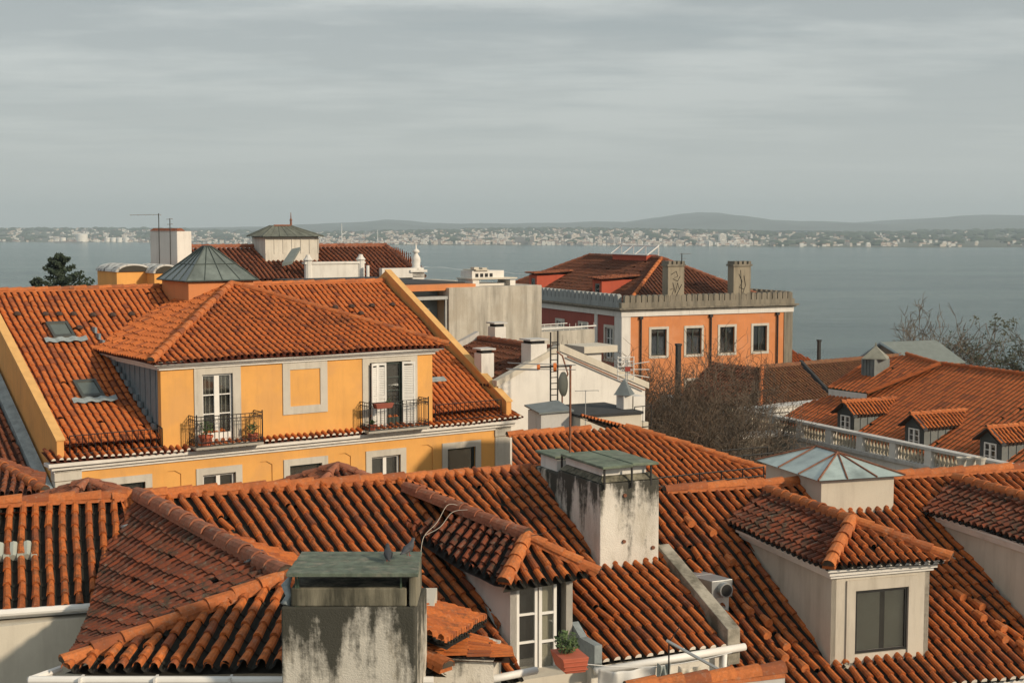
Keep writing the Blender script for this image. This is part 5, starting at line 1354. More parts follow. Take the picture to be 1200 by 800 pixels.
# lower concrete wall with pipe rail
Dl = D.sub(xe, 1.2, -16); ww = D.hy(697, 380, 1.2)[0] - xe; z1 = D.hy(660, 391.5, 1.2)[2] + .15
z1 = D.hy(650, 388, 1.2)[2]
lw = root(Dl, 'low_wall', 'lower streaked concrete wall with a white pipe rail right of the tall wall', 'wall')
mb = MB(Dl); mb.box(0, ww, 0, 3, -16, z1); mb.build('wall', CONC, lw)
mb = MB(Dl); mb.tube([(-.1, -.03, z1 + .12), (ww + .05, -.03, z1 + .16)], .035, 6)
for i in range(12): mb.tube([(ww * i / 11, .06, z1 - .02), (ww * i / 11, .06, z1 + .32)], .014, 4)
mb.tube([(0, .06, z1 + .32), (ww * .6, .06, z1 + .34)], .02, 4)
mb.build('pipe_rail', PAINTW, lw)

# ================================================================== WHITE GABLED HOUSE
E = Fr(30, *atY(588, 470, 51.5)[:2], -17)
EH = root(E, 'white_gabled_house', 'white gabled house with a dark brown roof slope below the concrete wall', 'house')
er = E.hy(756, 453, 0); el = E.hy(584, 451, 0); ea = E.hy(655, 411, 0)
mb = MB(E); mb.prism([(el[0], 0, -17), (er[0], 0, -17), (er[0], 0, er[2]), (ea[0], 0, ea[2]), (el[0], 0, el[2])], (0, .3, 0)); mb.build('gable_wall', WHITE, EH)
mb = MB(E); mb.box(el[0] + .3, er[0] - .02, .3, 6.5, -17, el[2] - .5); mb.build('wall', WHITE, EH)
t_ = .16
mb = MB(E)
mb.hexa([(ea[0], -.06, ea[2]), (er[0] + .15, -.06, er[2] - .08), (er[0] + .15, .5, er[2] - .08), (ea[0], .5, ea[2]), (ea[0], -.06, ea[2] + t_ + .12), (er[0] + .15, -.06, er[2] + t_), (er[0] + .15, .5, er[2] + t_), (ea[0], .5, ea[2] + t_ + .12)])
mb.hexa([(el[0] - .1, -.06, el[2] - .05), (ea[0] - .02, -.06, ea[2] - .02), (ea[0] - .02, .3, ea[2] - .02), (el[0] - .1, .3, el[2] - .05), (el[0] - .1, -.06, el[2] + .16), (ea[0] - .02, -.06, ea[2] + .2), (ea[0] - .02, .3, ea[2] + .2), (el[0] - .1, .3, el[2] + .16)])
mb.build('gable_coping', CREAM, EH)
mb = MB(E); mb.tube([(ea[0] + .3, -.1, ea[2] - .22), (er[0] - .1, -.1, er[2] - .12)], .03, 5); mb.build('conduit', RUST, EH)
sl_l = (ea[2] - el[2]) / (ea[0] - el[0]); 
slope(E, 'roof_tiles', EH, T_PAL, [(ea[0], .3), (ea[0], 6.2), (el[0] - .2, 6.2), (el[0] - .2, .3)], (-1, 0), lambda x, y: ea[2] - .02 + sl_l * (x - ea[0]), seed=151, pitch=.23, course=.38)
sl_r = (ea[2] - er[2]) / (er[0] - ea[0])
slope(E, 'roof_tiles', EH, T_PAL, [(ea[0], .5), (ea[0], 6.2), (er[0], 6.2), (er[0], .5)], (1, 0), lambda x, y: ea[2] - .1 - sl_r * (x - ea[0]), seed=152, pitch=.23, course=.38, seg=3)
ridge(E, EH, (ea[0], 6.2, ea[2] + .1), (ea[0], .3, ea[2] + .1), T_CAPD, seed=153)
mb = MB(E)
mb.hexa([(el[0] - .5, 6.2, el[2] - .3), (ea[0], 6.2, ea[2] - .1), (ea[0], 6.5, ea[2] - .1), (el[0] - .5, 6.5, el[2] - .3), (el[0] - .5, 6.2, el[2] + .1), (ea[0], 6.2, ea[2] + .32), (ea[0], 6.5, ea[2] + .32), (el[0] - .5, 6.5, el[2] + .1)])
mb.build('rear_coping', GREYW, EH)
def stack(fr, parent, px0, px1, pyt, y, dy, zb_, mat=WHITE, cap=True, lab=None):
    x0 = fr.hy(px0, pyt, y)[0]; x1 = fr.hy(px1, pyt, y)[0]; zt = fr.hy((px0 + px1) / 2, pyt, y)[2]
    mb = MB(fr); mb.box(x0, x1, y, y + dy, zb_, zt); o = mb.build('chimney', mat, parent, bevel=.015)
    if lab: o['label'] = lab
    if cap:
        mb = MB(fr); mb.box(x0 + .07, x1 - .07, y + .05, y + dy - .05, zt + .002, zt + .12); mb.build('flue_opening', DARK, o)
        mb = MB(fr); mb.box(x0 - .05, x1 + .05, y - .05, y + dy + .05, zt + .122, zt + .18); mb.build('cap_slab', GREYW, o)
    return o
stack(E, EH, 564, 579, 414, .9, .55, -8); stack(E, EH, 580, 593, 383, 5.6, .6, -8); stack(E, EH, 622, 641, 403, .05, .7, -12)
# little roof furniture at the right: slab-topped white block
f = E.sub(*E.hy(684, 410, 3.0)[:2], -9); mbx = E.hy(684, 418, 3.0); mbe = E.hy(712, 418, 3.0)
mb = MB(E); mb.box(mbx[0] - .1, mbe[0] - .3, 3.0, 4.2, -9, mbx[2] + .15); wb = mb.build('roof_block', WHITE, EH)
mb = MB(E); mb.box(mbx[0] - .1, mbe[0] + .35, 2.8, 4.3, mbx[2] + .152, mbx[2] + .42); mb.build('roof_block_slab', CREAM, EH)

# vertical roof ladder against the white house
f = Fr(30, *atY(649, 475, 50.5)[:2], atY(649, 476, 50.5)[2]); lb = f.zb
mb = MB(f); hh = atY(649, 389, 50.5)[2] - lb
mb.tube([(-.14, 0, lb), (-.14, 0, lb + hh)], .03, 5); mb.tube([(.16, 0, lb), (.16, 0, lb + hh + .05)], .03, 5)
for i in range(11): mb.tube([(-.14, 0, lb + .2 + i * .21), (.16, 0, lb + .2 + i * .21)], .016, 4)
mb.build('roof_ladder', IRON, None, label='dark narrow metal ladder standing before the white gable', cat='ladder')
# satellite dish with red bracket
q = atY(659, 450, 50); f = Fr(0, q[0], q[1], q[2] - .9); o = root(f, 'satellite_dish', 'grey-green oval dish facing sideways on the white gable', 'dish')
mb = MB(f); V = []; fs = []
for i in range(5):
    for k in range(20):
        a = 2 * PI * k / 20; rr = i / 4; V.append((-.12 + .13 * rr * rr + .14 * rr * math.cos(a), .0 + .0 - .34 * rr * math.cos(a) * .3, q[2] + .44 * rr * math.sin(a)))
for i in range(4):
    for k in range(20): fs.append((i * 20 + k, i * 20 + (k + 1) % 20, (i + 1) * 20 + (k + 1) % 20, (i + 1) * 20 + k))
V += [(v[0] + .05, v[1] + .05, v[2]) for v in V]; fs += [tuple(100 + j for j in g_) for g_ in fs[:]]
mb.add(V, fs); mb.build('reflector', plain('dish_green_grey', (.22, .23, .19), rough=.6), o, smooth=True)
mb = MB(f); mb.tube([(0, .1, q[2] - .1), (.2, .1, q[2] + .35), (0, .1, q[2] + 1.0), (-.2, .15, q[2] + 1.15)], .03, 5); mb.tube([(0, .1, q[2] - .1), (0, .15, q[2] - .9)], .03, 5); mb.build('bracket', RUST, o)
# large yagi aerial with orange ends on a red mast
def yx(f, o, a, t_):
    mb = MB(f)
    z = atY(668, 430, 27.5)[2]
    for (x_, r_) in ((-.62, .055), (-.30, .085)): mb.tube([(x_ - .03, 0, z), (x_ + .03, 0, z)], r_, 10)
    mb.build('orange_insulator', ORG, o)
    mb = MB(f)
    for (dx, dz, ln) in ((-.30, .05, .9), (-.30, -.04, .95), (-.62, .06, .6), (-.62, -.05, .6)): mb.tube([(dx + .4 * (1 if ln > .8 else 0), -.1, z + dz), (dx - ln, .15, z + dz * 1.2)], .008, 4)
    mb.build('rods', STEEL, o)
aerial('yagi_aerial', 'rust-red mast carrying a boom aerial with orange fittings by the large chimney', 668, 551, 427, 27.5, [(430, .62, .03, 0, 0)], r_=.024, mat=RUST, extra=yx)
# grid aerial
def gx_(f, o, a, t_):
    mb = MB(f); z = t_[2] - .35
    for i in range(6): mb.tube([(-.32, 0, z - .35 + i * .15), (.22, .1, z - .33 + i * .15)], .016, 4)
    for x_ in (-.32, -.05, .22): mb.tube([(x_, .05, z - .38), (x_, .05, z + .45)], .016, 4)
    for dz in (-.15, .0, .15): mb.tube([(0, .1, z + dz), (.75, .05, z + dz * 1.8)], .014, 4)
    mb.build('grid_reflector', PAINTW, o); mb = MB(f); mb.box(-.08, .1, -.06, .02, z - .05, z + .1); mb.build('feed_box', REDP, o)
aerial('grid_aerial', 'white grid aerial on a thin mast above the pyramid-capped flue', 735, 466, 421, 48, [], extra=gx_, mat=STEEL)
aerial('tv_aerial', 'thin pale T-shaped aerial before the white gable', 686, 507, 457, 44, [(458, .32, .4, 3, .15)], r_=.014, mat=STEEL)
# small pyramid-capped flue and white flat-roofed block
f = Fr(25, *atY(646, 505, 45.5)[:2], -17); BH = root(f, 'flat_roofed_block', 'cream flat-roofed block standing behind the bright orange roof', 'building')
x1 = f.hy(752, 490, 0)[0]; zt = f.hy(700, 488, 0)[2]
xm = f.hy(680, 490, 0)[0]
mb = MB(f); mb.box(xm, x1, 0, 2.6, -17, zt); mb.box(x1 + .02, x1 + .5, .4, 2.4, -17, zt - .35); mb.build('wall', CREAM, BH, bevel=.01)
mb = MB(f); mb.box(xm - .05, x1 + .04, -.06, 2.65, zt + .003, zt + .09); mb.build('flat_roof', BLACKR, BH)
mb = MB(f); fz = f.hy(735, 485, .9)
c = (fz[0], .9, zt + .09)
mb.box(c[0] - .28, c[0] + .05, .65, 1.15, zt + .09, zt + .55); mb.box(c[0] + .1, c[0] + .55, .65, 1.2, zt + .09, zt + .5); fl = mb.build('flue', WHITE, BH)
mb = MB(f); mb.lathe((c[0] - .12, .9, zt + .56), [(.42, 0), (.36, .06), (.1, .42), (.03, .5)], 4); mb.build('pyramid_cap', ZINC, fl)
mb = MB(f); railing(mb, [(x1 - .1, .3, zt - .5), (x1 + .6, .4, zt - .5)], .7, gap=.35); mb.build('roof_railing', IRON, BH)
f = Fr(20, *atY(634, 507, 46)[:2], -17); SH = root(f, 'roof_shed', 'small grey lean-to shed left of the cream flat-roofed block', 'shed')
x1 = f.hy(668, 490, 0)[0]; zt = f.hy(650, 484, 0)[2]
mb = MB(f); mb.box(0, x1, 0, 1.2, -17, zt); mb.build('wall', GREYW, SH)
mb = MB(f); mb.hexa([(-.1, -.1, zt + .0), (x1 + .1, -.1, zt + .04), (x1 + .1, 1.3, zt + .2), (-.1, 1.3, zt + .1), (-.1, -.1, zt + .05), (x1 + .1, -.1, zt + .09), (x1 + .1, 1.3, zt + .25), (-.1, 1.3, zt + .15)]); mb.build('sheet_roof', ZINC, SH)
f = Fr(30, *atY(606, 507, 53)[:2], -17); SG = root(f, 'glazed_lean_to', 'pale sloping glazed roof tucked behind the yellow house corner', 'lean-to')
x1 = f.hy(640, 500, 0)[0]; zt = f.hy(620, 503, 0)[2]
mb = MB(f); mb.box(0, x1, 0, 3, -17, zt - .1); mb.build('wall', CREAM, SG)
mb = MB(f); mb.hexa([(-.2, -.1, zt - .05), (x1, -.1, zt - .05), (x1 + .2, 2.8, zt + .45), (0, 2.8, zt + .45), (-.2, -.1, zt), (x1, -.1, zt), (x1 + .2, 2.8, zt + .5), (0, 2.8, zt + .5)]); 
for i in range(5): mb.tube([(x1 * i / 4 - .1, -.1, zt + .02), (x1 * i / 4 + .1, 2.8, zt + .53)], .03, 4)
mb.build('panels', PAINTW, SG)

# ================================================================== SALMON PALACE
Pp = atY(729, 366, 90); P = Fr(25, Pp[0], Pp[1], -20); zc = -5.42
PH = root(P, 'salmon_palace', 'salmon palace with battlements, shaded dark red side wall, dark tiled roof and two tall chimneys', 'palace')
PX = 13.06; PYL = 24
wz1, wz0 = -6.5, -8.38
wr = []
for (pa, pb) in ((763, 781), (804, 822), (843.5, 860.5), (882.5, 898.5)):
    wr.append((P.hy(pa, 400, 0)[0] + .0, P.hy(pb, 400, 0)[0]))
lowr = [(803, 822), (842, 861)]
lz1 = P.hy(852, 440, 0)[2]
H_ = [(a_, b_, wz0 + .02, wz1 - .15, .22) for a_, b_ in wr] + [(P.hy(pa, 440, 0)[0] + .1, P.hy(pb, 440, 0)[0] - .1, lz1 - 1.9, lz1 - .2, .22) for pa, pb in lowr]
mb = MB(P); wallgrid(mb, front(0), 0, PX, -20, zc, H_, 0, 1)
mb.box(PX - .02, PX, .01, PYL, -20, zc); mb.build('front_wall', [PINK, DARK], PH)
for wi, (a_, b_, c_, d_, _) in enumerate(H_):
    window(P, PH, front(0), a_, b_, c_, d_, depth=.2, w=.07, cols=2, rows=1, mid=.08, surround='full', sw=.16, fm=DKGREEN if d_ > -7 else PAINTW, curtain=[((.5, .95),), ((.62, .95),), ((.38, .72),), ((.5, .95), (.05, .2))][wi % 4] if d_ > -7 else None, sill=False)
# left wall with windows, its shade painted in as maroon
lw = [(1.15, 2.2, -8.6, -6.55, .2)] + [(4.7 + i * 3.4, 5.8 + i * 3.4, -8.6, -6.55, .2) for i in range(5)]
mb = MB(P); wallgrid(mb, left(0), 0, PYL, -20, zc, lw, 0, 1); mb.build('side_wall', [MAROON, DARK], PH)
for (a_, b_, c_, d_, _) in lw[:3]: window(P, PH, left(0), a_ + .02, b_ - .02, c_ + .02, d_ - .02, depth=.15, w=.08, cols=2, rows=3, mid=.09, surround='full', sw=.18, fm=PAINTW)
for (x0_, x1_, y0_, y1_, m_) in ((-.05, .6, -.05, .0, WHITE), (-.05, -.0, .001, .9, WHITE), (-.05, -.0, 3.2, 3.6, WHITE), (PX - .62, PX + .06, -.05, .3, BATT)):
    mb = MB(P); mb.box(x0_, x1_, y0_, y1_, -20, zc - .35); mb.build('corner_pilaster', m_, PH)
mb = MB(P); mb.box(-.1, PX + .1, -.1, .3, zc - .36, zc - .02); mb.box(-.1, .3, .301, PYL, zc - .36, zc - .02); mb.build('frieze', WHITE, PH)
mb = MB(P)
for (d_, za, zb_) in ((.22, -.015, .09), (.36, .092, .2)):
    mb.box(-d_, PX + d_, -d_, .4, zc + za, zc + zb_); mb.box(-d_, .4, .401, PYL, zc + za, zc + zb_); mb.box(PX - .4, PX + d_, .401, PYL, zc + za, zc + zb_)
mb.build('cornice', BATT, PH)
zp = zc + .2; zq = zc + 1.0
def merlons(mb, a, b, n_, axis):
    for i in range(n_):
        u = a + (b - a) * (i + .5) / n_; w_ = (b - a) / n_ * .42
        pr = [(-w_, 0), (-w_, .34)] + [(-w_ * math.cos(PI * k / 6), 0.34 + w_ * .8 * math.sin(PI * k / 6)) for k in range(1, 6)] + [(w_, .34), (w_, 0)]
        if axis == 'x': mb.prism([(u + p_[0], -.12, zp + .32 + p_[1]) for p_ in pr], (0, .28, 0))
        else: mb.prism([(-.12, u + p_[0], zp + .32 + p_[1]) for p_ in pr], (.28, 0, 0))
mb = MB(P); mb.box(-.12, PX + .12, -.14, .2, zp, zp + .33); merlons(mb, .1, PX, 31, 'x'); mb.build('battlement', BATT, PH)
mb = MB(P); mb.box(-.14, .2, .21, PYL, zp, zp + .33); merlons(mb, .3, PYL, 40, 'y'); mb.build('battlement', plaster('grey_battlement', (.29, .305, .30), stain=(.08, .08, .08), amt=.6), PH)
mb = MB(P); mb.box(PX - .2, PX + .14, .21, PYL, zp, zp + .33)
for i in range(40):
    y = .5 + i * .58; mb.box(PX - .16, PX + .12, y, y + .36, zp + .331, zp + .8)
mb.build('battlement', BATT, PH)
# roof
e0 = .7; zev = zp + .05; Fk = P.hx(775, 303, 6.53); Bk = P.hx(691, 300, 6.53); zt = (Fk[2] + Bk[2]) / 2
yF_ = Fk[1]; yB_ = Bk[1]; yEnd = yB_ + (yF_ - e0)
sF = (zt - zev) / (yF_ - e0); sS = (zt - zev) / (6.53 - e0)
slope(P, 'roof_tiles', PH, T_PAL, [(e0, e0), (PX - e0, e0), (6.53, yF_)], (0, -1), lambda x, y: zev + sF * (y - e0), seed=161, pitch=.27, course=.45, amp=.05, seg=4, cw=.68, step=.008, ends=True)
slope(P, 'roof_tiles', PH, T_PAL, [(e0, e0), (6.53, yF_), (6.53, yB_), (e0, yEnd)], (-1, 0), lambda x, y: zev + sS * (x - e0), seed=162, pitch=.27, course=.45, amp=.05, seg=4, cw=.68, step=.008)
slope(P, 'roof_tiles', PH, T_PAL, [(PX - e0, e0), (6.53, yF_), (6.53, yB_), (PX - e0, yEnd)], (1, 0), lambda x, y: zev + sS * (PX - e0 - x), seed=163, pitch=.27, course=.45, amp=.08, seg=3)
slope(P, 'roof_tiles', PH, T_PAL, [(e0, yEnd), (PX - e0, yEnd), (6.53, yB_)], (0, 1), lambda x, y: zev + sF * (yEnd - y), seed=164, pitch=.27, course=.45, amp=.08, seg=3)
for (a_, b_, nm) in (((6.53, yF_, zt + .1), (e0, e0, zev + .1), 'hip_tiles'), ((6.53, yF_, zt + .1), (PX - e0, e0, zev + .1), 'hip_tiles'), ((6.53, yB_, zt + .1), (e0, yEnd, zev + .1), 'hip_tiles'), ((6.53, yF_, zt + .1), (6.53, yB_, zt + .1), 'ridge_tiles')):
    ridge(P, PH, a_, b_, T_CAP if a_[1] == yF_ and b_[0] == e0 else T_CAPD, r=.13, L=.5, seed=165, name=nm)
mb = MB(P); mb.box(.2, PX - .2, .21, PYL, zc - .5, zp - .01); mb.box(0, PX, PYL, PYL + .3, -20, zp + .6); mb.build('rear_wall', MAROON, PH)
# red dormers on the left slope
def pdorm(px0, px1, pyt, pyb, lab):
    x_ = 1.3; a = P.hx(px0 + 3, pyb, x_); b = P.hx(px0 + 14, pyb, x_); y0 = P.hx(px0 + 12, pyb, x_)[1]; w_ = 1.25
    ztp = P.hx(px0 + 10, pyt, x_)[2]
    mb = MB(P); wallgrid(mb, left(x_), y0, y0 + w_, zev, ztp, [(y0 + .3, y0 + w_ - .3, zev + .25, ztp - .25, .12)], 0, 1)
    xe_ = min(6.3, e0 + (ztp - zev) / sS)
    for yy in (y0, y0 + w_): mb.prism([(x_, yy, zev + sS * (x_ - e0) - .3), (x_, yy, ztp), (xe_ + .6, yy, ztp)], (0, .02, 0))
    o = mb.build('dormer', [REDW, DARK], PH); o['label'] = lab
    slope(P, 'dormer_tiles', PH, T_OLD, [(x_ - .3, y0 - .2), (x_ - .3, y0 + w_ + .2), (xe_ + 1.2, y0 + w_ + .2), (xe_ + 1.2, y0 - .2)], (-1, 0), lambda x, y: ztp + .1 + .04 * (x - x_), seed=int(px0), pitch=.25, seg=4)
    window(P, PH, left(x_), y0 + .3, y0 + w_ - .3, zev + .27, ztp - .27, depth=.1, w=.07, cols=1, rows=1, fm=ZINCL, surround=None)
pdorm(693, 733, 328, 347, 'red dormer nearer the front corner'); pdorm(617, 658, 322, 341, 'red dormer at the far left of the roof')
# roof light frame on the ridge
mb = MB(P); yk = P.hx(735, 290, 6.53)[1]; yk2 = P.hx(720, 290, 6.53)[1]
q0_ = P.hx(763, 299, 6.3)[1]; q1_ = P.hx(720, 297, 6.3)[1]
mb.box(6.1, 6.9, q0_ + .3, q1_ - .1, zt - .3, zt + .22); rl = mb.build('roof_light_base', REDW, PH)
mb = MB(P); za_ = zt + .24; zb2 = za_ + .62
for i in range(4):
    y = q0_ + (q1_ - q0_) * i / 3; mb.tube([(6.0, y, za_), (6.9, y, zb2)], .05, 5); mb.tube([(6.9, y, zb2), (6.9, y, za_)], .035, 5)
for (x_, z_) in ((6.0, za_), (6.9, zb2), (6.9, za_)): mb.tube([(x_, q0_, z_), (x_, q1_, z_)], .05, 5)
mb.build('roof_light_frame', PAINTW, rl)
mb = MB(P); mb.quad((6.0, q0_, za_ + .01), (6.0, q1_, za_ + .01), (6.9, q1_, zb2 + .01), (6.9, q0_, zb2 + .01)); mb.build('pane', GLASS, rl)
# crenellated chimneys with painted scrawl
def pchim(px0, px1, pyt, pyb, y, strokes, lab):
    x0 = P.hy(px0, pyt, y)[0]; x1 = P.hy(px1, pyt, y)[0]; zt_ = P.hy(px0, pyt + 4, y)[2]; zb_ = P.hy(px0, pyb, y)[2]
    mb = MB(P); mb.box(x0, x1, y, y + .7, zc, zt_)
    o = mb.build('chimney', plaster('chimney_stone', (.27, .235, .175), stain=(.06, .05, .04), amt=.7), PH); o['label'] = lab
    mb = MB(P); mb.box(x0 - .08, x1 + .08, y - .08, y + .78, zt_ + .001, zt_ + .13)
    for i in range(4):
        u = x0 - .06 + (x1 - x0 + .12) * (i + .5) / 4; mb.box(u - .1, u + .1, y - .07, y + .77, zt_ + .131, zt_ + .33)
    mb.build('crenellated_cap', BATT, o)
    mb = MB(P); wd = x1 - x0; hg = zt_ - zb_
    for st in strokes: mb.tube([(x0 + wd * u, y - .012, zb_ + hg * v) for u, v in st], .02, 4)
    mb.build('painted_scrawl', IRON, o)
pchim(783, 802, 308, 351, -.1, [[(.2, .75), (.5, .85), (.6, .7), (.3, .62), (.6, .55), (.75, .7)], [(.3, .5), (.45, .2), (.6, .5), (.7, .3), (.85, .45), (.5, .1)], [(.15, .3), (.4, .35), (.25, .15)]], 'chimney with black scrawl, further from the right corner')
pchim(860, 880, 308, 357, -.1, [[(.3, .8), (.5, .6), (.35, .45), (.6, .4)], [(.6, .75), (.7, .5), (.55, .3), (.75, .25)], [(.4, .9), (.45, .55), (.5, .25)]], 'chimney with faint scrawl, nearer the right corner')
mb = MB(P)
for px in (750.5, 832.5, 910.5):
    x_ = P.hy(px, 380, 0)[0]; mb = MB(P); mb.tube([(x_, -.1, -20), (x_, -.1, zc - .4)], .055, 7); mb.box(x_ - .12, x_ + .12, -.16, -.0, zc - .55, zc - .38); mb.build('drainpipe', IRON, PH)
aerial('tv_aerial', 'small dark aerial standing beside the left palace chimney', 799, 308, 297, 89, [(297.5, .1, .55, 4, .3), (303, .08, .3, 0, .1)], r_=.03)
for (px, pyt, Yd, lab) in ((795, 405, 80, 'dark square post before the palace windows'), (960, 400, 95, 'lone dark post rising before the water')):
    q = atY(px, pyt, Yd); f = Fr(25, q[0], q[1], -20); mb = MB(f); r_ = .12 if px == 795 else .09
    mb.box(-r_, r_, -r_, r_, -20, q[2]); mb.box(-r_ - .03, r_ + .03, -r_ - .03, r_ + .03, q[2] + .001, q[2] + .12); mb.build('post', IRON, None, label=lab, cat='post')
# ================================================================== BROWN-TILED HOUSE
q = atY(893, 431, 80); Nf = Fr(36, q[0], q[1], -20); zN = q[2]
NHs = root(Nf, 'brown_roofed_house', 'house with mossy brown hipped roofs right of the salmon palace', 'house')
ev = Nf.hit(892, 479, (0, 0, zN), (0, -.52, 1)); xe_ = Nf.hy(1075, 415, 0)[0]
zNf = lambda x, y: zN + .52 * y
slope(Nf, 'roof_tiles', NHs, T_BR, [(0, 0), (xe_, 0), (xe_, ev[1]), (ev[0] - .1, ev[1])], (0, -1), zNf, seed=171, pitch=.25, course=.4, seg=4)
slope(Nf, 'roof_tiles', NHs, T_PAL, [(0, 0), (ev[0] - .1, ev[1]), (-3.6, ev[1] + .6), (-3.6, 3), (0, 4)], (-1, 0), lambda x, y: zN + .5 * x, seed=172, pitch=.25, course=.4, seg=4)
ridge(Nf, NHs, (0, 0, zN + .08), (xe_, 0, zN + .1), T_BR, r=.15, seed=173); ridge(Nf, NHs, (0, 0, zN + .08), (ev[0] - .1, ev[1], ev[2] + .1), T_CAP, r=.13, seed=174, name='hip_tiles')
mb = MB(Nf); mb.box(-3.2, xe_, ev[1] + .4, 5, -20, ev[2] - .1); mb.quad((0, 0, zN - .05), (xe_, 0, zN - .05), (xe_, 5, zN - 2.5), (0, 5, zN - 2.5)); mb.build('wall', WHITE, NHs)
a = Nf.hit(938, 424, (0, 0, zN + .1), (0, -.52, 1)); b = Nf.hit(974, 463, (0, 0, zN + .1), (0, -.52, 1))
mb = MB(Nf); mb.tube([a, b], .16, 6); mb.build('valley_gutter', BLACKR, NHs)
q = atY(935, 432, 98); rf = Fr(25, q[0], q[1], -22); rh = root(rf, 'roofed_house', 'sliver of a red tiled roof beyond the right corner of the palace', 'house')
slope(rf, 'roof_tiles', rh, T_H, [(-4, 6), (0.5, 6), (3.2, 0), (-4, 0)], (0, -1), lambda x, y: q[2] - .4 + .42 * y, seed=176, pitch=.25, seg=4)
mb = MB(rf); mb.box(-4, 2.6, .3, 6, -22, q[2] - .5); mb.build('wall', CREAM, rh)

# zinc gable behind
q = atY(1037, 402, 88); Zf = Fr(22, q[0], q[1], -20); zz_ = q[2]
ZH = root(Zf, 'zinc_gabled_house', 'grey zinc gable roof standing against the water at the right', 'house')
xr_ = Zf.hy(1093, 399, 0)[0]
def zg(y): return zz_ - .55 * abs(y)
xw = 3.9
Zf2 = Fr(22 - 0, q[0], q[1], -20)
mb = MB(Zf)
mb.hexa([(-.3, 0, zz_), (xw, 0, zz_), (xw + .5, -2.2, zz_ - 1.2), (.6, -2.2, zz_ - 1.15), (-.3, 0, zz_ + .08), (xw, 0, zz_ + .08), (xw + .5, -2.2, zz_ - 1.12), (.6, -2.2, zz_ - 1.07)])
mb.hexa([(-.3, 0, zz_), (xw, 0, zz_), (xw, 2.4, zz_ - 1.3), (-.3, 2.4, zz_ - 1.3), (-.3, 0, zz_ + .08), (xw, 0, zz_ + .08), (xw, 2.4, zz_ - 1.22), (-.3, 2.4, zz_ - 1.22)])
mb.build('zinc_roof', ZINCL, ZH)
mb = MB(Zf); mb.prism([(0, 2.2, -20), (0, 2.2, zz_ - 1.2), (0, 0, zz_ - .02), (.55, -2.1, zz_ - 1.15), (.55, -2.1, -20)], (xw - .3, 0, 0)); mb.build('wall', plaster('grey_wood', (.20, .17, .14), stain=(.08, .06, .05), amt=.6), ZH)
mb = MB(Zf); mb.tube([(-.3, 2.4, zz_ - 1.25), (-.32, 0, zz_ + .0), (.55, -2.25, zz_ - 1.15)], .1, 5); mb.build('bargeboard', BLUEG, ZH)

# ================================================================== RED-ROOFED MANSION ON THE RIGHT
h = atY(1060, 517, 60); H = Fr(25, h[0], h[1], -20)
HH = root(H, 'red_roofed_mansion', 'mansion on the right with plain red roof, three grey dormers and a white balustrade', 'house')
zb_ = -9.2; ye0, ye1 = -11, 10.6; he = -10.0; hs = .5
zH = lambda x, y: he + hs * (x - 1.0)
ra = H.hit(1101, 427, (1.0, 0, he), (-hs, 0, 1)); rb = H.hit(1200, 439, (1.0, 0, he), (-hs, 0, 1)); xr_ = (ra[0] + rb[0]) / 2
el_ = H.hit(935, 486, (1.0, 0, he), (-hs, 0, 1))
slope(H, 'roof_tiles', HH, T_H, [(xr_, ra[1]), (xr_, ye0), (1.0, ye0), (1.0, 11.2), (el_[0] + 1.0, el_[1] + .6)], (-1, 0), zH, seed=181, pitch=.29, course=.42, amp=.05, seg=4, step=.006, cw=.66, jit=.5, chd=.06)
slope(H, 'roof_tiles', HH, T_H, [(xr_, ra[1]), (xr_, ye0), (xr_ + 7, ye0), (xr_ + 7, ra[1] + 5)], (1, 0), lambda x, y: zH(xr_, 0) - .5 * (x - xr_), seed=182, pitch=.24, course=.42, amp=.055, seg=3)
ridge(H, HH, (xr_, ra[1], zH(xr_, 0) + .07), (xr_, ye0, zH(xr_, 0) + .07), T_H, r=.12, seed=183)
# raised rear part
U = .35
zH2 = lambda x, y: zH(x, y) + U
pts = [H.hit(px, py, (1.0, 0, he + U), (-hs, 0, 1))[:2] for px, py in ((971, 455), (1019, 423), (1063, 416), (1101, 427), (1016, 461))]
slope(H, 'roof_tiles', HH, T_H, pts, (-1, 0), zH2, seed=184, pitch=.29, course=.42, amp=.05, seg=4, step=.006, cw=.66, jit=.5, chd=.06)
q3 = [(p_[0], p_[1], zH2(*p_)) for p_ in pts]
ridge(H, HH, up(q3[3], .07), up(q3[4], .07), T_H, r=.11, seed=185, name='hip_tiles'); ridge(H, HH, up(q3[3], .07), up(q3[2], .07), T_H, r=.11, seed=186)
ridge(H, HH, up(q3[0], .05), up(q3[1], .05), T_H, r=.11, seed=187, name='hip_tiles')
a_, b_ = q3[0], q3[4]
mb = MB(H); mb.add([(a_[0], a_[1], a_[2] - .9), (b_[0], b_[1], b_[2] - .5), up(b_, -.02), up(a_, -.02)], [(0, 1, 2, 3)]); mb.add([(a_[0], a_[1], a_[2] - .9), (q3[1][0], q3[1][1], q3[1][2] - 1.5), up(q3[1], -.02), up(a_, -.02)], [(0, 1, 2, 3)]); mb.build('upper_wall', WHITE, HH)
mb = MB(H); mb.box(1.3, xr_ + 5, ye0, 8.5, -20, he - .1); mb.box(.0, .25, ye0, 12.5, -20, zb_ - .78, 0); mb.box(.25, 1.3, ye0, 12.5, -20, he - .3); mb.build('wall', WHITE, HH)
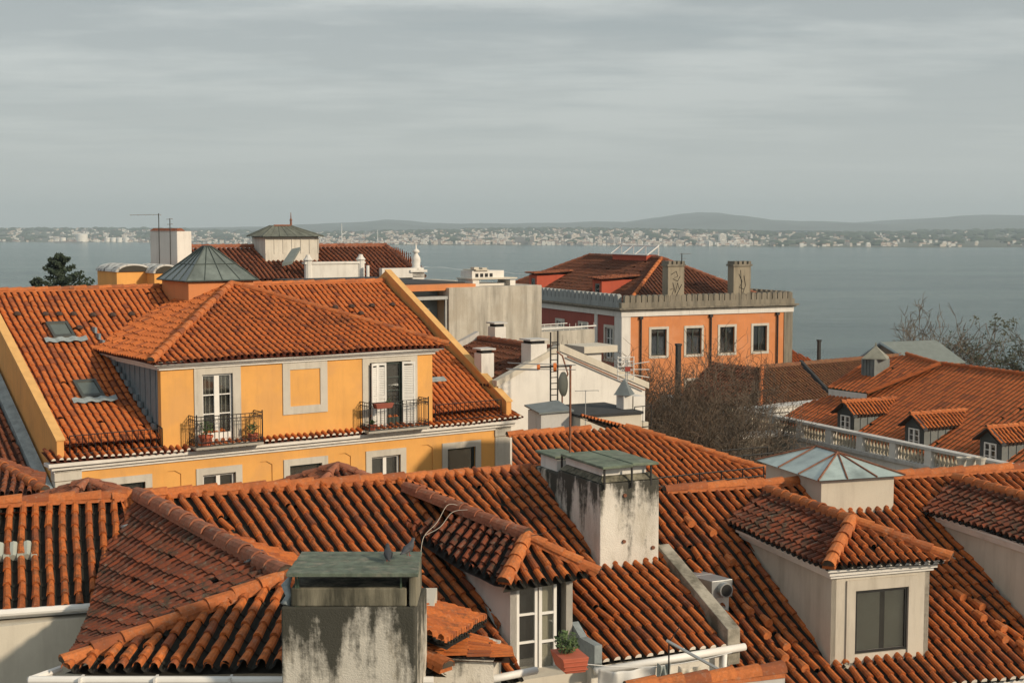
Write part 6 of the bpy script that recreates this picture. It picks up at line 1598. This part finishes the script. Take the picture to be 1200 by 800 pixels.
# cornice strip at the eave, balustrade
mb = MB(H); mb.box(-.08, .33, ye0, 12.5, zb_ - .12, zb_); mb.box(-.1, .35, ye0, 12.5, zb_ - .93, zb_ - .775); mb.build('balustrade_rail', GREYW, HH)
piers = []
y = -10.6; 
while y < 12.4:
    mb = MB(H); mb.box(-.05, .3, y, y + .42, zb_ - .774, zb_ - .121); mb.build('balustrade_pier', WHITE, HH); piers.append(y); y += 2.22
mb = MB(H)
for p0 in piers:
    for i in range(8):
        yy = p0 + .42 + (1.8) * (i + .5) / 8
        mb.lathe((.12, yy, zb_ - .774), [(.05, 0), (.05, .06), (.035, .1), (.09, .26), (.05, .42), (.035, .5), (.06, .56), (.06, .652)], 8)
for o_ in [mb.build('balusters', plaster('old_baluster', (.42, .38, .30), stain=(.15, .13, .1), amt=.6), HH, smooth=True)]: o_['kind'] = 'stuff'
# three dormers
def hdorm(pxf, pyf, y_, lab, seed):
    xf = 1.62; w_ = .62; zt = -8.72; zr__ = -8.28
    dm = MB(H)
    wallgrid(dm, left(xf), y_ - w_, y_ + w_, zH(xf, 0) - .1, zt, [(y_ - .36, y_ + .36, -9.72, zt - .12, .06)], 0, 1)
    dm.prism([(xf, y_ - w_, zt), (xf, y_ + w_, zt), (xf, y_, zr__)], (.02, 0, 0))
    xb_ = 1.0 + (zt - he) / hs
    for s_ in (-1, 1): dm.prism([(xf, y_ + s_ * w_, zH(xf, 0) - .2), (xf, y_ + s_ * w_, zt), (xb_ + .15, y_ + s_ * w_, zt)], (0, -s_ * .03, 0), 2)
    for i in range(4):
        x_ = xf + .35 + i * .42; dm.box(x_, x_ + .03, y_ - w_ - .03, y_ - w_, zH(x_, 0), zt, 2)
    o = dm.build('dormer', [plain('dark_zinc', (.05, .058, .06), rough=.6), DARK, ZINC], HH); o['label'] = lab
    xk = 1.0 + (zr__ - he) / hs + .1
    sl__ = (zr__ - zt) / w_; ov = .22
    for s_ in (-1, 1):
        slope(H, 'dormer_tiles', HH, T_M, [(xf - .25, y_), (xk + .1, y_), (xk - .25, y_ + s_ * (w_ + ov)), (xf - .25, y_ + s_ * (w_ + ov))], (0, s_), lambda x, yy: zr__ + .06 - sl__ * abs(yy - y_), seed=seed + s_, pitch=.2, course=.3, amp=.045, seg=4)
    ridge(H, HH, (xk, y_, zr__ + .12), (xf - .27, y_, zr__ + .12), T_CAP, r=.09, L=.3, seed=seed)
    mb = MB(H)
    for s_ in (-1, 1): mb.hexa([(xf - .22, y_, zr__ + .0), (xf + .02, y_, zr__ + .0), (xf + .02, y_ + s_ * (w_ + ov), zt - .14), (xf - .22, y_ + s_ * (w_ + ov), zt - .14), (xf - .22, y_, zr__ + .07), (xf + .02, y_, zr__ + .07), (xf + .02, y_ + s_ * (w_ + ov), zt - .06), (xf - .22, y_ + s_ * (w_ + ov), zt - .06)])
    mb.build('bargeboard', plain('black_board', (.03, .035, .04), rough=.6), HH)
    window(H, o, left(xf), y_ - .34, y_ + .34, -9.70, zt - .14, depth=.02, w=.05, cols=2, rows=3, mid=.09, fm=PAINTW)
for i, (y_, lab) in enumerate(((6.0, 'dormer furthest from the near roofs'), (1.25, 'middle dormer of the three'), (-3.35, 'dormer nearest the right edge'))): hdorm(0, 0, y_, lab, 190 + i * 5)
# zinc cupola
cq = H.hit(1025, 437, (1.0, 0, he + U), (-hs, 0, 1)); f = H; z0 = cq[2]
mb = MB(H); mb.box(cq[0] - .35, cq[0] + .6, cq[1] - .4, cq[1] + .6, z0 - .5, z0 + .72); 
for i in range(4): mb.box(cq[0] - .38, cq[0] - .35, cq[1] - .3 + i * .25, cq[1] - .25 + i * .25, z0 - .3, z0 + .7)
cu = mb.build('cupola', ZINC, HH)
mb = MB(H); mb.lathe((cq[0] + .12, cq[1] + .1, z0 + .72), [(.86, 0), (.84, .05), (.2, .5), (.08, .6), (.03, .8)], 4); mb.build('cupola_roof', plain('weathered_zinc_roof', (.22, .22, .18), rough=.7, var=.2), cu)

# ================================================================== TERRACES BETWEEN
def terrace(px0, px1, pyt, Yd, dep, mat, label, th=25, rail=False, cap=None, name='terrace_wall', zb0=-20):
    a = atY(px0, pyt, Yd); f = Fr(th, a[0], a[1], zb0); x1 = f.hy(px1, pyt, 0)[0]; o = root(f, name, label, 'wall')
    mb = MB(f); mb.box(0, x1, 0, dep, zb0, a[2] - .1); mb.build('wall', mat, o)
    mb = MB(f); mb.box(-.08, x1 + .08, -.08, dep + .05, a[2] - .1, a[2]); mb.build('coping', cap or GREYW, o)
    if rail:
        mb = MB(f); railing(mb, [(0, .05, a[2]), (x1, .05, a[2])], 1.0, r=.02, gap=.9, rails=(.5, 1.)); mb.build('railing', IRON, o)
    return o
terrace(884, 985, 479, 74, 1, WHITE, 'long white wall below the mossy brown roof', th=35)
terrace(862, 925, 512, 66, 1.2, BATT, 'grey stone terrace wall behind the bare trees', th=25, rail=True)
terrace(846, 900, 556, 58, 1.5, BATT, 'lower mossy terrace block right of the bare trees', th=25, rail=True)
terrace(676, 862, 484, 82, 2, plaster('maroon_garden_wall', (.13, .045, .035), stain=(.05, .03, .025), amt=.6), 'dark maroon garden wall seen through the bare trees', th=25, cap=MAROON)
f = Fr(25, *atY(760, 566, 46)[:2], -17); z_ = atY(760, 545, 46)[2]; mb = MB(f); railing(mb, [(0, 0, z_ - 1), (5.2, .4, z_ - 1)], 1.0, r=.02, gap=.5, rails=(.5, 1.)); mb.build('garden_railing', IRON, None, label='dark garden railing between the orange roof and the bare trees', cat='railing')

# ================================================================== TREES
def bare_tree(px, pyt, Yd, spread, label, seed, lean=0., zb0=-19.0, maxd=8, mat=TWIG, group=None, rtk=.14, leaves=0, lm=None, lsz=.08, rmin=.0105):
    rn = random.Random(seed); top = atY(px, pyt, Yd)[2]; x = atY(px, pyt, Yd)[0]
    f = Fr(0, x, Yd, zb0); o = root(f, 'bare_tree', label, 'tree', group)
    tk = MB(f); cr = MB(f); Ht = top - zb0
    def curve(p0, d, ln, r0, r1, mb, n_=4, w_=.18):
        pts = [tuple(p0)]; p = Vector(p0); d = d.normalized()
        for i in range(n_):
            d = (d + Vector((rn.gauss(0, w_), rn.gauss(0, w_), rn.gauss(0, w_ * .6) + .03))).normalized(); p = p + d * (ln / n_); pts.append(tuple(p))
        mb.tube(pts, [r0 + (r1 - r0) * i / n_ for i in range(n_ + 1)], 6 if r0 > .05 else 3, caps=False); return p, d, pts
    tips = []
    def grow(p, d, ln, r_, lev):
        if lev >= maxd or r_ < .004: return
        if lev == 7 and rn.random() < .35: return
        mb = tk if lev <= 2 else cr
        e, d2, pts = curve(p, d, ln, r_, r_ * .6, mb, 4 if lev < 3 else 3, .15 + .035 * lev)
        if lev >= maxd - 2: tips.append(e)
        nb = rn.choice((2, 3, 3)) if lev < 4 else rn.choice((2, 2, 3))
        for i in range(nb):
            a = rn.uniform(0, 2 * PI); t_ = rn.uniform(.35, .85)
            nd = (d2 + Vector((math.cos(a), math.sin(a), rn.uniform(-.15, .35))) * t_ + Vector((0, 0, .12))).normalized()
            src = Vector(pts[-1]) if i == 0 else Vector(pts[rn.randint(1, len(pts) - 1)])
            grow(src, nd, ln * rn.uniform(.66, .86), max(rmin, r_ * rn.uniform(.5, .68)), lev + 1)
    e, d2, pts = curve((0, 0, zb0), Vector((lean, 0, 1)), Ht * .42, rtk * 1.25, rtk, tk, 5, .06)
    k_ = spread
    for i in range(5):
        a = rn.uniform(0, 2 * PI) + i * 1.26
        grow(Vector(pts[-1 - (i > 1)]), Vector((math.cos(a) * k_ * .8, math.sin(a) * k_ * .8, 1)), Ht * .27, rtk * .66, 1)
    t_ = tk.build('trunk', BARK, o, fix=False)
    cr.build('crown', mat, o, fix=False)
    if leaves:
        lv = MB(f)
        for t2 in tips:
            if rn.random() < .75: crown_leaves(lv, t2, .35, leaves, lsz, rn)
        lv.build('foliage', lm or DRYLEAF, o, fix=False)
    return o
bare_tree(738, 466, 66, .7, 'bare tree standing deepest at the left side of the thicket', 301, rtk=.15)
bare_tree(730, 456, 64, .85, 'bare tree rising against the left palace window', 302, rtk=.16)
bare_tree(760, 464, 62, .9, 'dense bare tree behind the flat black roof', 310, rtk=.16)
bare_tree(782, 458, 65, .9, 'thick bare tree in the middle of the thicket', 303, rtk=.17)
bare_tree(803, 468, 62, .85, 'bare tree just right of the dark square post', 311, rtk=.15)
bare_tree(824, 460, 66, .8, 'bare tree below the second palace drainpipe', 304, rtk=.15)
bare_tree(836, 482, 62, .65, 'pale-trunked bare tree at the right of the thicket', 305, mat=BARK, rtk=.16)
bare_tree(858, 522, 62, .6, 'low bare tree spreading over the grey terrace', 306, lean=.1, mat=BARK)
bare_tree(714, 474, 70, .8, 'bare tree half hidden by the white gable corner', 321, rtk=.15)
bare_tree(772, 470, 70, .85, 'bare tree at the back of the thicket under the post', 322, rtk=.15)
bare_tree(812, 474, 71, .85, 'rearmost bare tree below the drainpipe between two windows', 323, rtk=.15)
bare_tree(846, 496, 70, .6, 'rearmost bare tree before the brown hipped roof', 324, rtk=.15)
bare_tree(1083, 392, 108, .95, 'rounded bare tree standing above the grey zinc gable', 307, zb0=-22, mat=BARK, rtk=.24, rmin=.026, maxd=7)
bare_tree(1112, 424, 112, .7, 'darker ivy-clad bare tree right of the zinc gable', 308, zb0=-22, rtk=.2, leaves=5, lm=NEEDLE, lsz=.13, rmin=.02, maxd=7)
bare_tree(1210, 414, 100, .9, 'half-leafless tree cut by the right edge against the water', 309, zb0=-22, rtk=.2, leaves=9, lm=OLIVE, lsz=.16, rmin=.02, maxd=7)
# dark conifer at the left
def conifer(px, pyt, Yd, rad, label, seed):
    rn = random.Random(seed); q = atY(px, pyt, Yd); f = Fr(0, q[0], q[1], -22); o = root(f, 'conifer', label, 'tree'); Ht = q[2] + 22
    mb = MB(f); mb.tube([(0, 0, -22), (0, 0, q[2] - .6)], [.35, .05], 7); mb.build('trunk', BARK, o, fix=False)
    cr = MB(f)
    for k in range(46):
        z = q[2] - .2 - (k / 46) ** 1.0 * 6.5; rr = rad * min(1, .25 + (k / 46) * 1.6) * rn.uniform(.65, 1.15)
        a = rn.uniform(0, 6.28); n_ = 34
        for i in range(n_):
            t_ = i / n_; p = Vector((math.cos(a) * rr * t_, math.sin(a) * rr * t_, z + rr * t_ * .45 - .1 * t_ * t_))
            crown_leaves(cr, p, .34 * (1.15 - t_ * .6), 4, .17, rn)
    cr.build('crown', NEEDLE, o, fix=False)
conifer(72, 299, 130, 2.6, 'dark conifer standing against the water behind the yellow ridge', 401)
conifer(42, 327, 128, 1.3, 'tip of a smaller dark conifer left of the tall one', 402)

# ================================================================== BIRDS, WASHING, SMALL THINGS
def pigeon(px, py, Yd, label, mat, th=0, s=1.):
    q = atY(px, py, Yd); f = Fr(th, q[0], q[1], q[2]); mb = MB(f); z = q[2]
    # one continuous lofted body from tail to beak
    s = s * .8
    prof = [(-.20, .065, .012, .008), (-.12, .075, .03, .02), (-.05, .10, .052, .045), (.03, .12, .058, .06), (.09, .15, .045, .052), (.12, .195, .028, .032), (.14, .23, .027, .03), (.165, .24, .02, .02), (.185, .235, .006, .006), (.205, .23, .002, .002)]
    V = []; fs = []; n_ = 10
    for (x, zc_, ry, rz_) in prof:
        for k in range(n_):
            a = 2 * PI * k / n_; V.append((x * s, ry * 1.25 * math.cos(a) * s, z + (zc_ + rz_ * math.sin(a)) * s))
    for i in range(len(prof) - 1):
        for k in range(n_): fs.append((i * n_ + k, i * n_ + (k + 1) % n_, (i + 1) * n_ + (k + 1) % n_, (i + 1) * n_ + k))
    fs += [tuple(range(n_)), tuple((len(prof) - 1) * n_ + k for k in range(n_))]
    mb.add(V, fs)
    o = mb.build('pigeon', mat, None, smooth=True, label=label, cat='bird')
    for s_ in (-1, 1):
        mb = MB(f); mb.tube([(.0, .02 * s_ * s, z + .07 * s), (.01, .022 * s_ * s, z)], .005, 4); mb.tube([(.01, .022 * s_ * s, z + .003), (.04 * s, .03 * s_ * s, z + .003)], .004, 4); mb.build('leg', REDP, o)
        mb = MB(f); mb.add([(.07 * s, .055 * s_ * s, z + .15 * s), (-.02 * s, .068 * s_ * s, z + .15 * s), (-.15 * s, .03 * s_ * s, z + .085 * s), (-.03 * s, .062 * s_ * s, z + .085 * s), (.05 * s, .06 * s_ * s, z + .10 * s)], [(0, 1, 2, 3, 4)]); mb.build('wing', mat, o)
pigeon(455, 658, 17.45, 'black pigeon standing upright on the planked chimney cap', FEATHER, th=100)
pigeon(478, 651, 17.5, 'grey pigeon near the right end of the planked chimney cap', FEATHG, th=60)
pigeon(298, 661, 20.7, 'grey pigeon on the brown ridge left of the planked chimney', FEATHG, th=30)
# window box by the dormer door
q = atY(674, 790, 19.6); f = Fr(18, q[0], q[1], q[2]); z = q[2]
mb = MB(f); mb.hexa([(-.14, 0, z + .02), (.16, 0, z + .02), (.16, .45, z + .02), (-.14, .45, z + .02), (-.2, -.03, z + .24), (.2, -.03, z + .24), (.2, .5, z + .24), (-.2, .5, z + .24)])
for zz in (.06, .12, .18): mb.box(-.185, .185, -.035, .0, z + zz, z + zz + .02)
o = mb.build('window_box', TERRA, None, label='red ribbed window box beside the dormer door', cat='planter', bevel=.008)
mb = MB(f); crown_leaves(mb, (-.05, .25, z + .4), .17, 170, .04, random.Random(9)); crown_leaves(mb, (.05, .3, z + .3), .12, 60, .04, random.Random(10)); mb.build('plant', LEAF, o)
# washing and its props at the bottom
q0_ = atY(700, 800, 20.2); f = Fr(18, q0_[0], q0_[1], q0_[2] - .3); zl_ = atY(760, 778, 20.5)[2]
a = f.lp(atY(672, 776, 20.6)); b = f.lp(atY(858, 764, 20.9))
mb = MB(f); pts = [lerp(a, b, i / 10) for i in range(11)]; pts = [(p_[0], p_[1], p_[2] - .14 * math.sin(PI * i / 10)) for i, p_ in enumerate(pts)]
mb.tube(pts, .007, 4); mb.build('washing_line', PAINTW, None, label='thin washing line below the near white gutter', cat='washing line')
def cloth(px0, px1, pyt, pyb, Yd, mat, label, name='hanging_cloth', seed=0):
    q = atY(px0, pyt, Yd); f = Fr(12, q[0], q[1], q[2]); x1 = f.hy(px1, pyt, 0)[0]; z0 = f.hy(px0, pyb, 0)[2]; z1 = q[2]
    rn = random.Random(seed); mb = MB(f); nx, nz = 18, 8; V = []
    for j in range(nz + 1):
        for i in range(nx + 1):
            u = i / nx; v = j / nz
            V.append((x1 * u, .035 * math.sin(u * 17 + seed) * (1 - v * .3) + .03 * math.sin(u * 7 + v * 3), z0 + (z1 - z0) * v - .05 * math.sin(PI * u) * v + .03 * math.sin(u * 11) * (1 - v)))
    fs = [(j * (nx + 1) + i, j * (nx + 1) + i + 1, (j + 1) * (nx + 1) + i + 1, (j + 1) * (nx + 1) + i) for j in range(nz) for i in range(nx)]
    mb.add(V, fs); o = mb.build(name, mat, None, smooth=True, label=label, cat='laundry')
    md = o.modifiers.new('t', 'SOLIDIFY'); md.thickness = .006
cloth(702, 768, 784, 812, 20.4, CLOTHW, 'long white cloth hanging on the washing line', seed=1)
cloth(771, 786, 777, 799, 20.5, CLOTHG, 'grey-green shirt hanging right of the white cloth', name='hanging_shirt', seed=2)
cloth(795, 822, 780, 812, 20.5, CREAM, 'pale towel hanging nearest the drainpipe', name='hanging_towel', seed=3)
# prop arm with two struts
a = atY(781, 750, 19.9); b = atY(846, 786, 19.6); f = Fr(0, a[0], a[1], b[2] - .1); al, bl = f.lp(a), f.lp(b)
o = root(f, 'aerial_arm', 'grey metal arm sticking out in front of the near white gutter', 'aerial arm')
mb = MB(f); mb.tube([al, bl], .022, 6); mb.build('arm', STEEL, o)
mb = MB(f); c_ = f.lp(atY(784, 752, 19.9)); mb.tube([(c_[0], c_[1], c_[2]), (c_[0], c_[1], c_[2] - .7)], .012, 5); mb.tube([c_, f.lp(atY(797, 733, 19.95))], .008, 4); mb.build('strut', IRON, o)
# wall top with ridge tiles in the bottom corner
a = atY(735, 806, 18.9); b = atY(915, 800, 19.6); f = Fr(math.degrees(math.atan2(b[1] - a[1], b[0] - a[0])), a[0], a[1], -17); ln_ = f.lp(b)
o = root(f, 'garden_wall', 'wall top capped with orange ridge tiles at the bottom edge', 'wall')
mb = MB(f); mb.box(0, ln_[0], -.12, .12, -17, a[2] - .05); mb.build('wall', GREYW, o)
ridge(f, o, (0, 0, a[2] + .02), (ln_[0], 0, a[2] + .05), T_CAP, r=.14, L=.36, seed=501, name='cap_tiles')
# cables over the roof
def cable(pts, label, r_=.0045, mat=None, name='roof_cable'):
    P_ = [atY(*p_) for p_ in pts]; f = Fr(0, P_[0][0], P_[0][1], P_[0][2] - .2); Q_ = [Vector(f.lp(p_)) for p_ in P_]; out = []
    for i in range(len(Q_) - 1):
        p0 = Q_[max(0, i - 1)]; p1 = Q_[i]; p2 = Q_[i + 1]; p3 = Q_[min(len(Q_) - 1, i + 2)]
        for k in range(6):
            t = k / 6; out.append(tuple(.5 * ((2 * p1) + (p2 - p0) * t + (2 * p0 - 5 * p1 + 4 * p2 - p3) * t * t + (3 * p1 - p0 - 3 * p2 + p3) * t ** 3)))
    out.append(tuple(Q_[-1])); mb = MB(f); mb.tube(out, r_, 4); mb.build(name, mat or CREAM, None, label=label, cat='cable')
cable([(493, 648, 22.6), (497, 628, 22.9), (512, 612, 23.1), (524, 592, 23.3), (536, 591.5, 23.3)], 'pale cable looped over the left dormer ridge, left strand')
cable([(498, 627, 22.9), (516, 617, 23.0), (530, 600, 23.2), (548, 597, 23.2)], 'second pale cable strand crossing the left dormer ridge')
cable([(622, 627, 23.6), (636, 625, 24.0), (648, 619, 24.4), (654, 613, 24.6)], 'dark cable running from the dormer to the large chimney', mat=IRON)
# terracotta jars on the mansion terrace
for i, (px, lab) in enumerate(((1127, 'first'), (1138, 'second'), (1149, 'third'))):
    q = H.hx(px, 548, -.9); pot(H, -.9, q[1], q[2], .2, .42, lab + ' pale stone pot counted from the left before the balustrade', 0, cat='pot', mat=STONE)
